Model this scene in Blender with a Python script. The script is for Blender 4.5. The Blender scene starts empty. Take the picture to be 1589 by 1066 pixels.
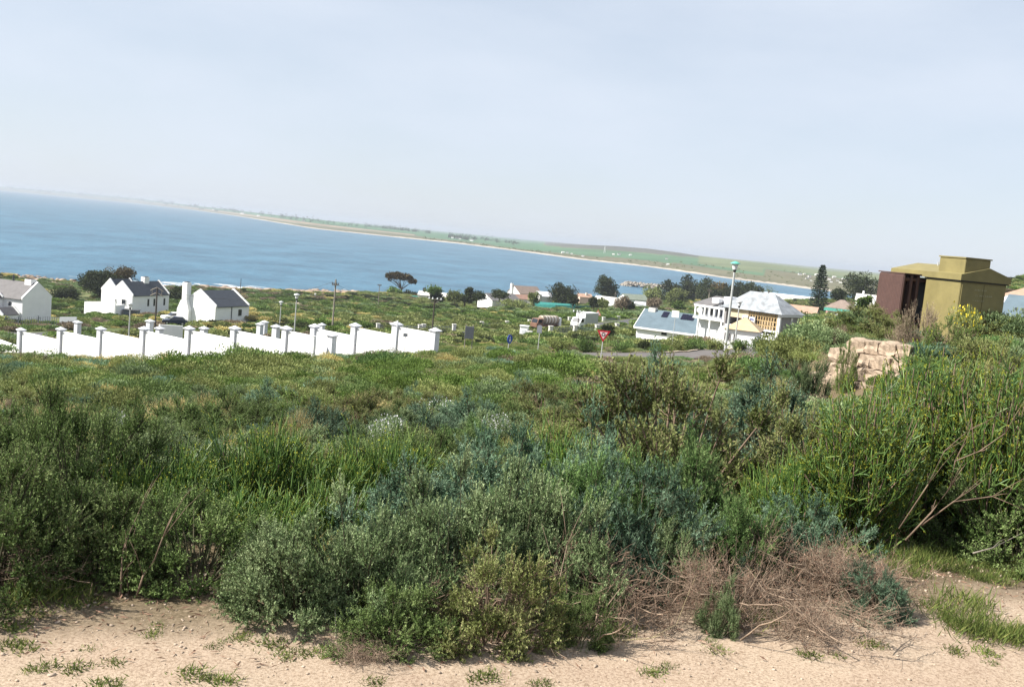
import bpy, math, random
import numpy as np
from mathutils import Vector, Matrix

# ------------------------------------------------------------------ camera, sky, sun, exposure
sc = bpy.context.scene
COL = sc.collection
R = math.radians
F_PX, CX, CY = 1500.0, 794.5, 533.0            # focal length and centre in photograph pixels
CAM = Vector((0.0, 0.0, 30.0))                 # 30 m above the sea, 1.7 m above the track
PITCH, ROLL = math.atan(167.3 / 1500.0), R(5.4)
_F = Vector((0, math.cos(PITCH), -math.sin(PITCH)))
_U = Vector((0, math.sin(PITCH), math.cos(PITCH)))
_R = Vector((1, 0, 0))
RX = _R * math.cos(ROLL) + _U * math.sin(ROLL)
UX = _U * math.cos(ROLL) - _R * math.sin(ROLL)
cam_d = bpy.data.cameras.new('camera')
cam_d.sensor_fit = 'HORIZONTAL'
cam_d.sensor_width = 36.0
cam_d.lens = 36.0 * F_PX / 1589.0
cam_d.clip_start = 0.1
cam_d.clip_end = 60000.0
cam = bpy.data.objects.new('camera', cam_d)
COL.objects.link(cam)
m3 = Matrix((RX, UX, -_F)).transposed()
cam.matrix_world = Matrix.Translation(CAM) @ m3.to_4x4()
sc.camera = cam

SUN_AZ, SUN_EL = -101.0, 43.0                  # degrees from +Y towards +X, and height
world = bpy.data.worlds.new('World')
sc.world = world
world.use_nodes = True
wn, wl = world.node_tree.nodes, world.node_tree.links
bg = wn['Background']
sky = wn.new('ShaderNodeTexSky')
sky.sky_type = 'NISHITA'
sky.sun_disc = False
sky.sun_elevation = R(SUN_EL)
sky.sun_rotation = R(SUN_AZ)
sky.altitude = 30.0
sky.air_density = 1.0
sky.dust_density = 0.6
sky.ozone_density = 1.5
# thin high veil of cirrus over the whole sky, slightly streaky
tc = wn.new('ShaderNodeTexCoord')
mp = wn.new('ShaderNodeMapping')
mp.inputs['Scale'].default_value = (1.4, 2.2, 5.0)
mp.inputs['Rotation'].default_value = (0.25, 0.1, 0.5)
nz = wn.new('ShaderNodeTexNoise')
nz.inputs['Scale'].default_value = 2.2
nz.inputs['Detail'].default_value = 6.0
nz.inputs['Roughness'].default_value = 0.55
rg = wn.new('ShaderNodeMapRange')
rg.inputs['From Min'].default_value = 0.32
rg.inputs['From Max'].default_value = 0.72
rg.inputs['To Min'].default_value = 0.70
rg.inputs['To Max'].default_value = 0.93
mx = wn.new('ShaderNodeMix')
mx.data_type = 'RGBA'
mx.inputs['B'].default_value = (6.2, 6.8, 7.75, 1.0)
wl.new(tc.outputs['Generated'], mp.inputs['Vector'])
wl.new(mp.outputs['Vector'], nz.inputs['Vector'])
wl.new(nz.outputs['Fac'], rg.inputs['Value'])
wl.new(rg.outputs['Result'], mx.inputs['Factor'])
wl.new(sky.outputs['Color'], mx.inputs['A'])
wl.new(mx.outputs['Result'], bg.inputs['Color'])
bg.inputs['Strength'].default_value = 0.057

sun_d = bpy.data.lights.new('sun', 'SUN')
sun_d.energy = 5.0
sun_d.angle = R(0.6)
sun_d.color = (1.0, 0.95, 0.87)
sun = bpy.data.objects.new('sun', sun_d)
COL.objects.link(sun)
_to_sun = Vector((math.sin(R(SUN_AZ)) * math.cos(R(SUN_EL)), math.cos(R(SUN_AZ)) * math.cos(R(SUN_EL)), math.sin(R(SUN_EL))))
sun.rotation_euler = _to_sun.to_track_quat('Z', 'Y').to_euler()
sun.location = (-200, 0, 200)

vs = sc.view_settings
vs.view_transform = 'Standard'
vs.look = 'None'
vs.exposure = 1.15
vs.gamma = 1.0
vs.use_curve_mapping = False
sc.render.engine = 'CYCLES'
sc.cycles.use_denoising = True
sc.cycles.max_bounces = 5
sc.cycles.diffuse_bounces = 3
sc.cycles.glossy_bounces = 2
sc.cycles.transmission_bounces = 3
sc.cycles.volume_bounces = 0
sc.cycles.transparent_max_bounces = 8

rng = np.random.default_rng(7)
random.seed(7)


def ray(px, py):
    return _F + RX * ((px - CX) / F_PX) - UX * ((py - CY) / F_PX)


def W(px, py, Y):
    """the point seen at photograph pixel (px, py) at forward distance Y metres"""
    d = ray(px, py)
    return CAM + d * (Y / d.y)


# ------------------------------------------------------------------ materials
def mat(name, col, rough=0.8, var=0.12, scale=3.0, bump=0.0, metal=0.0, spec=0.3, dark=None, coord='Object'):
    m = bpy.data.materials.new(name)
    m.use_nodes = True
    n, l = m.node_tree.nodes, m.node_tree.links
    b = n['Principled BSDF']
    b.inputs['Roughness'].default_value = rough
    b.inputs['Metallic'].default_value = metal
    b.inputs['Specular IOR Level'].default_value = spec
    t = n.new('ShaderNodeTexCoord')
    z = n.new('ShaderNodeTexNoise')
    z.inputs['Scale'].default_value = scale
    z.inputs['Detail'].default_value = 5.0
    z.inputs['Roughness'].default_value = 0.65
    l.new(t.outputs[coord], z.inputs['Vector'])
    r = n.new('ShaderNodeValToRGB')
    r.color_ramp.elements[0].position = 0.3
    r.color_ramp.elements[1].position = 0.7
    d = dark if dark else tuple(c * (1 - 2 * var) for c in col)
    r.color_ramp.elements[0].color = (*d, 1)
    r.color_ramp.elements[1].color = (*[min(1, c * (1 + var * 0.5)) for c in col], 1)
    l.new(z.outputs['Fac'], r.inputs['Fac'])
    l.new(r.outputs['Color'], b.inputs['Base Color'])
    if bump:
        bp = n.new('ShaderNodeBump')
        bp.inputs['Strength'].default_value = bump
        bp.inputs['Distance'].default_value = 0.02
        z2 = n.new('ShaderNodeTexNoise')
        z2.inputs['Scale'].default_value = scale * 8
        z2.inputs['Detail'].default_value = 6
        l.new(t.outputs[coord], z2.inputs['Vector'])
        l.new(z2.outputs['Fac'], bp.inputs['Height'])
        l.new(bp.outputs['Normal'], b.inputs['Normal'])
    return m


def leafmat(name, cols, trans=0.3, rough=0.7, spec=0.10, objvar=0.25):
    """foliage: colour picked per leaf by the face attribute 'var', shifted a little per plant"""
    m = bpy.data.materials.new(name)
    m.use_nodes = True
    n, l = m.node_tree.nodes, m.node_tree.links
    b = n['Principled BSDF']
    b.inputs['Roughness'].default_value = rough
    b.inputs['Specular IOR Level'].default_value = spec
    a = n.new('ShaderNodeAttribute')
    a.attribute_name = 'var'
    r = n.new('ShaderNodeValToRGB')
    el = r.color_ramp.elements
    while len(el) < len(cols):
        el.new(0.5)
    for i, c in enumerate(cols):
        el[i].position = i / max(1, len(cols) - 1)
        el[i].color = (*c, 1)
    l.new(a.outputs['Fac'], r.inputs['Fac'])
    oi = n.new('ShaderNodeObjectInfo')
    mr = n.new('ShaderNodeMapRange')
    mr.inputs['To Min'].default_value = 1 - objvar
    mr.inputs['To Max'].default_value = 1 + objvar
    l.new(oi.outputs['Random'], mr.inputs['Value'])
    hs = n.new('ShaderNodeHueSaturation')
    l.new(mr.outputs['Result'], hs.inputs['Value'])
    l.new(r.outputs['Color'], hs.inputs['Color'])
    l.new(hs.outputs['Color'], b.inputs['Base Color'])
    tr = n.new('ShaderNodeBsdfTranslucent')
    l.new(hs.outputs['Color'], tr.inputs['Color'])
    ms = n.new('ShaderNodeMixShader')
    ms.inputs['Fac'].default_value = trans
    l.new(b.outputs['BSDF'], ms.inputs[1])
    l.new(tr.outputs['BSDF'], ms.inputs[2])
    l.new(ms.outputs['Shader'], n['Material Output'].inputs['Surface'])
    return m


M = {}
M['white'] = mat('white_plaster', (0.80, 0.80, 0.79), 0.85, 0.04, 0.6, 0.15)
M['offwhite'] = mat('offwhite_plaster', (0.546, 0.53, 0.491), 0.85, 0.06, 0.7, 0.15)
M['palegrey'] = mat('pale_grey_paint', (0.64, 0.65, 0.69), 0.8, 0.05, 1.5, 0.1)
M['greyplaster'] = mat('grey_cement_plaster', (0.27, 0.255, 0.255), 0.9, 0.12, 1.2, 0.2)
M['slate'] = mat('dark_slate_roof', (0.045, 0.052, 0.065), 0.6, 0.15, 2.0, 0.2)
M['blueroof'] = mat('blue_grey_sheet_roof', (0.112, 0.154, 0.182), 0.5, 0.1, 0.8, 0.1)
M['tileroof'] = mat('grey_brown_tile_roof', (0.15, 0.142, 0.142), 0.8, 0.12, 1.2, 0.3)
M['tanroof'] = mat('tan_roof', (0.48, 0.36, 0.22), 0.8, 0.1, 1.0, 0.2)
M['patchroof'] = mat('patchy_grey_roof', (0.294, 0.315, 0.336), 0.7, 0.25, 1.1, 0.2)
M['pinkroof'] = mat('pink_tile_roof', (0.374, 0.245, 0.177), 0.8, 0.12, 1.0, 0.2)
M['redroof'] = mat('brown_red_roof', (0.264, 0.16, 0.12), 0.8, 0.12, 1.0, 0.2)
M['brownroof'] = mat('brown_tile_roof', (0.22, 0.17, 0.14), 0.8, 0.12, 1.0, 0.2)
M['wood'] = mat('raw_pine_timber', (0.46, 0.33, 0.17), 0.7, 0.15, 4.0)
M['tanwall'] = mat('tan_board', (0.55, 0.44, 0.30), 0.8, 0.05, 1.0)
M['bluepack'] = mat('blue_sheet', (0.06, 0.08, 0.25), 0.5, 0.1, 3.0)
M['pane'] = mat('window_glass', (0.02, 0.025, 0.032), 0.12, 0.1, 1.0, spec=0.6)
M['solar'] = mat('solar_panel', (0.010, 0.011, 0.026), 0.5, 0.1, 1.0, spec=0.12)
M['darkgrey'] = mat('dark_grey_metal', (0.06, 0.065, 0.07), 0.6, 0.1, 2.0)
M['fencegrey'] = mat('grey_painted_steel', (0.12, 0.14, 0.16), 0.6, 0.1, 2.0)
M['galv'] = mat('galvanised_steel', (0.52, 0.53, 0.52), 0.45, 0.08, 3.0, metal=0.3)
M['pole'] = mat('creosoted_timber_pole', (0.07, 0.055, 0.045), 0.8, 0.2, 4.0, 0.2)
M['palepole'] = mat('weathered_timber_pole', (0.26, 0.23, 0.19), 0.8, 0.2, 4.0, 0.2)
M['green_lamp'] = mat('sea_green_lamp_hood', (0.10, 0.38, 0.30), 0.45, 0.06, 3.0)
M['lampglass'] = mat('lamp_diffuser', (0.72, 0.74, 0.74), 0.3, 0.03, 3.0)
M['black'] = mat('black_fitting', (0.02, 0.02, 0.02), 0.5, 0.1, 3.0)
M['asphalt'] = mat('asphalt', (0.075, 0.074, 0.076), 0.9, 0.12, 0.5, 0.2)
M['asphalt2'] = mat('dusty_asphalt', (0.115, 0.104, 0.10), 0.9, 0.12, 0.5, 0.2)
M['kerb'] = mat('concrete_kerb', (0.38, 0.31, 0.25), 0.9, 0.1, 1.0, 0.2)
M['sandpath'] = mat('sandy_path', (0.36, 0.29, 0.21), 0.95, 0.12, 0.8, 0.3)
M['olive'] = mat('olive_enamel', (0.200, 0.170, 0.070), 0.6, 0.11, 2.2, 0.08)
M['radiator'] = mat('brown_red_oxide_paint', (0.085, 0.047, 0.040), 0.7, 0.12, 6.0, 0.1)
M['stencil'] = mat('faded_white_stencil', (0.34, 0.32, 0.22), 0.7, 0.2, 30.0)
M['block'] = mat('rough_sandstone_block', (0.42, 0.325, 0.24), 0.95, 0.30, 4.5, 1.0)
M['rock'] = mat('granite_rock', (0.315, 0.24, 0.18), 0.95, 0.25, 0.5, 0.8)
M['breakrock'] = mat('breakwater_rock', (0.315, 0.28, 0.238), 0.95, 0.25, 0.5, 0.6)
M['foam'] = mat('sea_foam', (0.72, 0.75, 0.76), 0.9, 0.05, 1.0)
M['shadenet'] = mat('green_shade_cloth', (0.02, 0.17, 0.15), 0.7, 0.15, 1.0)
M['truckwhite'] = mat('white_truck_paint', (0.72, 0.73, 0.72), 0.35, 0.05, 1.0, spec=0.5)
M['truckgrey'] = mat('grey_box_panel', (0.42, 0.43, 0.42), 0.5, 0.06, 1.0)
M['tank'] = mat('dusty_tanker_steel', (0.336, 0.272, 0.208), 0.5, 0.2, 0.7, metal=0.1)
M['tankband'] = mat('white_tank_band', (0.62, 0.58, 0.52), 0.5, 0.1, 1.0)
M['cabbrown'] = mat('dusty_brown_cab_paint', (0.20, 0.11, 0.075), 0.5, 0.15, 1.0)
M['tyre'] = mat('tyre_rubber', (0.018, 0.018, 0.018), 0.9, 0.1, 3.0)
M['carblue'] = mat('dark_blue_car_paint', (0.012, 0.022, 0.06), 0.25, 0.05, 1.0, spec=0.6)
M['signred'] = mat('sign_red', (0.48, 0.015, 0.03), 0.45, 0.05, 3.0)
M['signpink'] = mat('retroreflective_white', (0.78, 0.55, 0.55), 0.45, 0.04, 3.0)
M['signwhite'] = mat('sign_white', (0.78, 0.78, 0.78), 0.45, 0.03, 3.0)
M['signblue'] = mat('sign_blue', (0.015, 0.06, 0.36), 0.45, 0.05, 3.0)
M['signback'] = mat('sign_back_aluminium', (0.16, 0.17, 0.19), 0.5, 0.08, 2.0, metal=0.2)
M['bark'] = mat('grey_brown_bark', (0.13, 0.10, 0.075), 0.9, 0.25, 6.0, 0.4)
M['stem'] = mat('woody_stem', (0.22, 0.155, 0.11), 0.9, 0.3, 9.0)
M['darkstem'] = mat('dark_twig', (0.078, 0.074, 0.040), 0.9, 0.3, 9.0)
M['deadtwig'] = mat('dead_brush_twig', (0.30, 0.222, 0.160), 0.9, 0.34, 9.0)
M['straw'] = mat('straw_stick', (0.42, 0.35, 0.20), 0.9, 0.2, 10.0)
M['pebble'] = mat('pale_gravel', (0.42, 0.33, 0.25), 0.95, 0.3, 12.0)

L = {}
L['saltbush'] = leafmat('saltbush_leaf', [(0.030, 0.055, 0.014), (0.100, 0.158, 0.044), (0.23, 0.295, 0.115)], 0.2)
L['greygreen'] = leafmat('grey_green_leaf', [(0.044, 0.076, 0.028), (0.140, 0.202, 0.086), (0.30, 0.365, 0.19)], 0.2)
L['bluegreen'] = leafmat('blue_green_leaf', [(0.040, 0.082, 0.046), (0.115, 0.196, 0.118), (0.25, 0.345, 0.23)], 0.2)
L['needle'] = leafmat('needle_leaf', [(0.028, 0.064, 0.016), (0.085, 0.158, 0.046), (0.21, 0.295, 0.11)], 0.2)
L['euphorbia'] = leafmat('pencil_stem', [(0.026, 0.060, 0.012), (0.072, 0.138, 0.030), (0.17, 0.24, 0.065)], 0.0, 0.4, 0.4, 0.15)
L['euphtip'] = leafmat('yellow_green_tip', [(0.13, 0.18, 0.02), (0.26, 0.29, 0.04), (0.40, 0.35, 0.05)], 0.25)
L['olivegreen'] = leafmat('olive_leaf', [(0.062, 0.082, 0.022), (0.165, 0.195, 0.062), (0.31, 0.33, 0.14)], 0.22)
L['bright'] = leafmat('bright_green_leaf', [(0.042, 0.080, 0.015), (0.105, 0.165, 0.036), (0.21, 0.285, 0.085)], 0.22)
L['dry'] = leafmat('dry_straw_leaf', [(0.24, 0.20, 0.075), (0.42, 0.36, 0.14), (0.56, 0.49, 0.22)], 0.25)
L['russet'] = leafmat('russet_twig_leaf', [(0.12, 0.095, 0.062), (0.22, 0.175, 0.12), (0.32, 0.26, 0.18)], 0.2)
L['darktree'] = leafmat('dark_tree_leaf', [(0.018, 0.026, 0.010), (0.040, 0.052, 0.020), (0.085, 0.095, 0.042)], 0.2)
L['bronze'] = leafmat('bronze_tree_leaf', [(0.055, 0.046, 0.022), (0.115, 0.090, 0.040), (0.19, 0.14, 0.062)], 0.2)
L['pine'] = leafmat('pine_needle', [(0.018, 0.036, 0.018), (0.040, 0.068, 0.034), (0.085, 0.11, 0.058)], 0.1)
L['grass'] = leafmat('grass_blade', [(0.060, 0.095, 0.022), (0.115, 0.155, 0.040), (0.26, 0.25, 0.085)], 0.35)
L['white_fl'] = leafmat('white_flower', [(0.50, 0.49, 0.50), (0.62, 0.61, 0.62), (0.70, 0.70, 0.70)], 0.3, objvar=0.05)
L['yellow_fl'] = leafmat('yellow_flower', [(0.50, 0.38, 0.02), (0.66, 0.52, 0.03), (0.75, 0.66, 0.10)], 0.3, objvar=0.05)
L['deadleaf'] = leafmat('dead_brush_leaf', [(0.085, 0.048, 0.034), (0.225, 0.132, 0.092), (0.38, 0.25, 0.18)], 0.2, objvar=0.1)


# ------------------------------------------------------------------ mesh helpers
def mesh_np(name, V, Fc, mats, midx=None, var=None, smooth=False):
    """Fc: list of (faces array k x n) of equal-sized polygons"""
    me = bpy.data.meshes.new(name)
    V = np.asarray(V, dtype=np.float32).reshape(-1, 3)
    me.vertices.add(len(V))
    me.vertices.foreach_set('co', V.ravel())
    loops = np.concatenate([np.asarray(f, dtype=np.int32).ravel() for f in Fc])
    sizes = np.concatenate([np.full(len(f), np.asarray(f).shape[1], dtype=np.int32) for f in Fc])
    starts = np.concatenate([[0], np.cumsum(sizes)[:-1]]).astype(np.int32)
    me.loops.add(len(loops))
    me.loops.foreach_set('vertex_index', loops)
    me.polygons.add(len(sizes))
    me.polygons.foreach_set('loop_start', starts)
    me.polygons.foreach_set('loop_total', sizes)
    for m in mats:
        me.materials.append(m)
    if midx is not None:
        me.polygons.foreach_set('material_index', np.asarray(midx, dtype=np.int32))
    if smooth:
        me.polygons.foreach_set('use_smooth', np.ones(len(sizes), dtype=bool))
    me.update(calc_edges=True)
    if var is not None:
        a = me.attributes.new('var', 'FLOAT', 'FACE')
        a.data.foreach_set('value', np.asarray(var, dtype=np.float32))
    me.validate()
    return me


def norm(a):
    return a / np.maximum(np.linalg.norm(a, axis=-1, keepdims=True), 1e-9)


def leaves(P, D, ln, wd, r=rng):
    """diamond leaves at P pointing along D -> verts, quads"""
    n = len(P)
    ln = np.broadcast_to(ln, (n,))[:, None]
    wd = np.broadcast_to(wd, (n,))[:, None]
    D = norm(D)
    S = norm(np.cross(D, r.normal(size=(n, 3))))
    N = np.cross(D, S)
    V = np.stack([P, P + D * ln * 0.45 + S * wd * 0.5 + N * ln * 0.05, P + D * ln, P + D * ln * 0.45 - S * wd * 0.5 + N * ln * 0.05], 1)
    Fq = np.arange(n * 4).reshape(n, 4)
    return V.reshape(-1, 3), Fq


def tubes(P, rad, sides=3):
    """P: (n, k, 3) paths, rad: (n, k) -> verts, quads (open ends)"""
    n, k, _ = P.shape
    d = norm(P[:, -1] - P[:, 0])
    ref = np.where(np.abs(d[:, 2:3]) > 0.9, np.array([[1.0, 0, 0]]), np.array([[0, 0, 1.0]]))
    a = norm(np.cross(d, ref))
    b = np.cross(d, a)
    ang = np.arange(sides) * 2 * np.pi / sides
    ring = a[:, None, None, :] * np.cos(ang)[None, None, :, None] + b[:, None, None, :] * np.sin(ang)[None, None, :, None]
    V = P[:, :, None, :] + ring * rad[:, :, None, None]
    idx = np.arange(n * k * sides).reshape(n, k, sides)
    q = np.stack([idx[:, :-1], np.roll(idx, -1, 2)[:, :-1], np.roll(idx, -1, 2)[:, 1:], idx[:, 1:]], -1)
    return V.reshape(-1, 3), q.reshape(-1, 4)


def join(parts):
    """parts: list of (V, quads, matindex, var array or scalar)"""
    Vs, Fs, mi, va, o = [], [], [], [], 0
    for V, q, m, v in parts:
        Vs.append(V)
        Fs.append(q + o)
        mi.append(np.full(len(q), m))
        va.append(np.broadcast_to(v, (len(q),)))
        o += len(V)
    return np.concatenate(Vs), np.concatenate(Fs), np.concatenate(mi), np.concatenate(va)


class MB:
    """collects boxes, prisms and tubes into one mesh"""
    def __init__(s):
        s.v, s.f = [], []

    def poly(s, vs, fs):
        o = len(s.v)
        s.v += [tuple(p) for p in vs]
        s.f += [tuple(i + o for i in f) for f in fs]
        return s

    def box(s, x0, x1, y0, y1, z0, z1):
        return s.poly([(x0, y0, z0), (x1, y0, z0), (x1, y1, z0), (x0, y1, z0), (x0, y0, z1), (x1, y0, z1), (x1, y1, z1), (x0, y1, z1)],
                      [(3, 2, 1, 0), (4, 5, 6, 7), (0, 1, 5, 4), (1, 2, 6, 5), (2, 3, 7, 6), (3, 0, 4, 7)])

    def cbox(s, x0, x1, y0, y1, z0, z1, c=0.03):
        """box with chamfered vertical and top edges"""
        def ring(e, z):
            a, b, d, g = x0 + e, x1 - e, y0 + e, y1 - e
            return [(a + c, d, z), (b - c, d, z), (b, d + c, z), (b, g - c, z), (b - c, g, z), (a + c, g, z), (a, g - c, z), (a, d + c, z)]
        vs = ring(0, z0) + ring(0, z1 - c) + ring(c * 0.8, z1)
        fs = [tuple(range(7, -1, -1)), tuple(range(16, 24))]
        for k in (0, 8):
            for i in range(8):
                fs.append((k + i, k + (i + 1) % 8, k + 8 + (i + 1) % 8, k + 8 + i))
        return s.poly(vs, fs)

    def prism(s, pts, axis, a0, a1):
        """extrude a 2D outline along an axis: 'x' takes (y, z) points, 'y' takes (x, z), 'z' takes (x, y)"""
        def p3(p, a):
            return (a, p[0], p[1]) if axis == 'x' else (p[0], a, p[1]) if axis == 'y' else (p[0], p[1], a)
        n = len(pts)
        vs = [p3(p, a0) for p in pts] + [p3(p, a1) for p in pts]
        fs = [tuple(range(n)), tuple(range(2 * n - 1, n - 1, -1))]
        fs += [(i, (i + 1) % n, n + (i + 1) % n, n + i)[::-1] for i in range(n)]
        return s.poly(vs, fs)

    def tube(s, path, rad, sides=8, cap=True):
        path = [Vector(p) for p in path]
        rad = rad if isinstance(rad, (list, tuple)) else [rad] * len(path)
        rings = []
        for i, p in enumerate(path):
            d = (path[min(i + 1, len(path) - 1)] - path[max(i - 1, 0)]).normalized()
            ref = Vector((1, 0, 0)) if abs(d.z) > 0.9 else Vector((0, 0, 1))
            a = d.cross(ref).normalized()
            b = d.cross(a)
            rings.append([p + (a * math.cos(t) + b * math.sin(t)) * rad[i] for t in [j * 2 * math.pi / sides for j in range(sides)]])
        vs = [q for r_ in rings for q in r_]
        fs = []
        for i in range(len(path) - 1):
            for j in range(sides):
                fs.append((i * sides + j, i * sides + (j + 1) % sides, (i + 1) * sides + (j + 1) % sides, (i + 1) * sides + j))
        if cap:
            fs.append(tuple(range(sides - 1, -1, -1)))
            fs.append(tuple(range(len(vs) - sides, len(vs))))
        return s.poly(vs, fs)

    def pyramid(s, x0, x1, y0, y1, z0, z1, ridge=0.0):
        """hip roof: ridge = length of the ridge along x"""
        xm, ym = (x0 + x1) / 2, (y0 + y1) / 2
        a, b = xm - ridge / 2, xm + ridge / 2
        if ridge < 0.01:
            return s.poly([(x0, y0, z0), (x1, y0, z0), (x1, y1, z0), (x0, y1, z0), (xm, ym, z1)],
                          [(3, 2, 1, 0), (0, 1, 4), (1, 2, 4), (2, 3, 4), (3, 0, 4)])
        return s.poly([(x0, y0, z0), (x1, y0, z0), (x1, y1, z0), (x0, y1, z0), (a, ym, z1), (b, ym, z1)],
                      [(3, 2, 1, 0), (0, 1, 5, 4), (1, 2, 5), (2, 3, 4, 5), (3, 0, 4)])

    def mesh(s, name, m):
        me = bpy.data.meshes.new(name)
        me.from_pydata(s.v, [], s.f)
        me.materials.append(m)
        me.update()
        return me

    def build(s, name, m, parent=None, loc=(0, 0, 0), rz=0.0):
        return link(name, s.mesh(name, m), parent, loc, rz)


def link(name, me, parent=None, loc=(0, 0, 0), rz=0.0, scale=None):
    o = bpy.data.objects.new(name, me)
    COL.objects.link(o)
    o.location = loc
    o.rotation_euler = (0, 0, rz)
    if scale is not None:
        o.scale = scale if hasattr(scale, '__len__') else (scale,) * 3
    if parent is not None:
        o.parent = parent
    return o


def tag(o, label=None, cat=None, group=None, kind=None):
    if label:
        o['label'] = label
    if cat:
        o['category'] = cat
    if group:
        o['group'] = group
    if kind:
        o['kind'] = kind
    return o


def thing(name, label, cat, loc=(0, 0, 0), rz=0.0, group=None, scale=None):
    return tag(link(name, None, None, loc, rz, scale), label, cat, group)


# ------------------------------------------------------------------ terrain
def az_of(px):
    d = ray(px, 450)
    return math.atan2(d.x, d.y)


ANCH = []


def anc_pd(px, Y, dz):
    a = az_of(px)
    ANCH.append((math.tan(a) * Y, Y, CAM.z + dz))


def anc_px(px, py, Y):
    p = W(px, py, Y)
    ANCH.append((p.x, p.y, p.z))


for az in range(-180, 180, 30):
    for r_ in (0.5, 1.5, 3.0):
        ANCH.append((math.sin(R(az)) * r_, math.cos(R(az)) * r_, 28.3))
for az in (-180, -150, -120, 120, 150):
    for r_, dz in ((6, -1.7), (15, -1.5), (40, 0.0), (120, 3.0), (400, 5.0), (900, 7.0)):
        ANCH.append((math.sin(R(az)) * r_, math.cos(R(az)) * r_, 30 + dz))
for px in (-700, -250, 100, 480, 794, 1100, 1350, 1589, 2000):
    anc_pd(px, 3.4, -1.70)
    anc_pd(px, 4.3 if px < 1200 else 5.2, -1.70)
    anc_pd(px, 6.3 if px < 1200 else 7.0, -1.95)
for px, prof in {
    -900: ((10, -2.8), (18, -4.2), (35, -7.2), (60, -11.5), (98, -17.5), (150, -22.5), (230, -26.5)),
    -350: ((10, -2.7), (18, -4.1), (35, -6.9), (60, -11.0), (98, -17.0), (150, -22.0), (230, -26.0)),
    100: ((10, -2.7), (18, -4.1), (35, -7.0), (60, -11.2), (80, -14.6), (97, -17.0), (118, -18.9)),
    300: ((10, -2.6), (18, -3.9), (35, -6.4), (60, -10.3), (75, -12.6), (88, -14.6), (110, -16.9)),
    480: ((10, -2.55), (18, -3.7), (35, -6.0), (60, -9.6), (72, -11.2), (82, -12.5), (105, -14.8)),
    660: ((10, -2.5), (18, -3.5), (35, -5.6), (60, -8.7), (80, -10.9), (105, -13.3)),
    794: ((10, -2.4), (18, -3.3), (35, -5.2), (60, -8.0), (75, -9.5), (105, -12.4)),
    1000: ((10, -2.4), (18, -3.2), (35, -5.2), (60, -8.2), (72, -9.3), (79, -9.5), (86, -9.5), (105, -11.2)),
    1120: ((35, -4.9), (60, -7.7), (70, -8.7), (80, -8.9), (90, -9.0)),
    1200: ((10, -2.25), (18, -3.0), (30, -4.3), (60, -7.0), (78, -8.7), (90, -8.9), (105, -10.0)),
    1320: ((10, -2.3), (18, -3.1), (23.0, -3.5), (24.6, -3.3), (27.5, -2.0), (31, -2.2), (45, -4.6), (70, -6.6), (100, -8.6)),
    1400: ((18, -2.8), (22.5, -3.0), (27.5, -1.95), (31, -1.95), (36, -3.0), (60, -5.2), (100, -7.6)),
    1480: ((10, -2.15), (18, -2.3), (26, -2.05), (31, -1.95), (36, -2.4), (55, -4.2), (100, -6.0)),
    1589: ((10, -2.1), (18, -2.2), (30, -2.1), (50, -3.4), (88, -4.8)),
    1800: ((10, -2.0), (18, -2.1), (30, -2.1), (50, -3.0), (88, -4.2), (150, -3.0)),
    2300: ((10, -1.9), (30, -1.8), (88, -2.0), (200, 2.0)),
}.items():
    for Y, dz in prof:
        anc_pd(px, Y, dz)
for a in ((35, 500, 170), (195, 490, 210), (110, 470, 250), (335, 503, 175), (430, 480, 230), (430, 456, 335), (560, 478, 250),
          (850, 511, 190), (930, 501, 205), (1000, 496, 220), (700, 522, 165), (600, 516, 165), (480, 513, 150), (1045, 528, 140),
          (1165, 538, 125), (1240, 531, 130), (1270, 490, 270), (1300, 492, 250), (1400, 482, 300), (740, 476, 330), (640, 466, 350),
          (900, 476, 380), (1000, 474, 430), (1080, 464, 520), (1150, 470, 420), (1215, 468, 600), (1330, 467, 400), (1240, 500, 200),
          (1575, 452, 150), (1589, 430, 230), (1750, 432, 230), (2000, 420, 260), (1500, 470, 200), (1460, 455, 420), (1700, 440, 600)):
    anc_px(*a)
for px, sh in ((-900, 330), (-400, 332), (-100, 335), (0, 336), (150, 338), (300, 355), (430, 374), (600, 422), (740, 455), (900, 515),
               (1000, 610), (1100, 700), (1200, 740), (1280, 790), (1400, 900)):
    anc_pd(px, sh, -30.0)
    anc_pd(px, sh * 0.93, -28.3)
    anc_pd(px, sh * 1.12, -34.0)
    anc_pd(px, sh * 1.5, -40.0)
ANCH = np.array(ANCH)


def feat(x, y):
    r_ = np.sqrt(x * x + y * y) + 0.5
    lr = np.log(r_)
    return np.stack([2.6 * x / r_, 2.6 * y / r_, lr], -1)


_FA = feat(ANCH[:, 0], ANCH[:, 1])
_K = np.linalg.norm(_FA[:, None] - _FA[None], axis=-1)
_n = len(ANCH)
_A = np.zeros((_n + 1, _n + 1))
_A[:_n, :_n] = -_K - 0.004 * np.eye(_n)
_A[:_n, _n] = 1
_A[_n, :_n] = 1
_wt = np.linalg.solve(_A, np.concatenate([ANCH[:, 2], [0]]))
_bump = rng.uniform(0, 6.28, (6, 2))


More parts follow.
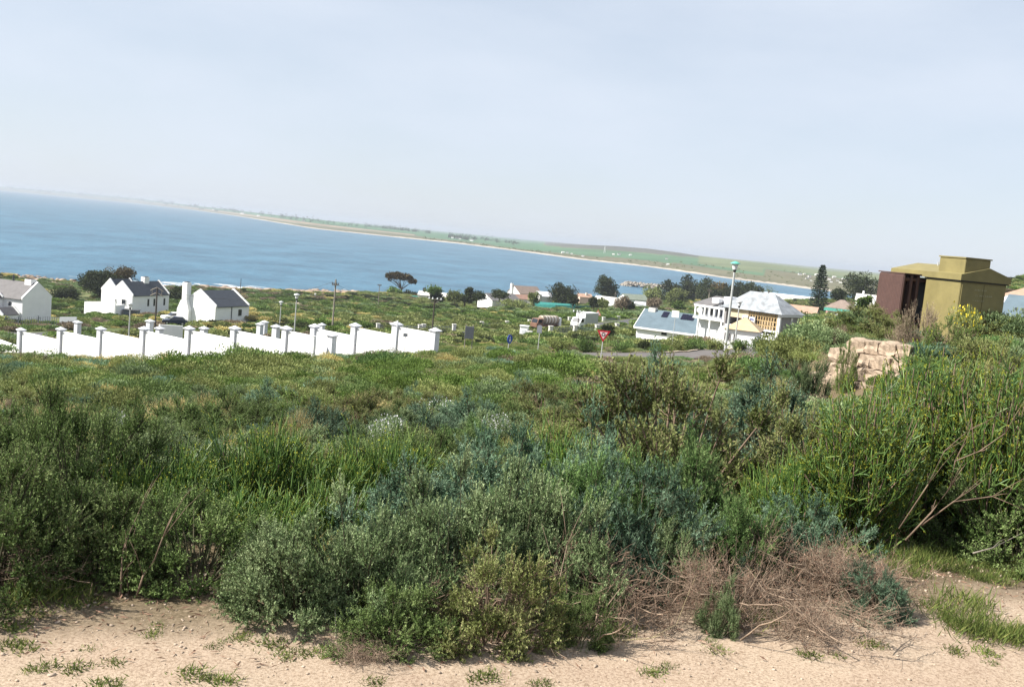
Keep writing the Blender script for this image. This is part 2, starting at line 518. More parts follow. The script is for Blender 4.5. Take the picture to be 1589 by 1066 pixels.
def ground(x, y):
    x = np.atleast_1d(np.asarray(x, float))
    y = np.atleast_1d(np.asarray(y, float))
    out = np.empty(x.shape)
    for i in range(0, x.size, 20000):
        f = feat(x.ravel()[i:i + 20000], y.ravel()[i:i + 20000])
        k = np.linalg.norm(f[:, None] - _FA[None], axis=-1)
        out.ravel()[i:i + 20000] = -k @ _wt[:_n] + _wt[_n]
    r_ = np.hypot(x, y)
    # uneven ground: centimetres on the track, decimetres on the slope
    u = np.clip((r_ - 5) / 30, 0, 1) * 0.22 * (1 - 0.75 * np.clip((r_ - 55) / 15, 0, 1)) + 0.006
    out += u * (np.sin(x * 0.9 + 1) * np.cos(y * 0.7) + 0.6 * np.sin(x * 2.3 + y * 1.1) + 0.4 * np.cos(y * 3.1 - x * 1.7)) * 0.6
    return out


def gz(x, y):
    return float(ground([x], [y])[0])


def hit(px, py, y0=2.0, y1=900.0):
    """where the line of sight through a pixel meets the ground"""
    d = ray(px, py)
    ys = np.exp(np.linspace(math.log(y0), math.log(y1), 500))
    t = ys / d.y
    xs = CAM.x + d.x * t
    zs = CAM.z + d.z * t
    g = ground(xs, ys)
    k = np.where(zs < g)[0]
    if len(k) == 0:
        k = [len(ys) - 1]
    i = k[0]
    return Vector((xs[i], ys[i], g[i]))


def build_terrain():
    az = np.concatenate([np.linspace(-180, -44, 20)[:-1], np.linspace(-44, 44, 330), np.linspace(44, 180, 20)[1:]])
    rr = np.concatenate([[0.0, 0.7], np.exp(np.linspace(math.log(1.4), math.log(1150), 300))])
    A, Rr = np.meshgrid(np.radians(az), rr)
    X, Y = np.sin(A) * Rr, np.cos(A) * Rr
    Z = ground(X.ravel(), Y.ravel()).reshape(X.shape)
    nr, na = X.shape
    idx = np.arange(nr * na).reshape(nr, na)
    q = np.stack([idx[:-1, :-1], idx[1:, :-1], idx[1:, 1:], idx[:-1, 1:]], -1).reshape(-1, 4)[:, ::-1]
    me = mesh_np('ground', np.stack([X, Y, Z], -1).reshape(-1, 3), [q], [ground_mat()], smooth=True)
    return tag(link('ground', me), 'sandy gravel track and scrubby slope falling to the bay', None, None, 'structure')


def ground_mat():
    m = bpy.data.materials.new('sandy_ground')
    m.use_nodes = True
    n, l = m.node_tree.nodes, m.node_tree.links
    b = n['Principled BSDF']
    b.inputs['Roughness'].default_value = 0.95
    b.inputs['Specular IOR Level'].default_value = 0.15
    t = n.new('ShaderNodeTexCoord')

    def noise(s, det=6, ro=0.6):
        z = n.new('ShaderNodeTexNoise')
        z.inputs['Scale'].default_value = s
        z.inputs['Detail'].default_value = det
        z.inputs['Roughness'].default_value = ro
        l.new(t.outputs['Object'], z.inputs['Vector'])
        return z.outputs['Fac']

    def ramp(f, stops):
        r = n.new('ShaderNodeValToRGB')
        e = r.color_ramp.elements
        while len(e) < len(stops):
            e.new(0.5)
        for i, (p, c) in enumerate(stops):
            e[i].position = p
            e[i].color = (*c, 1)
        l.new(f, r.inputs['Fac'])
        return r.outputs['Color']

    def mix(f, a, c):
        x = n.new('ShaderNodeMix')
        x.data_type = 'RGBA'
        if hasattr(f, 'is_output'):
            l.new(f, x.inputs['Factor'])
        else:
            x.inputs['Factor'].default_value = f
        l.new(a, x.inputs['A'])
        l.new(c, x.inputs['B'])
        return x.outputs['Result']

    sand = ramp(noise(2.2), [(0.3, (0.26, 0.185, 0.130)), (0.55, (0.340, 0.265, 0.188)), (0.75, (0.385, 0.31, 0.225))])
    grain = ramp(noise(75, 3, 0.8), [(0.38, (0.15, 0.102, 0.068)), (0.50, (0.345, 0.265, 0.198)), (0.66, (0.46, 0.37, 0.285))])
    sand = mix(0.55, sand, grain)
    veg = ramp(noise(1.1, 9, 0.75), [(0.3, (0.055, 0.046, 0.026)), (0.48, (0.095, 0.080, 0.044)), (0.60, (0.145, 0.115, 0.068)), (0.75, (0.22, 0.17, 0.11))])
    litter = ramp(noise(38, 5, 0.8), [(0.36, (0.035, 0.024, 0.014)), (0.5, (0.12, 0.088, 0.055)), (0.66, (0.30, 0.23, 0.16))])
    veg = mix(0.6, veg, litter)
    far = ramp(noise(0.06, 9, 0.72), [(0.3, (0.050, 0.068, 0.022)), (0.5, (0.085, 0.105, 0.034)), (0.62, (0.12, 0.12, 0.05)), (0.76, (0.22, 0.175, 0.10))])
    sep = n.new('ShaderNodeSeparateXYZ')
    l.new(t.outputs['Object'], sep.inputs[0])

    def mrange(f, a, c):
        r = n.new('ShaderNodeMapRange')
        r.inputs['From Min'].default_value = a
        r.inputs['From Max'].default_value = c
        l.new(f, r.inputs['Value'])
        return r.outputs['Result']

    def math_(op, a, c):
        x = n.new('ShaderNodeMath')
        x.operation = op
        for i, v in enumerate((a, c)):
            if hasattr(v, 'is_output'):
                l.new(v, x.inputs[i])
            else:
                x.inputs[i].default_value = v
        return x.outputs[0]

    wob = math_('MULTIPLY', noise(0.9), 1.6)
    # the sand track ends where the scrub begins: the edge runs obliquely away to the right
    edge = math_('ADD', math_('SUBTRACT', sep.outputs['Y'], math_('MULTIPLY', sep.outputs['X'], 0.38)), wob)
    c1 = mix(mrange(edge, 4.75, 5.3), sand, veg)
    c2 = mix(mrange(sep.outputs['Y'], 95, 140), c1, far)
    # bare sand and rock near the waterline
    low = mrange(math_('ADD', sep.outputs['Z'], math_('MULTIPLY', noise(0.12), -2.5)), 0.9, -0.2)
    rocky = ramp(noise(0.25, 8, 0.7), [(0.3, (0.16, 0.12, 0.09)), (0.5, (0.38, 0.28, 0.20)), (0.7, (0.50, 0.42, 0.33))])
    c3 = mix(low, c2, rocky)
    l.new(c3, b.inputs['Base Color'])
    bp = n.new('ShaderNodeBump')
    bp.inputs['Strength'].default_value = 0.6
    bp.inputs['Distance'].default_value = 0.012
    l.new(noise(42, 8, 0.8), bp.inputs['Height'])
    l.new(bp.outputs['Normal'], b.inputs['Normal'])
    return m


build_terrain()


# ------------------------------------------------------------------ sea
def build_sea():
    m = bpy.data.materials.new('sea_water')
    m.use_nodes = True
    n, l = m.node_tree.nodes, m.node_tree.links
    b = n['Principled BSDF']
    b.inputs['Roughness'].default_value = 0.35
    b.inputs['Specular IOR Level'].default_value = 0.14
    t = n.new('ShaderNodeTexCoord')
    mp_ = n.new('ShaderNodeMapping')
    mp_.inputs['Scale'].default_value = (0.020, 0.014, 1)
    mp_.inputs['Rotation'].default_value = (0, 0, 0.12)
    l.new(t.outputs['Object'], mp_.inputs['Vector'])
    z = n.new('ShaderNodeTexNoise')
    z.inputs['Scale'].default_value = 1.0
    z.inputs['Detail'].default_value = 10
    z.inputs['Roughness'].default_value = 0.8
    l.new(mp_.outputs['Vector'], z.inputs['Vector'])
    r = n.new('ShaderNodeValToRGB')
    e = r.color_ramp.elements
    e[0].position, e[0].color = 0.36, (0.020, 0.066, 0.108, 1)
    e[1].position, e[1].color = 0.66, (0.060, 0.158, 0.232, 1)
    l.new(z.outputs['Fac'], r.inputs['Fac'])
    l.new(r.outputs['Color'], b.inputs['Base Color'])
    m2 = n.new('ShaderNodeMapping')
    m2.inputs['Scale'].default_value = (0.06, 0.07, 1)
    l.new(t.outputs['Object'], m2.inputs['Vector'])
    z2 = n.new('ShaderNodeTexNoise')
    z2.inputs['Scale'].default_value = 1.0
    z2.inputs['Detail'].default_value = 7
    z2.inputs['Roughness'].default_value = 0.7
    l.new(m2.outputs['Vector'], z2.inputs['Vector'])
    bp = n.new('ShaderNodeBump')
    bp.inputs['Strength'].default_value = 0.9
    bp.inputs['Distance'].default_value = 1.6
    l.new(z2.outputs['Fac'], bp.inputs['Height'])
    l.new(bp.outputs['Normal'], b.inputs['Normal'])
    az = np.radians(np.linspace(-62, 62, 90))
    rr = np.exp(np.linspace(math.log(160), math.log(24000), 90))
    A, Rr = np.meshgrid(az, rr)
    X, Y = np.sin(A) * Rr, np.cos(A) * Rr
    idx = np.arange(X.size).reshape(X.shape)
    q = np.stack([idx[:-1, :-1], idx[:-1, 1:], idx[1:, 1:], idx[1:, :-1]], -1).reshape(-1, 4)[:, ::-1]
    o = link('sea', mesh_np('sea', np.stack([X, Y, -Y * Y / 1.48e7], -1).reshape(-1, 3), [q], [m], smooth=True))
    tag(o, 'calm blue water of the wide bay', None, None, 'structure')


build_sea()


# ------------------------------------------------------------------ far shore: beach, scrub, green fields, low hill
WATER = [(-500, 252), (0, 295.3), (100, 305), (200, 314.5), (280, 323.6), (362, 335), (420, 344.5), (480, 354.5), (600, 367), (700, 377), (800, 389.5), (900, 403),
         (1000, 413.5), (1060, 422), (1130, 432.5), (1200, 441), (1260, 449), (1330, 457), (1500, 476), (1900, 516)]
SKYL = [(-500, 244), (0, 289.5), (100, 298.5), (200, 307), (300, 319.5), (450, 336.5), (540, 347.5), (600, 354.5), (660, 361), (740, 370), (800, 378), (830, 379), (860, 378.5),
        (900, 379.3), (950, 381.5), (1000, 385.5), (1050, 392), (1100, 400), (1200, 411), (1260, 419.5), (1300, 423), (1370, 428), (1450, 432), (1589, 440), (1900, 470)]


def drop(d):
    return d * d / 1.48e7          # curvature of the earth with refraction


def eye_y(px):
    return 365.0 + (px - CX) * math.tan(ROLL)


def water_dist(px):
    py = np.interp(px, [p[0] for p in WATER], [p[1] for p in WATER])
    d = ray(px, py)
    a = -d.z / d.y
    k = 1 / 1.48e7
    q = a * a - 4 * CAM.z * k
    if a <= 0 or q <= 0:
        return 14000.0
    return min(14000.0, max(300.0, (a - math.sqrt(q)) / (2 * k)))


FAR_COLS = np.linspace(-500, 1900, 481)
FAR_T = np.array([-0.02, 0.0, 0.012, 0.03, 0.045, 0.07, 0.1, 0.15, 0.2, 0.26, 0.32, 0.38, 0.44, 0.5, 0.58, 0.66, 0.74, 0.82, 0.9, 0.96, 1.0, 1.05, 1.15, 1.4, 9.0])
_wd = np.array([water_dist(p) for p in FAR_COLS])
_wd = np.convolve(np.pad(_wd, 3, mode='edge'), np.ones(7) / 7, mode='valid')
_sd = _wd * 1.25 + 450
_sy = np.interp(FAR_COLS, [p[0] for p in SKYL], [p[1] for p in SKYL])
_sz = np.array([W(p, y, d).z for p, y, d in zip(FAR_COLS, _sy, _sd)])
_sz = np.maximum(_sz + drop(_sd), 2.5)     # height above the local sea level


def far_point(px, t):
    """world point of the far shore in the column of pixel px, t=0 at the waterline and 1 on the skyline"""
    i = np.clip((px - FAR_COLS[0]) / (FAR_COLS[1] - FAR_COLS[0]), 0, len(FAR_COLS) - 1.001)
    k = int(i)
    f = i - k
    wd = _wd[k] * (1 - f) + _wd[k + 1] * f
    sd = _sd[k] * (1 - f) + _sd[k + 1] * f
    sz = _sz[k] * (1 - f) + _sz[k + 1] * f
    Y = wd + (sd - wd) * t
    a = az_of(px)
    if t <= 0:
        z = -1.0 + (t + 0.02) * 60
    elif t < 0.045:
        z = 0.2 + t / 0.045 * 1.6
    elif t <= 1.0:
        z = 1.8 + (sz - 1.8) * ((t - 0.045) / 0.955) ** 0.9
    elif t < 2:
        z = sz - (t - 1) * sz * 0.25
    else:
        Y, z = 20000.0, 2.0
    return Vector((math.tan(a) * Y, Y, z - drop(Y)))


def build_far_shore():
    V, C = [], []
    r2 = np.random.default_rng(3)
    for px in FAR_COLS:
        ragged = r2.normal(0, 0.006)
        for t in FAR_T:
            V.append(far_point(px, t + (ragged if 0.02 < t < 0.3 else 0)))
            # land use: 0 beach, .25 coastal scrub, .5 field, .75 dark heath on the hill, 1 dry pale land
            if t < 0.04:
                c = 0.0
            elif t < 0.22 + 0.05 * math.sin(px * 0.013):
                c = 0.25
            else:
                c = 0.5
                if 835 < px < 1110 and t > 0.58 + max(0, (px - 980) / 500) + max(0, (870 - px) / 120):
                    c = 0.75
                if px > 1075 and t > 0.42 - (px - 1075) / 1500:
                    c = 0.62
                if px < 640 and t < 0.5:
                    c = 1.0
                if px > 1180 and t < 0.62:
                    c = 0.25
            C.append(c)
    nt_, nc = len(FAR_T), len(FAR_COLS)
    idx = np.arange(nt_ * nc).reshape(nc, nt_)
    q = np.stack([idx[:-1, :-1], idx[1:, :-1], idx[1:, 1:], idx[:-1, 1:]], -1).reshape(-1, 4)
    m = bpy.data.materials.new('far_land')
    m.use_nodes = True
    n, l = m.node_tree.nodes, m.node_tree.links
    b = n['Principled BSDF']
    b.inputs['Roughness'].default_value = 0.95
    b.inputs['Specular IOR Level'].default_value = 0.1
    a = n.new('ShaderNodeAttribute')
    a.attribute_name = 'land_use'
    r = n.new('ShaderNodeValToRGB')
    stops = [(0.0, (0.36, 0.32, 0.265)), (0.16, (0.135, 0.115, 0.075)), (0.30, (0.10, 0.10, 0.052)), (0.45, (0.066, 0.128, 0.066)),
             (0.54, (0.066, 0.128, 0.066)), (0.62, (0.12, 0.14, 0.07)), (0.72, (0.082, 0.082, 0.066)), (0.8, (0.082, 0.082, 0.066)), (1.0, (0.22, 0.175, 0.12))]
    e = r.color_ramp.elements
    while len(e) < len(stops):
        e.new(0.5)
    for i, (p, c) in enumerate(stops):
        e[i].position = p
        e[i].color = (*c, 1)
    l.new(a.outputs['Fac'], r.inputs['Fac'])
    t = n.new('ShaderNodeTexCoord')
    z = n.new('ShaderNodeTexNoise')
    z.inputs['Scale'].default_value = 0.006
    z.inputs['Detail'].default_value = 8
    z.inputs['Roughness'].default_value = 0.7
    l.new(t.outputs['Object'], z.inputs['Vector'])
    mr = n.new('ShaderNodeMapRange')
    mr.inputs['From Min'].default_value = 0.3
    mr.inputs['From Max'].default_value = 0.7
    mr.inputs['To Min'].default_value = 0.7
    mr.inputs['To Max'].default_value = 1.3
    l.new(z.outputs['Fac'], mr.inputs['Value'])
    hs = n.new('ShaderNodeHueSaturation')
    l.new(mr.outputs['Result'], hs.inputs['Value'])
    l.new(r.outputs['Color'], hs.inputs['Color'])
    l.new(hs.outputs['Color'], b.inputs['Base Color'])
    me = mesh_np('far_shore', np.array([tuple(v) for v in V]), [q], [m], smooth=True)
    at = me.attributes.new('land_use', 'FLOAT', 'POINT')
    at.data.foreach_set('value', np.array(C, dtype=np.float32))
    tag(link('far_shore_land', me), 'low far shore with pale beach, green fields and a long hill', None, None, 'structure')


build_far_shore()


# ------------------------------------------------------------------ roads and paths
def strip(name, pts, width, m, dz, label, side=0.0, step=2.0):
    """a draped ribbon along ground points"""
    P = np.array([(p.x, p.y) for p in pts])
    # Catmull-like smoothing by resampling
    d = np.concatenate([[0], np.cumsum(np.linalg.norm(np.diff(P, axis=0), axis=1))])
    s = np.arange(0, d[-1], step)
    C = np.stack([np.interp(s, d, P[:, i]) for i in (0, 1)], -1)
    k = 9
    C = np.stack([np.convolve(np.pad(C[:, i], k // 2, mode='edge'), np.ones(k) / k, mode='valid') for i in (0, 1)], -1)
    T = norm(np.gradient(C, axis=0))
    N = np.stack([-T[:, 1], T[:, 0]], -1)
    offs = np.linspace(-width / 2, width / 2, 7) + side
    X = C[:, None, 0] + N[:, None, 0] * offs[None]
    Y = C[:, None, 1] + N[:, None, 1] * offs[None]
    Z = ground(X.ravel(), Y.ravel()).reshape(X.shape) + dz
    n_, k_ = X.shape
    idx = np.arange(n_ * k_).reshape(n_, k_)
    q = np.stack([idx[:-1, :-1], idx[1:, :-1], idx[1:, 1:], idx[:-1, 1:]], -1).reshape(-1, 4)
    me = mesh_np(name, np.stack([X, Y, Z], -1).reshape(-1, 3), [q], [m], smooth=True)
    o = tag(link(name, me), label, None, None, 'structure')
    return o, C


BLOCK = []   # (polyline, half width) kept clear of scrub
ROAD_PX = [(-60, 523), (60, 520), (160, 518), (300, 515), (420, 512), (500, 511), (580, 513), (660, 518), (740, 520), (800, 517), (860, 513), (920, 507), (975, 501), (1040, 494), (1110, 488)]
MAIN = [hit(*p) for p in ROAD_PX]
_, MAIN_C = strip('road', MAIN, 8.0, M['asphalt'], 0.14, 'grey asphalt road running behind the white boundary wall')
BLOCK.append((MAIN_C, 6.0))
NEAR = [hit(*p) for p in ((860, 549), (930, 553), (1000, 554), (1060, 555), (1120, 551), (1165, 546), (1200, 541), (1250, 534))]
_, NEAR_C = strip('road', NEAR, 6.4, M['asphalt2'], 0.10, 'dusty asphalt side road past the red triangular sign', step=1.0)
BLOCK.append((NEAR_C, 5.2))
strip('kerb', NEAR, 0.5, M['kerb'], 0.2, 'pale concrete kerb along the side road', side=3.4, step=1.0)
for pth, wd, lab in (([(330, 482), (385, 477), (430, 475), (470, 471), (520, 468)], 4.0, 'sandy path crossing the scrub towards the shore'),
                     ([(88, 482), (110, 483), (128, 482)], 5.0, 'sandy yard strip between the white houses'),
                     ([(840, 536), (880, 531), (930, 530), (960, 531)], 1.6, 'narrow pale footpath beyond the triangular sign')):
    _, c_ = strip('path', [hit(*p) for p in pth], wd, M['sandpath'], 0.08, lab)
    BLOCK.append((c_, wd * 0.6))


# ------------------------------------------------------------------ buildings
FOOT = []    # (centre x, centre y, radius) kept clear of scrub


def window(parent, face, a, z, w, h, m=None, frame='white', L_=0.0):
    """face: 'x0' (plane x=L_), 'y0' (plane y=L_), outward towards minus; 'x1','y1' outward towards plus"""
    d = -1 if face[1] == '0' else 1
    fr, gl = MB(), MB()

    def b(mb, a0, a1, z0, z1, t0, t1):
        lo, hi = sorted((L_ + d * t0, L_ + d * t1))
        if face[0] == 'x':
            mb.box(lo, hi, a0, a1, z0, z1)
        else:
            mb.box(a0, a1, lo, hi, z0, z1)
    t = 0.09
    b(fr, a - w / 2, a + w / 2, z, z + t, 0.0, 0.07)
    b(fr, a - w / 2, a + w / 2, z + h - t, z + h, 0.0, 0.07)
    b(fr, a - w / 2, a - w / 2 + t, z + t, z + h - t, 0.0, 0.07)
    b(fr, a + w / 2 - t, a + w / 2, z + t, z + h - t, 0.0, 0.07)
    o = fr.build('window', M[frame], parent)
    b(gl, a - w / 2 + t, a + w / 2 - t, z + t, z + h - t, 0.005, 0.03)
    gl.build('pane', m or M['pane'], o)
    return o


def gable(parent, Lx, wy, he, hr, wall, roof, ridge='x', base=-1.5, parapet=True, over=0.25, ox=0.0, oy=0.0, pm=None, eavebeam=None):
    """gabled block: x from ox to ox+Lx, y from oy to oy+wy"""
    p = parent
    if ridge == 'x':
        prof = [(oy, base), (oy + wy, base), (oy + wy, he), (oy + wy / 2, hr), (oy, he)]
        MB().prism(prof, 'x', ox, ox + Lx).build('wall', wall, p)
        t = 0.14
        sl = (hr - he) / (wy / 2)
        e0, e1 = oy - over, oy + wy + over
        rp = [(e0, he - over * sl + 0.03), (oy + wy / 2, hr + 0.03), (e1, he - over * sl + 0.03), (e1, he - over * sl + t), (oy + wy / 2, hr + t + 0.03), (e0, he - over * sl + t)]
        ex = -0.28 if parapet else over
        r = MB().prism(rp, 'x', ox - ex, ox + Lx + ex).build('roof', roof, p)
        if parapet:
            for x0 in (ox - 0.02, ox + Lx - 0.26):
                pp = [(oy - 0.12, he - 0.1), (oy - 0.12, he + 0.28), (oy + wy / 2, hr + 0.42), (oy + wy + 0.12, he + 0.28), (oy + wy + 0.12, he - 0.1), (oy + wy / 2, hr - 0.05)]
                MB().prism(pp, 'x', x0, x0 + 0.28).build('gable_parapet', pm or wall, p)
    else:
        prof = [(ox, base), (ox + Lx, base), (ox + Lx, he), (ox + Lx / 2, hr), (ox, he)]
        MB().prism(prof, 'y', oy, oy + wy).build('wall', wall, p)
        t = 0.14
        sl = (hr - he) / (Lx / 2)
        e0, e1 = ox - over, ox + Lx + over
        rp = [(e0, he - over * sl + 0.03), (ox + Lx / 2, hr + 0.03), (e1, he - over * sl + 0.03), (e1, he - over * sl + t), (ox + Lx / 2, hr + t + 0.03), (e0, he - over * sl + t)]
        ex = -0.28 if parapet else over
        r = MB().prism(rp, 'y', oy - ex, oy + wy + ex).build('roof', roof, p)
        if parapet:
            for y0 in (oy - 0.02, oy + wy - 0.26):
                pp = [(ox - 0.12, he - 0.1), (ox - 0.12, he + 0.28), (ox + Lx / 2, hr + 0.42), (ox + Lx + 0.12, he + 0.28), (ox + Lx + 0.12, he - 0.1), (ox + Lx / 2, hr - 0.05)]
                MB().prism(pp, 'y', y0, y0 + 0.28).build('gable_parapet', pm or wall, p)
    return r


def chimney(parent, x0, x1, y0, y1, z0, z1, m=None):
    c = MB().cbox(x0, x1, y0, y1, z0, z1, 0.05).build('chimney', m or M['white'], parent)
    MB().box(x0 + 0.2, x1 - 0.2, y0 + 0.2, y1 - 0.2, z1 - 0.05, z1 + 0.12).build('flue_opening', M['black'], c)
    return c


def house(px, py, Y, rz, label, name='house', foot=9):
    p = W(px, py, Y)
    rz -= math.atan2(p.x, p.y)          # angles are read against the line of sight
    t = thing(name, label, 'house', p, rz)
    FOOT.append((p.x + math.cos(rz + 0.8) * foot * 0.6, p.y + math.sin(rz + 0.8) * foot * 0.6, foot))
    return t


# cottage with the tall chimney (behind the wall)
h = house(333, 503, 175, R(48), 'white cottage with steep dark slate roof and tall gable chimney', 'cottage', 7)
gable(h, 9.1, 7.8, 3.15, 5.6, M['white'], M['slate'])
chimney(h, -0.75, 0.35, 6.3, 7.5, -1.5, 6.9)
MB().prism([(5.6, -1.5), (8.4, -1.5), (8.4, 1.9), (7.6, 3.6), (6.2, 3.6), (5.6, 1.9)], 'x', -0.85, -0.03).build('chimney_breast', M['white'], h)
window(h, 'y0', 6.6, 1.3, 0.9, 1.2, frame='darkgrey')
MB().box(4.2, 4.32, -0.12, -0.01, -0.5, 3.0).build('downpipe', M['darkgrey'], h)
MB().prism([(0.5, -0.1), (9.4, -0.1), (9.4, 0.06), (0.5, 0.06)], 'y', -3.4, -0.05).build('terrace', M['slate'], h)
for a_, b_ in (((0.3, 9.6), (-3.7, -3.5)),):
    MB().box(a_[0], a_[1], b_[0], b_[1], -1.5, 0.35).build('terrace_wall', M['white'], h)

# double gabled house to its left
h = house(204, 490, 210, R(50), 'white gabled house with slate roof and walled yard below dark tree', 'house', 9)
gable(h, 12.2, 5.9, 4.4, 7.0, M['white'], M['slate'])
gable(h, 6.5, 4.4, 4.7, 7.0, M['white'], M['slate'], ox=2.2, oy=5.95)
chimney(h, 6.6, 8.2, 2.4, 3.5, 5.5, 8.1)
for x in (5.2, 7.2, 10.6):
    window(h, 'y0', x, 1.9, 0.55, 1.6, frame='darkgrey')
for x in (4.5, 9.3, 11.0):
    MB().box(x - 0.2, x + 0.2, -0.12, -0.01, 0.0, 0.35).build('vent', M['darkgrey'], h)
window(h, 'x0', 2.2, 1.9, 1.3, 1.5, frame='white')
window(h, 'x0', 4.4, 2.4, 0.4, 0.9, frame='white')


def seg_wall(name, p0, p1, hgt, th, m, label, cat='wall', base=1.0, coping=None):
    d = Vector((p1.x - p0.x, p1.y - p0.y, 0))
    t = thing(name, label, cat, p0, math.atan2(d.y, d.x))
    dz = p1.z - p0.z
    ln = d.length
    MB().poly([(0, 0, -base), (ln, 0, dz - base), (ln, th, dz - base), (0, th, -base), (0, 0, hgt), (ln, 0, dz + hgt), (ln, th, dz + hgt), (0, th, hgt)],
              [(3, 2, 1, 0), (4, 5, 6, 7), (0, 1, 5, 4), (1, 2, 6, 5), (2, 3, 7, 6), (3, 0, 4, 7)]).build('panel', m, t)
    if coping:
        MB().poly([(0, -0.04, hgt), (ln, -0.04, dz + hgt), (ln, th + 0.04, dz + hgt), (0, th + 0.04, hgt), (0, -0.04, hgt + 0.08), (ln, -0.04, dz + hgt + 0.08), (ln, th + 0.04, dz + hgt + 0.08), (0, th + 0.04, hgt + 0.08)],
                  [(3, 2, 1, 0), (4, 5, 6, 7), (0, 1, 5, 4), (1, 2, 6, 5), (2, 3, 7, 6), (3, 0, 4, 7)]).build('coping', coping, t)
    return t


seg_wall('yard_wall', W(130, 492, 207), W(178, 492.5, 203), 3.3, 0.25, M['white'], 'tall plain white yard wall of the double-gabled house', coping=M['white'])
seg_wall('yard_wall', W(178.6, 492.5, 203), W(193, 490, 208), 2.4, 0.25, M['white'], 'short shaded white return wall beside dark shed', coping=M['white'])
p = W(191, 492, 206)
t = thing('shed', 'low dark grey flat-roofed shed against the white yard wall', 'shed', p, R(8))
MB().box(0, 2.9, 0, 2.2, -1, 1.5).build('wall', M['fencegrey'], t)
MB().box(-0.15, 3.05, -0.15, 2.35, 1.5, 1.62).build('roof', M['darkgrey'], t)
MB().box(1.3, 2.6, -0.05, -0.003, 0.0, 1.3).build('door', M['darkgrey'], t)

# house at the left edge
h = house(34, 496, 170, R(50), 'white house with grey-brown tiled roof and blank shaded gable end', 'house', 10)
gable(h, 7.4, 16, 3.6, 6.2, M['white'], M['tileroof'], ridge='y')
chimney(h, 3.0, 4.5, 0.9, 2.3, 5.4, 6.9)
MB().tube([(3.7, 5.2, 5.5), (3.7, 5.2, 7.4)], 0.16, 8).build('flue_pipe', M['darkgrey'], h)
window(h, 'x0', 2.6, 2.2, 0.6, 0.7, frame='darkgrey')
gable(h, 4.6, 5.0, 3.5, 5.4, M['white'], M['tileroof'], ridge='x', ox=-4.7, oy=4.0)
gable(h, 4.2, 2.6, 0.9, 2.0, M['white'], M['tileroof'], ridge='x', ox=-4.3, oy=0.4, over=0.1)
for k in range(2):
    sp = MB()
    sp.poly([(-4.3 + k * 1.9, 3.9, 3.66), (-2.6 + k * 1.9, 3.9, 3.66), (-2.6 + k * 1.9, 5.8, 5.1), (-4.3 + k * 1.9, 5.8, 5.1),
             (-4.3 + k * 1.9, 3.85, 3.74), (-2.6 + k * 1.9, 3.85, 3.74), (-2.6 + k * 1.9, 5.75, 5.18), (-4.3 + k * 1.9, 5.75, 5.18)],
            [(3, 2, 1, 0), (4, 5, 6, 7), (0, 1, 5, 4), (1, 2, 6, 5), (2, 3, 7, 6), (3, 0, 4, 7)])
    sp.build('solar_panel', M['solar'], h)


def palisade(name, pts, hgt, label, pitch=0.35, m='fencegrey', post_every=6.0, group=None, posts=None, post_m='fencegrey'):
    """steel palisade along ground points: rails and pales joined per bay, each post its own part"""
    t = thing(name, label, 'fence', pts[0], 0, group)
    o = pts[0]
    for i in range(len(pts) - 1):
        a, b = pts[i] - o, pts[i + 1] - o
        n = max(2, int((b - a).length / pitch))
        s = MB()
        d = (b - a)
        for k in range(1, n):
            q = a + d * (k / n)
            s.box(q.x - 0.035, q.x + 0.035, q.y - 0.02, q.y + 0.02, q.z + 0.08, q.z + hgt)
        for zz in (0.25, hgt - 0.25):
            s.tube([a + Vector((0, 0, zz)), b + Vector((0, 0, zz))], 0.04, 4)
        s.build('palisade_bay', M[m], t)
        if posts is None:
            MB().box(a.x - 0.08, a.x + 0.08, a.y - 0.08, a.y + 0.08, a.z - 0.5, a.z + hgt + 0.15).build('post', M[post_m], t)
    return t


palisade('palisade_fence', [W(8, 508, 160), W(28, 508, 160), W(59, 507, 160), W(91, 507, 160)], 1.7, 'grey steel palisade fence before the blank-gabled house')
seg_wall('garden_wall', W(92, 504, 163), W(118, 504, 163), 1.3, 0.25, M['palegrey'], 'low pale garden wall right of the grey palisade fence')

# grey-roofed bungalow with solar panels
Y0 = 140
p0 = W(986, 527, Y0)
h = house(986, 527, Y0, R(-19), 'long white bungalow with blue-grey sheet roof and solar panels', 'bungalow', 9)
he = W(986, 506, Y0).z - p0.z
gable(h, 14.5, 7.6, he, he + 2.3, M['white'], M['blueroof'], parapet=False, over=0.35)
MB().box(-0.34, 14.8, -0.46, -0.36, he - 0.28, he - 0.02).build('fascia', M['white'], h)
for x0 in (-0.4, 14.8):
    MB().poly([(x0, -0.4, he - 0.2), (x0, 3.8, he + 2.36), (x0, 3.8, he + 2.5), (x0, -0.4, he - 0.02), (x0 + 0.08, -0.4, he - 0.2), (x0 + 0.08, 3.8, he + 2.36), (x0 + 0.08, 3.8, he + 2.5), (x0 + 0.08, -0.4, he - 0.02)],
              [(0, 1, 2, 3), (7, 6, 5, 4), (0, 4, 5, 1), (3, 2, 6, 7)]).build('barge_board', M['white'], h)
chimney(h, 0.4, 1.5, 3.2, 4.4, he + 1.2, he + 2.7, M['offwhite'])
sl = 2.3 / 3.8
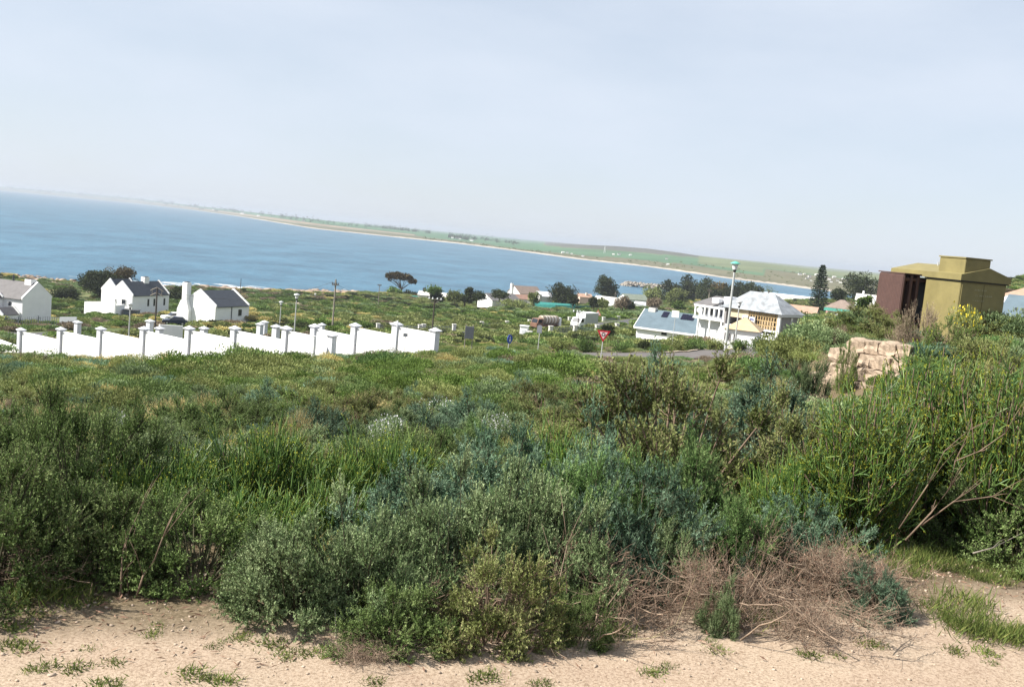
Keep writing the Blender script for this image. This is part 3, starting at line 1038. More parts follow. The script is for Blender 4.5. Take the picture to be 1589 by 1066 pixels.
for x0 in (2.7, 5.6, 6.6, 9.4, 10.4):
    y0, y1 = 2.35, 3.5
    z0, z1 = he + y0 * sl + 0.22, he + y1 * sl + 0.22
    MB().poly([(x0, y0, z0), (x0 + 0.9, y0, z0), (x0 + 0.9, y1, z1), (x0, y1, z1), (x0, y0, z0 + 0.05), (x0 + 0.9, y0, z0 + 0.05), (x0 + 0.9, y1, z1 + 0.05), (x0, y1, z1 + 0.05)],
              [(3, 2, 1, 0), (4, 5, 6, 7), (0, 1, 5, 4), (1, 2, 6, 5), (2, 3, 7, 6), (3, 0, 4, 7)]).build('solar_panel', M['solar'], h)
window(h, 'y0', 4.2, 1.2, 0.8, 0.5, frame='darkgrey')
window(h, 'y0', 9.0, 1.1, 0.9, 0.7, frame='darkgrey')

# house under construction
p0 = W(1205, 538, 125)
h = house(1205, 538, 125, R(60), 'unfinished two-storey house with grey cement walls, timber framing and hipped roof', 'unfinished_house', 10)
zt = W(1205, 488, 125).z - p0.z
zf = zt * 0.45
MB().box(0.0, 5.0, 0.0, 0.25, -1.5, zt).build('wall', M['greyplaster'], h)
MB().box(4.75, 5.0, 0.25, 8.4, -1.5, zt).build('wall', M['greyplaster'], h)
MB().box(0.0, 4.75, 8.15, 8.4, -1.5, zt).build('wall', M['greyplaster'], h)
MB().box(0.0, 4.75, 0.25, 8.15, zf - 0.15, zf + 0.1).build('floor_slab', M['palegrey'], h)
MB().box(-0.05, 0.3, -0.05, 0.32, -1.5, zt - 0.02).build('corner_pier', M['white'], h)
MB().box(0.0, 0.22, 0.33, 2.6, -1.5, zf - 0.45).build('wall', M['palegrey'], h)
MB().box(0.02, 0.24, 2.7, 8.1, -1.5, zf - 0.9).build('wall', M['greyplaster'], h)
for k in range(6):
    MB().box(0.05, 0.17, 0.5 + k * 1.35, 0.62 + k * 1.35, zf - 0.45 if k < 2 else zf - 0.9, zf - 0.16).build('prop', M['galv'], h)
window(h, 'y0', 2.4, 0.7, 0.5, 1.2, m=M['white'], frame='white')
window(h, 'y0', 4.2, 0.5, 0.5, 1.2, m=M['white'], frame='white')
window(h, 'y0', 3.0, zt - 1.5, 0.4, 1.1, m=M['white'], frame='white')
MB().box(-0.1, 5.1, -0.35, -0.1, zt - 0.3, zt + 0.02).build('eave_beam', M['palegrey'], h)
for k in range(11):
    y = 0.42 + k * 0.40
    MB().box(0.02, 0.12, y, y + 0.12, zf + 0.1, zt - 0.02).build('stud', M['wood'], h)
for z in (zf + 0.55, zf + 1.15, zf + 1.75, zt - 0.3):
    MB().box(-0.02, 0.018, 0.34, 4.6, z, z + 0.12).build('rail', M['wood'], h)
MB().box(0.5, 0.7, 1.2, 3.2, zf + 0.1, zt - 0.1).build('board_lining', M['tanwall'], h)
MB().box(0.0, 0.2, 4.7, 7.6, zt - 1.15, zt + 0.25).build('board_panel', M['tanwall'], h)
for k, (y, z) in enumerate(((3.5, zf + 0.5), (4.6, zf + 0.55))):
    q = MB().box(-0.35, -0.05, y, y + 0.8, z, z + 1.0).build('window_pack', M['white'], h)
    MB().box(-0.38, -0.352, y + 0.1, y + 0.7, z + 0.25, z + 0.45).build('sheet', M['bluepack'], q)
    MB().box(-0.38, -0.352, y + 0.1, y + 0.7, z + 0.6, z + 0.8).build('sheet', M['bluepack'], q)
rf = MB().pyramid(-0.5, 5.5, -0.5, 8.9, zt + 0.03, zt + 2.6, 0.0)
rf = MB().poly([(-0.5, -0.5, zt + 0.04), (5.5, -0.5, zt + 0.04), (5.5, 8.9, zt + 0.04), (-0.5, 8.9, zt + 0.04), (2.5, 2.6, zt + 2.5), (2.5, 6.4, zt + 2.5)],
               [(3, 2, 1, 0), (0, 1, 4), (1, 2, 5, 4), (2, 3, 5), (3, 0, 4, 5)]).build('roof', M['patchroof'], h)
# left wing of the same house with columns
wg = 13.5
MB().box(1.5, 6.0, 8.5, wg, -1.5, zt * 0.62).build('wall', M['palegrey'], h)
MB().box(1.5, 5.0, 11.2, wg, zt * 0.62, zt * 1.02).build('wall', M['palegrey'], h)
MB().poly([(0.6, 10.8, zt * 0.95), (6.0, 10.8, zt * 1.2), (6.0, wg + 0.6, zt * 1.2), (0.6, wg + 0.6, zt * 0.95), (0.6, 10.8, zt * 0.99), (6.0, 10.8, zt * 1.25), (6.0, wg + 0.6, zt * 1.25), (0.6, wg + 0.6, zt * 0.99)],
          [(3, 2, 1, 0), (4, 5, 6, 7), (0, 1, 5, 4), (1, 2, 6, 5), (2, 3, 7, 6), (3, 0, 4, 7)]).build('roof', M['tileroof'], h)
MB().cbox(3.0, 5.0, 9.6, 10.8, zt * 0.62, zt * 1.3, 0.05).build('stair_tower', M['palegrey'], h)
MB().cbox(2.0, 3.6, 10.9, 12.0, zt * 0.9, zt * 1.22, 0.05).build('stair_tower', M['white'], h)
MB().box(0.3, 1.5, 8.6, wg + 0.2, zt * 0.5, zt * 0.55).build('balcony_slab', M['white'], h)
for k in range(7):
    y = 8.7 + k * 0.78
    MB().box(0.35, 0.55, y, y + 0.2, zt * 0.55, zt * 0.9).build('column', M['white'], h)
for k in range(3):
    y = 8.9 + k * 1.9
    MB().box(0.35, 0.55, y, y + 0.2, -1.2, zt * 0.5).build('column', M['white'], h)
MB().box(0.3, 0.6, 8.6, wg + 0.2, zt * 0.9, zt * 0.96).build('beam', M['white'], h)
for k in range(4):
    window(h, 'x0', 9.3 + k * 1.1, zt * 0.64, 0.6, zt * 0.22, frame='darkgrey', L_=1.5)

# small pavilion with tan tent roof in front of it
p0 = W(1113, 530, 118)
h = house(1113, 530, 118, R(-8), 'small white plastered pavilion with tan pyramid roof before the unfinished house', 'pavilion', 4)
zt2 = W(1113, 508, 118).z - p0.z
MB().box(0, 4.7, 0, 4.4, -1.2, zt2).build('wall', M['white'], h)
MB().pyramid(0.6, 5.0, -0.35, 4.6, zt2 + 0.02, zt2 + 1.55, 0.0).build('roof', M['tanroof'], h)
for x in (0.9, 1.35, 2.0):
    window(h, 'y0', x, 0.35, 0.3, 0.9, frame='greyplaster')
MB().prism([(-1.0, -1.2), (-0.01, -1.2), (-0.01, zt2 - 0.1)], 'y', 0.1, 0.4).build('raking_wall', M['white'], h)

# right-hand edge: white house with blue-grey roof, pink roofed house behind
p0 = W(1548, 518, 88)
h = house(1548, 518, 88, R(-12), 'white house with blue-grey roof just past the olive cabinet', 'house', 7)
he = W(1548, 491, 88).z - p0.z
gable(h, 12, 7, he, he + 1.9, M['white'], M['blueroof'], parapet=False, over=0.3)
MB().box(-0.3, 12.3, -0.42, -0.32, he - 0.3, he - 0.08).build('gutter', M['darkgrey'], h)
window(h, 'y0', 2.4, 0.55, 0.9, 0.75, frame='white', m=M['bluepack'])
for k in range(3):
    MB().box(0.9 + k * 0.55, 1.05 + k * 0.55, 1.0, 1.15, he + 0.55, he + 0.95).build('roof_vent', M['slate'], h)
p0 = W(1552, 474, 125)
h = house(1552, 474, 125, R(-14), 'house with pinkish tiled hip roofs behind the blue-grey roof', 'house', 7)
MB().box(0, 9, 0, 7, -2.5, 1.2).build('wall', M['offwhite'], h)
MB().pyramid(-0.5, 5.5, -0.5, 7.5, 1.2, 2.9, 0.0).build('roof', M['pinkroof'], h)
MB().pyramid(3.4, 9.8, -0.8, 6.0, 1.25, 3.2, 1.0).build('roof', M['pinkroof'], h)
MB().pyramid(-0.8, 3.6, -2.2, 1.6, 0.35, 1.4, 1.0).build('porch_roof', M['palegrey'], h)

# houses by the water in the middle distance
p = W(742, 472, 330)
h = house(742, 472, 330, R(-12), 'flat-roofed white house with one dark window strip at the shore', 'house', 6)
MB().box(0, 5.0, 0, 6, -1.5, 3.0).build('wall', M['white'], h)
MB().box(-0.1, 5.1, -0.1, 6.1, 3.0, 3.15).build('roof', M['white'], h)
window(h, 'y0', 1.6, 1.4, 2.0, 0.8, frame='white')
h = house(760, 477, 322, R(42), 'white gabled house with pale tile roof beside the flat-roofed one', 'house', 8)
gable(h, 13, 7.4, 2.4, 4.4, M['white'], M['tileroof'], parapet=False, oy=-1.0)
MB().box(1.0, 3.2, -1.12, -1.01, 0.3, 2.0).build('door', M['offwhite'], h)
h = house(806, 466, 372, R(38), 'tall white gabled house with chimney and brown roof by the water', 'house', 8)
gable(h, 11, 8.0, 2.6, 5.2, M['white'], M['brownroof'], parapet=False)
chimney(h, -0.8, 0.2, 4.6, 5.6, -1.0, 6.0)
h = house(790, 470, 350, R(30), 'low house with reddish roof in front of the tall gabled one', 'house', 6)
gable(h, 9, 5.4, 1.6, 3.0, M['offwhite'], M['redroof'], parapet=False)
h = house(836, 468, 352, R(28), 'small white cottage with pale roof left of the round dark tree', 'house', 5)
gable(h, 5.5, 4.2, 2.0, 3.5, M['white'], M['palegrey'], parapet=False)
MB().box(-0.3, 0.6, -0.9, -0.05, -0.5, 2.6).build('gate_pier', M['offwhite'], h)
h = house(899, 472, 400, R(20), 'pinkish plastered house between the two dark trees', 'house', 6)
gable(h, 5.5, 5, 3.0, 4.2, mat('pink_plaster', (0.62, 0.46, 0.38), 0.9, 0.1, 0.8), M['pinkroof'], parapet=False)
chimney(h, 2.9, 3.6, 1.0, 1.8, 3.0, 4.9, M['offwhite'])
h = house(921, 473, 385, R(-14), 'house with long pale low-pitched roof under the tall dark tree', 'house', 7)
gable(h, 8.6, 6.5, 2.2, 3.5, M['white'], M['offwhite'], parapet=False, oy=0.5)
MB().box(5.9, 8.4, -0.9, 0.45, -1, 1.9).build('porch', M['white'], h)
h = house(972, 474, 410, R(40), 'white gabled house with green-grey roof beside the breakwater', 'house', 7)
gable(h, 12, 6.2, 2.6, 4.6, M['white'], mat('green_grey_roof', (0.22, 0.25, 0.2), 0.8, 0.1, 1.0), parapet=False)
h = house(984, 479, 372, R(-8), 'low white outbuilding with covered stoep near the bungalow', 'house', 5)
gable(h, 4.8, 4.2, 2.0, 2.6, M['white'], M['palegrey'], parapet=False)
MB().box(2.0, 4.4, -1.4, -0.05, 1.5, 1.62).build('stoep_roof', M['palegrey'], h)
for x in (2.1, 4.2):
    MB().box(x, x + 0.14, -1.35, -1.2, -0.5, 1.5).build('post', M['white'], h)
h = house(648, 465, 372, R(-10), 'cream house with long pale roof right of the umbrella tree', 'house', 7)
gable(h, 11, 6.5, 1.9, 3.2, M['offwhite'], M['offwhite'], parapet=False)
chimney(h, 1.2, 2.4, 2.6, 3.6, 2.4, 4.5, M['darkgrey'])
MB().box(-5.0, -0.4, 0.5, 4.0, 0.9, 1.1).build('carport_roof', M['shadenet'], h)
for x in (-4.8, -2.8, -0.7):
    MB().box(x, x + 0.12, 0.6, 0.72, -0.6, 0.9).build('post', M['white'], h)
h = house(1222, 490, 255, R(-9), 'house with broad salmon tiled roof left of the tall pine', 'house', 7)
gable(h, 7.0, 6.5, 1.0, 2.8, M['offwhite'], M['pinkroof'], parapet=False)
h = house(1281, 488, 262, R(-9), 'house with brown hipped roof above a green strip by the pine', 'house', 7)
MB().box(0, 7, 0, 6, -1.5, 2.0).build('wall', mat('rose_wall', (0.55, 0.30, 0.28), 0.9, 0.1, 0.8), h)
MB().poly([(-0.6, -0.6, 2.0), (7.6, -0.6, 2.0), (7.6, 6.6, 2.0), (-0.6, 6.6, 2.0), (2.9, 3.0, 4.3), (4.1, 3.0, 4.3)],
          [(3, 2, 1, 0), (0, 1, 5, 4), (1, 2, 5), (2, 3, 4, 5), (3, 0, 4)]).build('roof', M['brownroof'], h)
MB().poly([(-0.4, -0.62, 1.95), (7.4, -0.62, 1.95), (7.4, -1.7, 1.2), (-0.4, -1.7, 1.2)], [(0, 1, 2, 3), (3, 2, 1, 0)]).build('awning', M['green_lamp'], h)
MB().box(6.6, 7.2, -2.2, -1.6, -1.0, 1.9).build('gate_pier', M['offwhite'], h)
h = house(1326, 476, 330, R(-6), 'white house with dormered pale roof under the round tree', 'house', 7)
gable(h, 9.0, 6, 2.2, 4.4, M['white'], M['offwhite'], parapet=False)
chimney(h, 1.7, 2.3, 2.6, 3.2, 3.4, 5.6)
gable(h, 3.4, 3, 2.6, 4.5, M['white'], M['offwhite'], ridge='y', parapet=False, ox=3.0, oy=-1.5)
h = house(1330, 486, 300, R(-8), 'low brown-roofed house in front of the white dormered house', 'house', 6)
gable(h, 8, 5, 1.4, 2.8, M['offwhite'], M['brownroof'], parapet=False)
h = house(1157, 471, 700, R(-9), 'long bright white harbour factory shed behind the unfinished house', 'factory_shed', 26)
h['category'] = 'factory'
gable(h, 52, 18, 7.8, 9.2, M['white'], M['white'], parapet=False)
for k in range(6):
    window(h, 'y0', 5 + k * 8, 1.5, 1.6, 1.4, frame='palegrey')

# green shade-cloth fence below the round tree
t = thing('shade_cloth_fence', 'long green shade-cloth fence below the round dark tree', 'fence', W(829, 476, 330))
o = W(829, 476, 330)
pts = [W(829, 477, 330) - o, W(862, 479, 325) - o, W(893, 480, 325) - o, W(921, 479, 335) - o]
for a, b in zip(pts[:-1], pts[1:]):
    MB().poly([a + Vector((0, 0, -1)), b + Vector((0, 0, -1)), b + Vector((0, 0, 1.1)), a + Vector((0, 0, 1.1)),
               a + Vector((0, 0.08, -1)), b + Vector((0, 0.08, -1)), b + Vector((0, 0.08, 1.1)), a + Vector((0, 0.08, 1.1))],
              [(0, 1, 2, 3), (7, 6, 5, 4), (3, 2, 6, 7), (0, 4, 5, 1)]).build('cloth_panel', M['shadenet'], t)
for a in pts:
    MB().box(a.x - 0.07, a.x + 0.07, a.y - 0.1, a.y - 0.02, a.z - 1, a.z + 1.35).build('post', M['darkgrey'], t)
MB().poly([pts[0] + Vector((-0.5, 0, 0.9)), pts[2] + Vector((0, 0, 1.16)), pts[2] + Vector((0, 4, 1.3)), pts[0] + Vector((-0.5, 4, 1.7)),
           pts[0] + Vector((-0.5, 0, 0.98)), pts[2] + Vector((0, 0, 1.24)), pts[2] + Vector((0, 4, 1.38)), pts[0] + Vector((-0.5, 4, 1.78))],
          [(3, 2, 1, 0), (4, 5, 6, 7), (0, 1, 5, 4), (1, 2, 6, 5), (2, 3, 7, 6), (3, 0, 4, 7)]).build('shade_roof', M['shadenet'], t)

# ------------------------------------------------------------------ white boundary wall in stepped bays
# pillar: photo x, photo y of cap, forward distance
ROW_A = [(-36, 508.5, 109), (33, 508, 101), (95, 507, 97.5), (157, 506.3, 94.5), (224, 506, 91), (294, 505.3, 87.5), (365, 505, 84.5), (445, 505, 81)]
ROW_B = [(489, 502, 86.5), (552, 500.5, 83.5), (616, 498.5, 80.5), (676, 508, 78)]


def pillar(parent, q, hgt, rz, w=0.58):
    s = MB().cbox(-w / 2, w / 2, -w / 2, w / 2, -hgt, 0.0, 0.03)
    o = s.build('pillar', M['palegrey'], parent, q, rz)
    c = MB().box(-w / 2 - 0.07, w / 2 + 0.07, -w / 2 - 0.07, w / 2 + 0.07, 0.002, 0.10)
    c.pyramid(-w / 2 - 0.13, w / 2 + 0.13, -w / 2 - 0.13, w / 2 + 0.13, 0.102, 0.36)
    c.build('cap', M['palegrey'], o)
    return o


def stepped_wall(row, label, drop=0.14, low=4.2, last=None):
    P = [W(*r_) - Vector((0, 0, 0.36)) for r_ in row]
    t = thing('boundary_wall', label, 'wall', P[0])
    o = P[0].copy()
    for i, p_ in enumerate(P):
        q = P[min(i + 1, len(P) - 1)] - P[max(i - 1, 0)]
        pillar(t, p_ - o, low, math.atan2(q.y, q.x))
    if last is not None:
        P = P + [last]
    for a, b in zip(P[:-1], P[1:]):
        d = b - a
        ln = math.hypot(d.x, d.y)
        e0 = 0.31
        q = MB().box(e0, ln - (0.31 if b is not last else 0.0), -0.11, 0.11, -low, -drop)
        pn = q.build('panel', M['white'], t, a - o, math.atan2(d.y, d.x))
        MB().box(e0, ln - (0.31 if b is not last else 0.0), -0.15, 0.15, -drop + 0.002, -drop + 0.06).build('coping', M['white'], pn)
        mid = (a + b) / 2
        BLOCK.append((np.array([(a.x, a.y), (b.x, b.y)]), 1.4))
    return t


lastA = W(490, 509.5, 79.0) - Vector((0, 0, 0.36))
stepped_wall(ROW_A, 'long stepped white boundary wall with pale grey capped pillars below the cottages', last=lastA)
stepped_wall(ROW_B, 'shorter stepped white boundary wall with four pillars behind the small grey sign')
p = W(516, 515.5, 79.5) - Vector((0, 0, 0.36))
t = thing('gate_pillar', 'lone pale grey capped gate pillar standing in front of the shorter wall', 'pillar', p - Vector((0, 0, 3.2)))
pillar(t, Vector((0, 0, 3.2)), 3.4, R(-28), 0.58)

# pillars and low walls of other plots behind it (each stands free)
lab = {(121, 497, 118): 'white pillar behind the wall, right of the garden wall', (233, 495, 112): 'white pillar behind the wall below the creosoted pole',
       (248, 506, 104): 'squat white pillar behind the wall right of the creosoted pole', (317, 506, 104): 'squat white pillar in front of the cottage gable',
       (404, 500, 118): 'white pillar behind the wall at the cottage terrace end', (411, 497, 128): 'farther white pillar just past the cottage terrace',
       (429, 503, 98): 'white pillar directly left of the wall pillar by the street lamp', (500, 501, 130): 'white pillar just past the corner of the long wall'}
for (px, py, Y), l_ in lab.items():
    p = W(px, py, Y) - Vector((0, 0, 0.36))
    t = thing('plot_pillar', l_, 'pillar', p - Vector((0, 0, 1.9)), 0, 'free-standing plot pillars behind the wall')
    pillar(t, Vector((0, 0, 1.9)), 3.0, R(-25), 0.62)
seg_wall('plot_wall', W(282, 519, 110), W(246, 517, 108), 1.0, 0.22, M['white'], 'short white plot wall behind the long wall near creosoted pole')

# fence with white piers along the road
FAR_P = [(587, 503, 172), (607, 502, 178), (652, 505, 172), (658, 504, 175), (705, 504, 175), (748, 500, 196), (787, 499, 200), (822, 497, 204), (884, 493, 212), (937, 493, 214), (960, 491.5, 222)]
NEAR_P = [(712, 508, 160), (812, 511, 150), (855, 507, 160), (893, 506, 163), (927, 505, 165), (958, 503, 172)]


def pier_fence(rows, label, palis=True, w=0.62):
    P = [W(*r_) for r_ in rows]
    t = thing('pier_fence', label, 'fence', P[0])
    o = P[0].copy()
    for p_ in P:
        g = gz(p_.x, p_.y)
        hgt = max(1.6, p_.z - g + 0.6)
        q = MB().cbox(-w / 2, w / 2, -w / 2, w / 2, -hgt, 0, 0.05)
        q.box(-w / 2 - 0.06, w / 2 + 0.06, -w / 2 - 0.06, w / 2 + 0.06, 0.003, 0.14)
        q.build('pier', M['offwhite'], t, p_ - o, R(20))
    for a, b in zip(P[:-1], P[1:]):
        d = b - a
        n = max(2, int(d.length / 0.3))
        s = MB()
        for k in range(1, n):
            q = a + d * (k / n) - o
            s.box(q.x - 0.03, q.x + 0.03, q.y - 0.02, q.y + 0.02, q.z - 1.6, q.z - 0.2)
        for zz in (-0.35, -1.4):
            s.tube([a - o + Vector((0, 0, zz)), b - o + Vector((0, 0, zz))], 0.03, 4)
        s.build('palisade_bay', M['fencegrey'], t)
    return t


pier_fence(FAR_P[5:], 'palisade fence with white piers on the far side of the road')
pier_fence(NEAR_P[2:], 'palisade fence with white piers on the near side, before the trucks')
pier_fence(FAR_P[:5], 'palisade fence with small white piers behind the shorter wall')
p = W(806, 520, 148)
t = thing('meter_kiosk', 'squat white masonry meter kiosk beside the road near the tanker', 'kiosk', p - Vector((0, 0, 0.6)), R(-10))
MB().cbox(0, 1.2, 0, 1.0, -0.5, 2.0, 0.05).build('body', M['white'], t)
MB().cbox(1.25, 2.0, -0.4, 0.7, -0.5, 1.4, 0.05).build('annexe', M['offwhite'], t)
MB().box(-0.1, 1.3, -0.1, 1.1, 2.0, 2.12).build('cap', M['white'], t)
MB().box(0.3, 0.9, -0.04, -0.003, 0.4, 1.5).build('door', M['palegrey'], t)


# ------------------------------------------------------------------ vehicles
def wheel(parent, x, y, r_, w=0.28):
    a = MB()
    a.tube([(0, -w / 2, 0), (0, w / 2, 0)], r_, 16)
    o = a.build('wheel', M['tyre'], parent, (x, y, r_))
    MB().tube([(0, -w / 2 - 0.015, 0), (0, w / 2 + 0.015, 0)], r_ * 0.55, 12).build('rim', M['galv'], o)
    return o


# white box truck driving left and towards us
p = hit(893, 512.5)
p = W(905, 512, p.y)
p.z = gz(p.x, p.y) + 0.15
rz = R(236)
t = thing('box_truck', 'white box truck with windowed cab driving on the road', 'truck', p, rz, None, 0.88)
# local +x is forward
MB().cbox(-4.0, 1.6, -1.2, 1.2, 0.85, 3.5, 0.06).build('cargo_box', M['truckwhite'], t)
MB().box(-3.9, 1.5, 1.203, 1.22, 0.95, 3.3).build('side_panel', M['truckgrey'], t)
MB().prism([(1.7, 0.5), (3.75, 0.5), (3.8, 1.35), (3.55, 1.5), (3.0, 2.4), (1.7, 2.5)], 'y', -1.1, 1.1).build('cab', M['truckwhite'], t)
MB().poly([(3.58, -0.95, 1.52), (3.58, 0.95, 1.52), (3.06, 0.9, 2.33), (3.06, -0.9, 2.33), (3.6, -0.95, 1.55), (3.6, 0.95, 1.55), (3.08, 0.9, 2.36), (3.08, -0.9, 2.36)],
          [(3, 2, 1, 0), (4, 5, 6, 7), (0, 1, 5, 4), (1, 2, 6, 5), (2, 3, 7, 6), (3, 0, 4, 7)]).build('windscreen', M['pane'], t)
for s in (-1, 1):
    MB().poly([(2.0, s * 1.115, 1.5), (3.3, s * 1.115, 1.5), (2.95, s * 1.115, 2.25), (2.0, s * 1.115, 2.3)], [(0, 1, 2, 3), (3, 2, 1, 0)]).build('side_window', M['pane'], t)
    MB().box(3.75, 3.84, s * 0.85 - 0.2, s * 0.85 + 0.2, 0.95, 1.2).build('headlight', M['lampglass'], t)
MB().box(3.7, 3.86, -1.1, 1.1, 0.45, 0.75).build('bumper', M['darkgrey'], t)
MB().box(-3.9, 3.0, -0.5, 0.5, 0.5, 0.85).build('chassis', M['darkgrey'], t)
for x in (-2.6, 2.7):
    for s in (-1, 1):
        wheel(t, x, s * 1.0, 0.47)
BLOCK.append((np.array([(p.x - 4, p.y), (p.x + 4, p.y)]), 4))

# dusty tanker truck driving right
p = hit(845, 512)
p = W(846, 509.5, p.y)
p.z = gz(p.x, p.y) + 0.15
t = thing('tanker_truck', 'dusty brown tanker truck with banded round tank', 'truck', p, R(222), None, 0.8)
MB().tube([(-3.6, 0, 2.25), (-3.5, 0, 2.25), (1.7, 0, 2.25), (1.85, 0, 2.25)], [0.75, 1.05, 1.05, 0.8], 20).build('tank', M['tank'], t)
for x in (-2.4, -1.4, -0.4, 0.5):
    MB().tube([(x - 0.17, 0, 2.25), (x + 0.17, 0, 2.25)], 1.075, 20).build('tank_band', M['tankband'], t)
MB().prism([(2.0, 0.5), (4.0, 0.5), (4.05, 1.4), (3.8, 1.5), (3.5, 2.5), (2.0, 2.6)], 'y', -1.15, 1.15).build('cab', M['cabbrown'], t)
MB().poly([(3.83, -0.95, 1.52), (3.83, 0.95, 1.52), (3.55, 0.9, 2.4), (3.55, -0.9, 2.4), (3.86, -0.95, 1.55), (3.86, 0.95, 1.55), (3.58, 0.9, 2.43), (3.58, -0.9, 2.43)],
          [(3, 2, 1, 0), (4, 5, 6, 7), (0, 1, 5, 4), (1, 2, 6, 5), (2, 3, 7, 6), (3, 0, 4, 7)]).build('windscreen', M['pane'], t)
for s in (-1, 1):
    MB().poly([(2.3, s * 1.16, 1.55), (3.55, s * 1.16, 1.55), (3.35, s * 1.16, 2.35), (2.3, s * 1.16, 2.35)], [(0, 1, 2, 3), (3, 2, 1, 0)]).build('side_window', M['pane'], t)
MB().box(-4.0, 3.4, -0.6, 0.6, 0.6, 1.15).build('chassis', M['cabbrown'], t)
MB().box(-4.3, -3.7, -1.0, 1.0, 0.9, 2.9).build('rear_frame', M['truckwhite'], t)
for x in (-3.0, -1.9, 2.9):
    for s in (-1, 1):
        wheel(t, x, s * 1.0, 0.5)


def car(p, rz, label, m):
    t = thing('car', label, 'car', p, rz)
    MB().prism([(-2.1, 0.35), (2.1, 0.35), (2.15, 0.72), (1.9, 0.85), (0.95, 0.93), (-1.9, 0.98), (-2.12, 0.8)], 'y', -0.85, 0.85).build('body', m, t)
    MB().poly([(0.95, -0.78, 0.93), (0.95, 0.78, 0.93), (-1.75, 0.78, 0.97), (-1.75, -0.78, 0.97), (0.25, -0.62, 1.42), (0.25, 0.62, 1.42), (-1.25, 0.62, 1.42), (-1.25, -0.62, 1.42)],
              [(0, 1, 5, 4), (1, 2, 6, 5), (2, 3, 7, 6), (3, 0, 4, 7)]).build('windows', M['pane'], t)
    MB().cbox(-1.3, 0.3, -0.64, 0.64, 1.40, 1.47, 0.03).build('car_roof', m, t)
    for x in (-1.3, 1.3):
        for s in (-1, 1):
            wheel(t, x, s * 0.76, 0.31, 0.2)
    for s in (-1, 1):
        MB().box(2.1, 2.17, s * 0.6 - 0.17, s * 0.6 + 0.17, 0.6, 0.75).build('headlight', M['lampglass'], t)
    return t


p = W(269, 497, 176)
p.z = gz(p.x, p.y) + 0.1
p2 = W(271, 503, 164)
for (px, Y, rz, lab_, m_) in ((269, 179, R(228), 'small white car parked left of the cottage chimney', M['truckwhite']), (272, 170, R(196), 'dark blue car parked beside the cottage gable', M['carblue'])):
    q = W(px, 495, Y)
    q.z = W(px, 497 if Y > 175 else 504, Y).z
    car(q, rz, lab_, m_)

# ------------------------------------------------------------------ poles, lamps, signs
def pole_base(px, py, Y, sink=0.6):
    return W(px, py, Y)


def utility_pole(px, top, bot, Y, label, m, arms, r_=0.13):
    """arms: list of (height below top, half length, insulator colour or None)"""
    p0, p1 = W(px, bot, Y), W(px, top, Y)
    h_ = p1.z - p0.z
    t = thing('utility_pole', label, 'utility pole', p0)
    MB().tube([(0, 0, -1.0), (0, 0, h_ * 0.5), (0, 0, h_)], [r_ * 1.2, r_, r_ * 0.85], 8).build('pole', m, t)
    for dz, hl, ins in arms:
        a = MB().box(-hl, hl, -r_ - 0.1, -r_ + 0.0, h_ - dz, h_ - dz + 0.14).build('crossarm', m, t)
        for k in (-1, -0.45, 0.45, 1):
            MB().tube([(hl * k * 0.93, -r_ - 0.05, h_ - dz + 0.14), (hl * k * 0.93, -r_ - 0.05, h_ - dz + 0.42)], [0.09, 0.06], 8).build('insulator', M[ins], a)
    return t


t = utility_pole(241, 446, 503, 150, 'creosoted pole with pale peaked cross-arms before the double-gabled house', M['pole'], [])
hh = W(241, 446, 150).z - W(241, 503, 150).z
for z0 in (hh - 0.3, hh - 1.1):
    a = MB()
    a.tube([(-1.0, 0, z0 - 0.25), (-0.6, 0, z0), (0, 0, z0 + 0.3), (0.6, 0, z0), (1.0, 0, z0 - 0.25)], 0.07, 5)
    a.build('crossarm', M['palepole'], t)
for s in (-1, 1):
    MB().tube([(s * 0.75, 0, hh - 1.2), (s * 0.75, 0, hh - 0.2)], 0.05, 5).build('bracket', M['palepole'], t)
utility_pole(516, 433, 506, 150, 'tall weathered pole with twin insulators behind the shorter wall', M['palepole'], [(0.95, 0.5, 'pole')], 0.13)
t = utility_pole(671, 466, 508, 165, 'dark pole with white insulators on forked cross-arms behind the shorter wall end', M['pole'], [], 0.11)
hh = W(671, 466, 165).z - W(671, 508, 165).z
for s in (-1, 1):
    MB().tube([(0, 0, hh - 0.55), (s * 0.6, 0, hh - 0.2), (s * 0.65, 0, hh + 0.35)], 0.05, 5).build('crossarm', M['palepole'], t)
MB().tube([(-1.0, 0, hh + 0.2), (1.15, 0, hh + 0.2)], 0.05, 5).build('crossarm', M['palepole'], t)
for x in (-0.95, -0.35, 0.45, 1.1):
    MB().tube([(x, 0, hh + 0.22), (x, 0, hh + 0.5)], [0.13, 0.1], 8).build('insulator', M['lampglass'], t)
t = utility_pole(896, 482, 512, 168, 'dark pole topped with four white insulators in front of the box truck', M['pole'], [], 0.08)
hh = W(896, 482, 168).z - W(896, 512, 168).z
MB().box(-1.0, 0.8, -0.06, 0.06, hh - 0.35, hh - 0.25).build('crossarm', M['pole'], t)
for x in (-0.95, -0.3, 0.15, 0.75):
    MB().tube([(x, 0, hh - 0.24), (x, 0, hh + 0.05)], [0.13, 0.1], 8).build('insulator', M['lampglass'], t)
utility_pole(372.5, 432, 458, 300, 'thin dark pole standing alone on the rocky shore', M['pole'], [], 0.1)
utility_pole(586, 441, 482, 260, 'thin pole in the scrub left of the umbrella tree', M['palepole'], [(0.4, 0.5, 'pole')], 0.09)
utility_pole(953, 453, 476, 330, 'pale pole with small cross-arm by the low-roofed house', M['palepole'], [(0.9, 0.6, 'pole')], 0.12)
utility_pole(1098, 449, 480, 190, 'pale pole behind the unfinished house', M['palepole'], [(0.4, 0.4, 'pole')], 0.12)


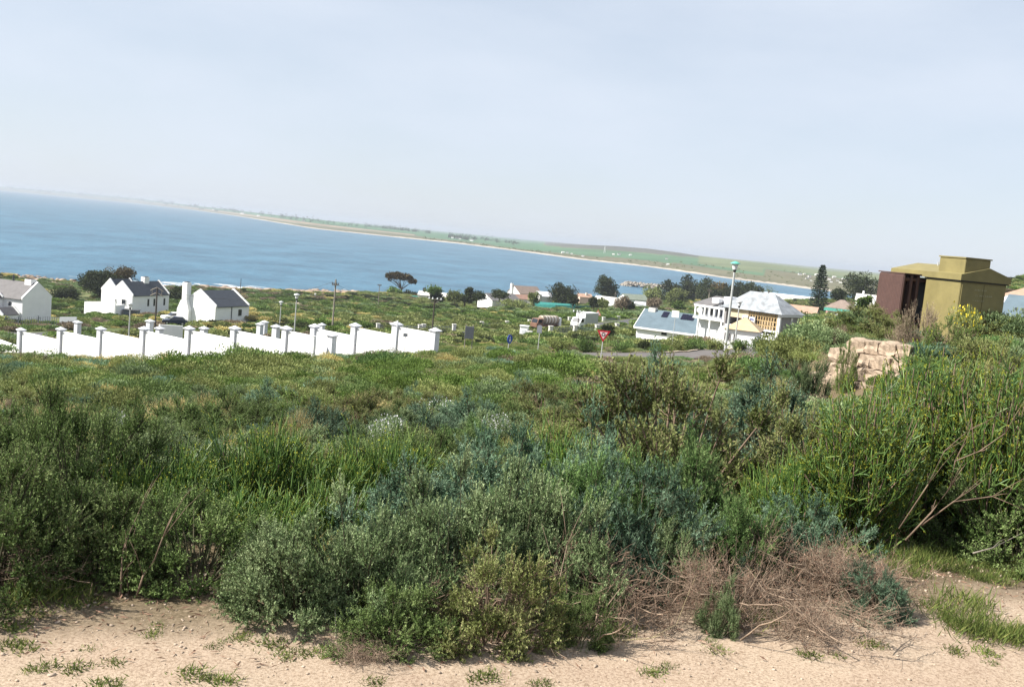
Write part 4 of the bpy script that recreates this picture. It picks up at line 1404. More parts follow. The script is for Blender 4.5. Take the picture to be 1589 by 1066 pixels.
def street_lamp(px, top, bot, Y, label, hood, scale=1.0, r_=0.07):
    p0, p1 = W(px, bot, Y), W(px, top, Y)
    h_ = p1.z - p0.z
    k = scale
    t = thing('street_lamp', label, 'street lamp', p0)
    MB().tube([(0, 0, -1.0), (0, 0, h_ * 0.45), (0, 0, h_ - 0.85 * k)], [r_ * 1.5, r_ * 1.25, r_], 12).build('post', M['galv'], t)
    MB().tube([(0, 0, h_ - 0.9 * k), (0, 0, h_ - 0.68 * k)], [0.09 * k, 0.15 * k], 12).build('collar', M['black'], t)
    MB().tube([(0, 0, h_ - 0.68 * k), (0, 0, h_ - 0.2 * k)], [0.17 * k, 0.27 * k], 16).build('diffuser', M['lampglass'], t)
    hd = MB()
    hd.tube([(0, 0, h_ - 0.2 * k), (0, 0, h_ - 0.12 * k), (0, 0, h_)], [0.42 * k, 0.36 * k, 0.1 * k], 16)
    hd.build('hood', M[hood], t)
    return t


street_lamp(1132, 404, 558, 80, 'tall grey street lamp with sea-green hood beside the side road', 'green_lamp', 1.0, 0.085)
# the post leans like every upright in the picture; foot sits at photo x 1123
bpy.data.objects['street_lamp'].location = W(1123.5, 558, 80)
for px, top, bot, Y, lab_ in ((457, 455, 512, 120, 'street lamp with pale blue head behind the long wall'), (200, 469, 519, 115, 'slim street lamp left of the creosoted pole'),
                              (434.5, 467, 498, 165, 'small street lamp in the scrub right of the cottage'), (488.5, 455, 470, 300, 'tiny street lamp by the sandy path'),
                              (1140, 465, 534, 108, 'slim galvanised lamp before the unfinished house'), (1297, 487, 508, 180, 'pale lamp head above the bushes left of the stone wall')):
    street_lamp(px, top, bot, Y, lab_, 'galv', 0.95, 0.06)


def sign_post(parent, h_, r_=0.035, m='galv', x=0.0, y=0.05):
    return MB().tube([(x, y, -0.8), (x, y, h_)], r_, 8).build('post', M[m], parent)


# yield sign at mini circle: inverted triangle, red border, ring of arrows
p0 = W(932.5, 557, 76)
hh = W(937, 513, 76).z - p0.z
t = thing('yield_sign', 'red-bordered inverted triangle road sign beside the side road', 'road sign', p0, R(-4))
sz = 1.05
sign_post(t, hh - 0.1, 0.04)


def tri(mb, s_, y0, y1, cz):
    return mb.prism([(-s_ / 2, cz + s_ * 0.289), (0, cz - s_ * 0.577), (s_ / 2, cz + s_ * 0.289)], 'y', y0, y1)


cz = hh - sz * 0.289
tri(MB(), sz, -0.03, 0.0, cz).build('border', M['signred'], t)
fc = tri(MB(), sz * 0.62, -0.036, -0.0305, cz).build('face', M['signpink'], t)
em = MB()
for k in range(3):
    a0 = R(90 + 120 * k)
    pts = []
    for j in range(7):
        a = a0 + R(-42 + 84 * j / 6)
        pts.append((math.cos(a) * 0.155, cz + math.sin(a) * 0.155))
    for j in range(6, -1, -1):
        a = a0 + R(-42 + 84 * j / 6)
        pts.append((math.cos(a) * 0.085, cz + math.sin(a) * 0.085))
    em.prism(pts, 'y', -0.041, -0.0365)
    a = a0 + R(42)
    tp = a0 + R(66)
    em.prism([(math.cos(a) * 0.185, cz + math.sin(a) * 0.185), (math.cos(tp) * 0.12, cz + math.sin(tp) * 0.12), (math.cos(a) * 0.055, cz + math.sin(a) * 0.055)], 'y', -0.0415, -0.0366)
em.build('circle_arrows', M['black'], t)
MB().prism([(math.cos(a) * 0.06, cz + math.sin(a) * 0.06) for a in [k * math.pi / 6 for k in range(12)]], 'y', -0.041, -0.0365).build('centre_dot', M['signwhite'], t)

# blue keep-left disc
p0 = W(789.5, 541, 74)
hh = W(790.5, 519, 74).z - p0.z
t = thing('blue_sign', 'round blue road sign with white arrow in the scrub', 'road sign', p0, R(58))
sign_post(t, hh - 0.1)
rr_, cz = 0.36, hh - 0.36
MB().prism([(math.cos(a) * rr_, cz + math.sin(a) * rr_) for a in [k * math.pi / 12 for k in range(24)]], 'y', -0.03, 0.0).build('disc', M['signblue'], t)
MB().prism([(0.05, cz + 0.22), (-0.03, cz + 0.22), (-0.03, cz - 0.05), (-0.13, cz - 0.05), (0.01, cz - 0.24), (0.15, cz - 0.05), (0.05, cz - 0.05)], 'y', -0.036, -0.0305).build('arrow', M['signwhite'], t)

# back of a large board on two posts
p0 = W(725.5, 546, 72)
hh = W(727.5, 504, 72).z - p0.z
t = thing('board_sign', 'back of a grey sign board on two pale posts', 'road sign', p0, R(6))
MB().cbox(-0.32, 0.34, -0.03, 0.02, hh - 1.05, hh - 0.12, 0.01).build('board', M['signback'], t)
for x in (-0.26, 0.28):
    sign_post(t, hh, 0.035, 'palepole', x, 0.06)

# small plate on thin pole in front of the shorter wall, and a plain pole beside it
p0 = W(627, 547, 75.5)
hh = W(628, 507, 75.5).z - p0.z
t = thing('plate_sign', 'small grey plate on thin pole in front of the shorter white wall', 'road sign', p0, R(-6))
sign_post(t, hh, 0.022, 'signback')
MB().cbox(-0.18, 0.18, -0.03, 0.0, hh - 0.78, hh - 0.52, 0.01).build('plate', M['signback'], t)
p0 = W(613.5, 545, 76)
hh = W(613, 497, 76).z - p0.z
t = thing('steel_post', 'bare grey steel post against the shorter white wall', 'post', p0)
MB().tube([(0, 0, -0.8), (0, 0, hh)], 0.05, 8).build('post', M['palegrey'], t)
MB().box(-0.02, 0.2, -0.02, 0.02, hh - 0.75, hh - 0.68).build('bracket', M['palegrey'], t)

# signs seen from behind near the road
for px, top, bot, Y, w_, h2, lab_, sh in ((836.5, 504, 541, 88, 0.5, 0.75, 'dark backed sign on a pale post right of the kiosk', 'dark'),
                                          (1045.5, 482, 529, 110, 0.85, 0.75, 'white square sign on thin post before the blue-grey roof', 'white'),
                                          (1082, 476, 530, 118, 0.75, 0.7, 'white octagonal sign left of the unfinished house', 'oct')):
    p0 = W(px - 2, bot, Y)
    hh = W(px, top, Y).z - p0.z
    t = thing('back_sign', lab_, 'road sign', p0, R(-28))
    sign_post(t, hh - 0.1, 0.035)
    m_ = M['signback'] if sh == 'dark' else M['signwhite']
    if sh == 'oct':
        MB().prism([(math.cos(a) * w_ / 2, hh - w_ / 2 + math.sin(a) * w_ / 2) for a in [R(22.5 + 45 * k) for k in range(8)]], 'y', -0.03, 0.0).build('plate', m_, t)
    elif sh == 'dark':
        MB().prism([(-w_ / 2, hh - 0.1), (0, hh), (w_ / 2, hh - 0.1), (w_ / 2, hh - h2), (-w_ / 2, hh - h2)], 'y', -0.03, 0.0).build('plate', m_, t)
    else:
        MB().cbox(-w_ / 2, w_ / 2, -0.03, 0.0, hh - h2, hh, 0.01).build('plate', m_, t)
# small warning triangles
for px, top, bot, Y, s_, lab_, mm in ((1269.5, 514, 534, 95, 0.75, 'small red-edged warning triangle by the scrub left of the stone wall', 'signpink'), (926.5, 480, 500, 205, 1.5, 'orange warning triangle behind the box truck', 'signpink')):
    p0 = W(px, bot, Y)
    hh = W(px, top, Y).z - p0.z
    t = thing('warning_sign', lab_, 'road sign', p0)
    sign_post(t, hh - 0.3, 0.035)
    c_ = hh - s_ * 0.577
    MB().prism([(-s_ / 2, c_ - s_ * 0.289), (s_ / 2, c_ - s_ * 0.289), (0, c_ + s_ * 0.577)], 'y', -0.03, 0).build('border', M['signred'] if Y < 100 else mat('orange_paint', (0.6, 0.2, 0.08), 0.5), t)
    MB().prism([(-s_ * .34, c_ - s_ * 0.2), (s_ * .34, c_ - s_ * 0.2), (0, c_ + s_ * 0.38)], 'y', -0.036, -0.0305).build('face', M[mm], t)

# overhead wires between the far poles
def wire(a, b, sag, label):
    a, b = Vector(a), Vector(b)
    pts = [a + (b - a) * k / 12 - Vector((0, 0, sag * 4 * (k / 12) * (1 - k / 12))) for k in range(13)]
    o = MB().tube([q - a for q in pts], 0.018, 4).build('overhead_wire', M['black'], None, a)
    tag(o, label, 'wire')


wire(W(241, 447, 150), W(516, 438, 150), 2.2, 'thin wire from creosoted pole to the weathered pole')
wire(W(516, 438, 150), W(671, 467, 165), 1.6, 'thin wire from weathered pole to the forked dark pole')

# ------------------------------------------------------------------ olive substation cabinet with brown radiators
YB = 28.0
p0 = W(1477, 535, YB)
A_ = R(50)
t = thing('substation', 'olive steel electrical cabinet with brown radiators and pitched lid above stone wall', 'electrical cabinet', p0, R(90) - A_ - math.atan2(p0.x, p0.y))
# local x: right-back along the shaded end, local y: left-back along the lit side
Wd, Ln, Hh = 1.6, 3.05, W(1490, 431, YB).z - p0.z
CL = 1.5
MB().cbox(0, Wd, 0, CL, -0.6, Hh, 0.02).build('cabin', M['olive'], t)
MB().cbox(0.35, Wd - 0.3, CL + 0.004, Ln - 0.25, -0.2, Hh - 0.12, 0.03).build('transformer_tank', M['darkgrey'], t)
lid = MB()
e = 0.07
lid.poly([(-e, -e, Hh - 0.07), (Wd + e, -e, Hh - 0.07), (Wd + e, Ln + e, Hh - 0.07), (-e, Ln + e, Hh - 0.07),
          (-e, -e, Hh + 0.10), (Wd + e, -e, Hh + 0.10), (Wd + e, Ln + e, Hh + 0.10), (-e, Ln + e, Hh + 0.10),
          (Wd * 0.55, -e, Hh + 0.34), (Wd * 0.55, Ln + e, Hh + 0.34)],
         [(3, 2, 1, 0), (0, 1, 5, 8, 4), (2, 3, 7, 9, 6), (1, 2, 6, 5), (3, 0, 4, 7), (4, 8, 9, 7), (8, 5, 6, 9)])
lo = lid.build('lid', M['olive'], t)
MB().box(-0.035, Wd + 0.035, -0.035, CL + 0.03, Hh - 0.11, Hh - 0.072).build('painted_lid_shadow', M['black'], lo)  # black band modelled in place of the shadow beneath the lid
MB().tube([(0.75, 2.0, Hh + 0.2), (0.75, 2.0, Hh + 0.42)], 0.02, 6).build('bolt', M['galv'], lo)
bx = MB().cbox(0.08, 0.95, 0.02, 1.12, Hh + 0.09, Hh + 0.56, 0.015).build('top_housing', M['olive'], t)
MB().box(0.055, 0.975, -0.005, 1.145, Hh + 0.562, Hh + 0.60).build('housing_lid', M['olive'], bx)
# doors on the end: hairline joints
for x in (0.05, Wd / 2 + 0.01):
    d = MB().box(x, x + Wd / 2 - 0.06, -0.022, -0.003, -0.2, Hh - 0.16).build('door', M['olive'], t)
MB().cbox(Wd / 2 + 0.05, Wd / 2 + 0.11, -0.06, -0.023, 0.55, 0.75, 0.01).build('handle', M['olive'], t)
# faded stencil lines on the end (unreadable strokes as in the photograph)
st = random.Random(4)
for zc, x0, n, hgt_ in ((Hh - 0.34, 0.50, 7, 0.055), (Hh - 0.50, 0.56, 9, 0.06), (Hh - 0.64, 0.48, 6, 0.045)):
    s = MB()
    x = x0
    for k in range(n):
        w_ = st.uniform(0.03, 0.055)
        s.box(x, x + 0.009, -0.0245, -0.0225, zc, zc + hgt_)
        if st.random() < 0.7:
            s.box(x + 0.0095, x + w_, -0.0245, -0.0225, zc + hgt_ * 0.42, zc + hgt_ * 0.6)
        x += w_ + 0.02
    s.build('stencil_line', M['stencil'], t)
# radiator panels hung off the lit side
for k, x in enumerate((-0.62, -0.36, -0.12)):
    y0, y1 = (1.66, 2.86)
    s = MB()
    s.cbox(x - 0.05, x + 0.05, y0, y1, 0.42, Hh - 0.05, 0.03)
    ro = s.build('radiator', M['radiator'], t)
    f_ = MB()
    nf = 16
    for j in range(nf):
        yy = y0 + 0.05 + (y1 - y0 - 0.1) * j / (nf - 1)
        f_.box(x - 0.054, x - 0.0505, yy - 0.03, yy + 0.03, 0.47, Hh - 0.12)
    f_.build('fins', M['radiator'], ro)
for z_ in (0.5, Hh - 0.2):
    MB().tube([(-0.62, 1.75, z_), (0.4, 1.75, z_)], 0.06, 10).build('header_pipe', M['radiator'], t)
    MB().tube([(-0.62, 2.65, z_), (0.4, 2.65, z_)], 0.06, 10).build('header_pipe', M['radiator'], t)
MB().box(-0.7, 0.5, 1.6, 2.92, 0.33, 0.40).build('tray', M['radiator'], t)
MB().box(-0.68, 0.3, 1.62, 2.9, Hh - 0.05 + 0.003, Hh - 0.015).build('radiator_cap', M['radiator'], t)
FOOT.append((p0.x + 0.4, p0.y + 1.9, 2.2))

# ------------------------------------------------------------------ dry-stacked retaining wall below the cabinet
w0, w1 = W(1278, 586, 25.6), W(1400, 590, 23.6)
d = Vector((w1.x - w0.x, w1.y - w0.y, 0))
t = thing('retaining_wall', 'stepped retaining wall of rough pinkish blocks below the olive cabinet', 'wall', w0, math.atan2(d.y, d.x))
r3 = np.random.default_rng(11)


def rough_block(sx, sy, sz_, seed):
    rr = np.random.default_rng(seed)
    n = 4
    pts = []
    faces = []
    s = MB()
    # subdivided box with jittered vertices
    import itertools
    g = {}
    V = []
    for i, j, k in itertools.product(range(n), repeat=3):
        if 0 < i < n - 1 and 0 < j < n - 1 and 0 < k < n - 1:
            continue
        u = np.array([i, j, k]) / (n - 1)
        edge = sum(1 for c in (i, j, k) if c in (0, n - 1))
        q = (u - 0.5)
        if edge >= 2:
            q = q * (0.97 if edge == 2 else 0.92)
        q = q * np.array([sx, sy, sz_]) + rr.normal(0, 0.024, 3) * (1 if edge < 3 else 0.6)
        g[(i, j, k)] = len(V)
        V.append(tuple(q + np.array([0, 0, sz_ / 2])))
    Fq = []
    for a in range(n - 1):
        for b in range(n - 1):
            for ax in range(3):
                for side in (0, n - 1):
                    def key(u_, v_):
                        c = [0, 0, 0]
                        c[ax] = side
                        o_ = [q for q in range(3) if q != ax]
                        c[o_[0]], c[o_[1]] = u_, v_
                        return g[tuple(c)]
                    f = (key(a, b), key(a + 1, b), key(a + 1, b + 1), key(a, b + 1))
                    Fq.append(f if side else f[::-1])
    me = bpy.data.meshes.new('block')
    me.from_pydata(V, [], Fq)
    me.materials.append(M['block'])
    me.update()
    return me


BLK = [rough_block(0.5, 0.42, 0.36, s_) for s_ in range(6)]
top_z = W(1335, 527, 25.2).z - w0.z
for c in range(4):
    nb = 5
    off = (0.26 if c % 2 else 0.0) + c * 0.16
    for k in range(nb if c else nb + 1):
        x = off + k * 0.475 - 0.1
        if c == 3 and k > 3:
            continue
        o = link('block', BLK[(c * 5 + k * 3) % 6], t, (x, c * 0.16 + r3.normal(0, 0.03), -0.25 + c * 0.355 + r3.normal(0, 0.012)), r3.normal(0, 0.06))
        o.scale = (r3.uniform(0.9, 1.06), 1, r3.uniform(0.93, 1.02))
FOOT.append((w0.x + d.x * 0.5, w0.y + d.y * 0.5, 1.3))


# ------------------------------------------------------------------ plant builders
def rdir(r, n):
    return norm(r.normal(size=(n, 3)))


def shrub_skeleton(r, Rad, H, n_main, flat=0.35):
    """main branches of a shrub fanning from its foot to a lumpy dome"""
    az = r.uniform(0, 2 * np.pi, n_main)
    el = np.arcsin(np.clip(r.uniform(flat * 0.2, 1, n_main), 0, 1))
    low_ = r.random(n_main) < 0.3
    el = np.where(low_, r.uniform(-0.02, 0.22, n_main), el)
    lob = 1 + 0.22 * np.sin(az * 3 + r.uniform(0, 6)) + 0.15 * np.sin(az * 5 + r.uniform(0, 6) + el * 4)
    k = lob * r.uniform(0.72, 1.08, n_main)
    tip = np.stack([np.cos(az) * np.cos(el) * Rad * k, np.sin(az) * np.cos(el) * Rad * k, 0.07 * H + np.sin(el) * H * 0.9 * k], -1)
    foot = np.stack([np.cos(az) * Rad * 0.1, np.sin(az) * Rad * 0.1, np.full(n_main, -0.05)], -1)
    mid = foot * 0.4 + tip * 0.5 + np.stack([np.zeros(n_main), np.zeros(n_main), 0.12 * H * np.ones(n_main)], -1) + r.normal(0, 0.05 * Rad, (n_main, 3))
    ts = np.linspace(0, 1, 6)[None, :, None]
    P = foot[:, None] * (1 - ts) ** 2 + 2 * mid[:, None] * ts * (1 - ts) + tip[:, None] * ts ** 2
    return P, tip


def sprigs_on(r, P, n, Rad, H, lo=0.35, length=(0.1, 0.22), up=0.5, out=0.7, rnd=0.5):
    m, k, _ = P.shape
    i = r.integers(0, m, n)
    t = r.uniform(lo, 1.0, n) ** 0.8 * (k - 1) * 0.999
    a = t.astype(int)
    f = (t - a)[:, None]
    S = P[i, a] * (1 - f) + P[i, np.minimum(a + 1, k - 1)] * f
    c = np.array([0, 0, 0.25 * H])
    D = norm(norm(S - c) * out + np.array([0, 0, up]) + r.normal(0, rnd, (n, 3)))
    Ln = r.uniform(*length, n)
    return S, D, Ln


def leafy_shrub(seed, Rad=0.55, H=0.7, n_main=46, n_sprig=850, per=24, leaf=(0.016, 0.007), length=(0.10, 0.22), up=0.5, spread=0.9, mats=None, lo=0.35, stemr=0.006, clump=0.085):
    """returns (stems mesh, foliage mesh): leafy sprigs bunched round the branch ends, hollow and dark between the bunches"""
    r = np.random.default_rng(seed)
    P, tip = shrub_skeleton(r, Rad, H, n_main)
    V1, F1 = tubes(P, np.linspace(stemr * 1.5, stemr * 0.5, P.shape[1])[None].repeat(n_main, 0), 4)
    i0 = r.integers(0, n_main, n_sprig)
    c0 = P[i0, -2] * 0.6 + P[i0, -1] * 0.4
    outw = norm(c0 - np.array([0, 0, 0.15 * H]))
    rnd_ = rdir(r, n_sprig)
    cs = (clump * r.uniform(0.7, 1.35, n_main))[i0]
    S = c0 + rnd_ * (cs * r.uniform(0.05, 0.75, n_sprig))[:, None]
    D = norm(outw * 0.75 + rnd_ * 0.8 + np.array([0, 0, up * 0.6]) + r.normal(0, 0.25, (n_sprig, 3)))
    Ln = r.uniform(*length, n_sprig)
    k_ = int(n_sprig * 0.15)
    S2, D2, L2 = sprigs_on(r, P, k_, Rad, H, lo, length, up)
    S[:k_], D[:k_], Ln[:k_] = S2, D2, L2
    S[:, 2] = np.maximum(S[:, 2], 0.015)
    E_ = S + D * Ln[:, None]
    V2, F2 = tubes(np.stack([S, S + D * Ln[:, None] * 0.5 + r.normal(0, 0.006, S.shape), E_], 1), np.tile(np.array([[stemr * 0.35, stemr * 0.28, stemr * 0.15]]), (n_sprig, 1)), 3)
    Vs, Fs, mi, va = join([(V1, F1, 0, 0.5), (V2, F2, 0, 0.5)])
    stems = mesh_np('stems', Vs, [Fs], [mats[0]], var=va)
    n = n_sprig * per
    t = np.tile(np.linspace(0.1, 1.0, per), n_sprig) + r.uniform(-0.03, 0.03, n)
    i = np.repeat(np.arange(n_sprig), per)
    base = S[i] + D[i] * (Ln[i] * t)[:, None]
    ld = norm(D[i] * r.uniform(0.2, 0.9, n)[:, None] + rdir(r, n) * spread + np.array([0, 0, 0.2]))
    sz = r.uniform(0.7, 1.25, n) * (1.15 - 0.35 * t)
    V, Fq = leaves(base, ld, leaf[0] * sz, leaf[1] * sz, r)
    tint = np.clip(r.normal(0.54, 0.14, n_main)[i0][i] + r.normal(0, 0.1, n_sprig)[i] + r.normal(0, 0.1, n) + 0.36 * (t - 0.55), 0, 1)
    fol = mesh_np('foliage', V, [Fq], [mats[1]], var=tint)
    return stems, fol


def pencil_shrub(seed, Rad=0.55, H=0.75, n_main=16, per=26, mats=None, fl=0.26, tipleaf=3, upright=1.0, rad=0.0042, high=(0.35, 0.72), wild=0.3):
    """succulent broom: woody branches forking into sheaves of upright pencil stems with yellowish tips"""
    r = np.random.default_rng(seed)
    az = r.uniform(0, 2 * np.pi, n_main)
    rr = np.sqrt(r.uniform(0.02, 1, n_main)) * Rad * 0.85
    tip = np.stack([np.cos(az) * rr, np.sin(az) * rr, H * r.uniform(*high, n_main) * (1.1 - 0.45 * (rr / Rad) ** 2)], -1)
    foot = np.stack([np.cos(az) * Rad * 0.1, np.sin(az) * Rad * 0.1, np.full(n_main, -0.05)], -1)
    ts = np.linspace(0, 1, 7)[None, :, None]
    mid = foot * 0.5 + tip * 0.5 + r.normal(0, 0.07, tip.shape) + np.array([0, 0, -0.08])
    P = foot[:, None] * (1 - ts) ** 2 + 2 * mid[:, None] * ts * (1 - ts) + tip[:, None] * ts ** 2 + r.normal(0, 0.006, (n_main, 7, 3))
    V1, F1 = tubes(P, np.linspace(0.011, 0.0045, 7)[None].repeat(n_main, 0) * r.uniform(0.6, 1.25, (n_main, 1)), 5)
    stems = mesh_np('woody_branches', V1, [F1], [mats[0]], var=np.full(len(F1), 0.5), smooth=True)
    n = n_main * per
    i = np.repeat(np.arange(n_main), per)
    t = r.uniform(0.4, 1.0, n)
    k = (t * 5.999).astype(int)
    S = P[i, k] + r.normal(0, 0.02, (n, 3))
    outw = norm(np.stack([S[:, 0], S[:, 1], np.zeros(n)], -1))
    D = norm(outw * r.uniform(0.0, 0.7, n)[:, None] + np.array([0, 0, upright]) + r.normal(0, wild, (n, 3)))
    Ln = r.uniform(0.4, 1.2, n) * fl * (H / 0.75)
    bend = outw * r.uniform(0, 0.05, n)[:, None] + r.normal(0, 0.02, (n, 3))
    tt = np.linspace(0, 1, 5)[None, :, None]
    Q = S[:, None] + D[:, None] * (Ln[:, None, None] * tt) + bend[:, None] * np.sin(tt * np.pi * 0.9)
    rad_ = np.array([0.9, 1.0, 0.95, 0.85, 0.5])[None] * rad * r.uniform(0.7, 1.25, (n, 1))
    V2, F2 = tubes(Q, rad_, 4)
    seg = len(F2) // n
    v2 = np.repeat(np.clip(r.normal(0.42, 0.2, n), 0, 1), seg)
    m = int(n * 1.5)
    j = r.integers(0, n, m)
    tq = r.uniform(0.3, 0.95, m)
    S2 = S[j] + D[j] * (Ln[j] * tq)[:, None] + bend[j] * np.sin(tq * np.pi * 0.9)[:, None]
    D2 = norm(D[j] + r.normal(0, wild * 1.6, (m, 3)) + np.array([0, 0, 0.3]))
    L2 = Ln[j] * r.uniform(0.25, 0.6, m)
    Q2 = S2[:, None] + D2[:, None] * (L2[:, None, None] * np.linspace(0, 1, 4)[None, :, None])
    V3, F3 = tubes(Q2, np.array([1.0, 0.95, 0.85, 0.5])[None] * rad * 0.85 * r.uniform(0.7, 1.2, (m, 1)), 4)
    v3 = np.repeat(np.clip(r.normal(0.58, 0.2, m), 0, 1), len(F3) // m)
    Vs, Fs, mi, va = join([(V2, F2, 0, v2), (V3, F3, 0, v3)])
    green = mesh_np('pencil_stems', Vs, [Fs], [mats[1]], var=va, smooth=True)
    E1 = np.concatenate([Q[:, -1], Q2[:, -1]])
    D1 = np.concatenate([D, D2])
    q = np.repeat(np.arange(len(E1)), tipleaf)
    V4, F4 = leaves(E1[q] - D1[q] * r.uniform(0, 0.03, len(q))[:, None], norm(D1[q] + rdir(r, len(q)) * 0.9), r.uniform(0.010, 0.024, len(q)), r.uniform(0.005, 0.010, len(q)), r)
    tips = mesh_np('shoot_tips', V4, [F4], [mats[2]], var=np.clip(r.normal(0.45, 0.25, len(F4)), 0, 1))
    return stems, green, tips


def brush_heap(seed, Rad=0.6, H=0.35, n_main=40, n_twig=1500, mats=None, leafn=2500):
    """dead cut brush: tangled brown twigs with shrivelled leaves"""
    r = np.random.default_rng(seed)
    c = np.stack([r.normal(0, Rad * 0.45, n_main), r.normal(0, Rad * 0.35, n_main), r.uniform(0.0, H, n_main) * 0.8], -1)
    d = norm(np.stack([r.normal(0, 1, n_main), r.normal(0, 0.6, n_main), r.normal(0.12, 0.28, n_main)], -1))
    ln = r.uniform(0.3, 0.95, n_main) * Rad
    ts = np.linspace(-0.5, 0.5, 6)[None, :, None]
    P = c[:, None] + d[:, None] * (ln[:, None, None] * ts) + np.cumsum(r.normal(0, 0.012, (n_main, 6, 3)), 1)
    P[..., 2] = np.abs(P[..., 2]) + 0.01
    V1, F1 = tubes(P, np.linspace(0.0048, 0.002, 6)[None].repeat(n_main, 0) * r.uniform(0.5, 1.5, (n_main, 1)), 4)
    i = r.integers(0, n_main, n_twig)
    k = r.integers(0, 6, n_twig)
    S = P[i, k] + r.normal(0, 0.02, (n_twig, 3))
    D = norm(d[i] * 0.6 + r.normal(0, 0.65, (n_twig, 3)) + np.array([0, 0, 0.18]))
    L2 = r.uniform(0.05, 0.22, n_twig)
    Q = S[:, None] + D[:, None] * (L2[:, None, None] * np.linspace(0, 1, 4)[None, :, None]) + np.cumsum(r.normal(0, 0.006, (n_twig, 4, 3)), 1)
    Q[..., 2] = np.abs(Q[..., 2]) + 0.004
    V2, F2 = tubes(Q, np.array([[0.0016, 0.0013, 0.0010, 0.0006]]).repeat(n_twig, 0) * r.uniform(0.7, 1.5, (n_twig, 1)), 3)
    Vs, Fs, mi, va = join([(V1, F1, 0, 0.5), (V2, F2, 0, 0.5)])
    tw = mesh_np('twigs', Vs, [Fs], [mats[0]], var=va)
    j = r.integers(0, n_twig, leafn)
    e = r.integers(1, 4, leafn)
    V3, F3 = leaves(Q[j, e], norm(D[j] + rdir(r, leafn)), r.uniform(0.008, 0.02, leafn), r.uniform(0.003, 0.007, leafn), r)
    lf = mesh_np('shrivelled_leaves', V3, [F3], [mats[1]], var=np.clip(r.normal(0.5, 0.22, leafn), 0, 1))
    return tw, lf


def grass_tuft(seed, n=70, H=0.16, spread=0.07, wid=0.006, mats=None, lean=0.6):
    r = np.random.default_rng(seed)
    S = np.stack([r.normal(0, spread, n), r.normal(0, spread, n), np.zeros(n)], -1)
    D = norm(np.stack([r.normal(0, lean, n), r.normal(0, lean, n), np.ones(n)], -1))
    return leaf_mesh('blades', S, D, r.uniform(0.4, 1.1, n) * H, wid, mats, r)


def leaf_mesh(name, S, D, ln, wd, m, r, mean=0.5):
    V, Fq = leaves(S, D, ln, wd, r)
    return mesh_np(name, V, [Fq], [m], var=np.clip(r.normal(mean, 0.2, len(Fq)), 0, 1))


def scrub_mesh(name, seed, Rad, H, n, leaf, m, stem_m, flowers=None, clumps=14, nstem=10, fm=None):
    """mid-distance shrub: leaf clumps in a lumpy dome, woody stems below; one mesh"""
    r = np.random.default_rng(seed)
    az = r.uniform(0, 2 * np.pi, clumps)
    rr = np.sqrt(r.uniform(0, 1, clumps)) * Rad * 0.72
    cc = np.stack([np.cos(az) * rr, np.sin(az) * rr, H * (0.35 + 0.42 * r.uniform(0.4, 1, clumps) * (1 - 0.55 * (rr / Rad) ** 2))], -1)
    cr = r.uniform(0.24, 0.46, clumps) * Rad
    i = r.integers(0, clumps, n)
    dd = rdir(r, n)
    dd[:, 2] = np.abs(dd[:, 2]) * np.where(r.random(n) < 0.8, 1, -0.6)
    k = r.uniform(0.35, 1, n) ** 0.5
    P = cc[i] + dd * (cr[i] * k)[:, None] * np.array([1, 1, min(1.0, H / Rad) * 0.95])
    P[:, 2] = np.maximum(P[:, 2], 0.02)
    D = norm(dd + np.array([0, 0, 0.7]) + r.normal(0, 0.5, (n, 3)))
    V, Fq = leaves(P, D, leaf[0] * r.uniform(0.6, 1.3, n), leaf[1] * r.uniform(0.6, 1.3, n), r)
    tint = np.clip(0.56 + r.normal(0, 0.14, clumps)[i] + r.normal(0, 0.13, n), 0, 1)
    az = r.uniform(0, 2 * np.pi, nstem)
    T = cc[r.integers(0, clumps, nstem)]
    Q = np.stack([np.zeros((nstem, 3)) - np.array([0, 0, 0.1]), T * 0.5 + r.normal(0, 0.04, (nstem, 3)), T], 1)
    V2, F2 = tubes(Q, np.array([[0.02, 0.014, 0.006]]).repeat(nstem, 0) * Rad / 0.6, 3)
    parts = [(V, Fq, 0, tint), (V2, F2, 1, 0.5)]
    mats = [m, stem_m]
    if flowers:
        nf, fs = flowers
        i = r.integers(0, clumps, nf)
        dd = rdir(r, nf)
        dd[:, 2] = np.abs(dd[:, 2])
        P = cc[i] + dd * (cr[i] * 1.04)[:, None]
        V3, F3 = leaves(P, norm(dd + r.normal(0, 0.6, (nf, 3))), fs, fs, r)
        parts.append((V3, F3, 2, r.uniform(0, 1, nf)))
        mats.append(fm)
    Vs, Fs, mi, va = join(parts)
    return mesh_np(name, Vs, [Fs], mats, mi, va)


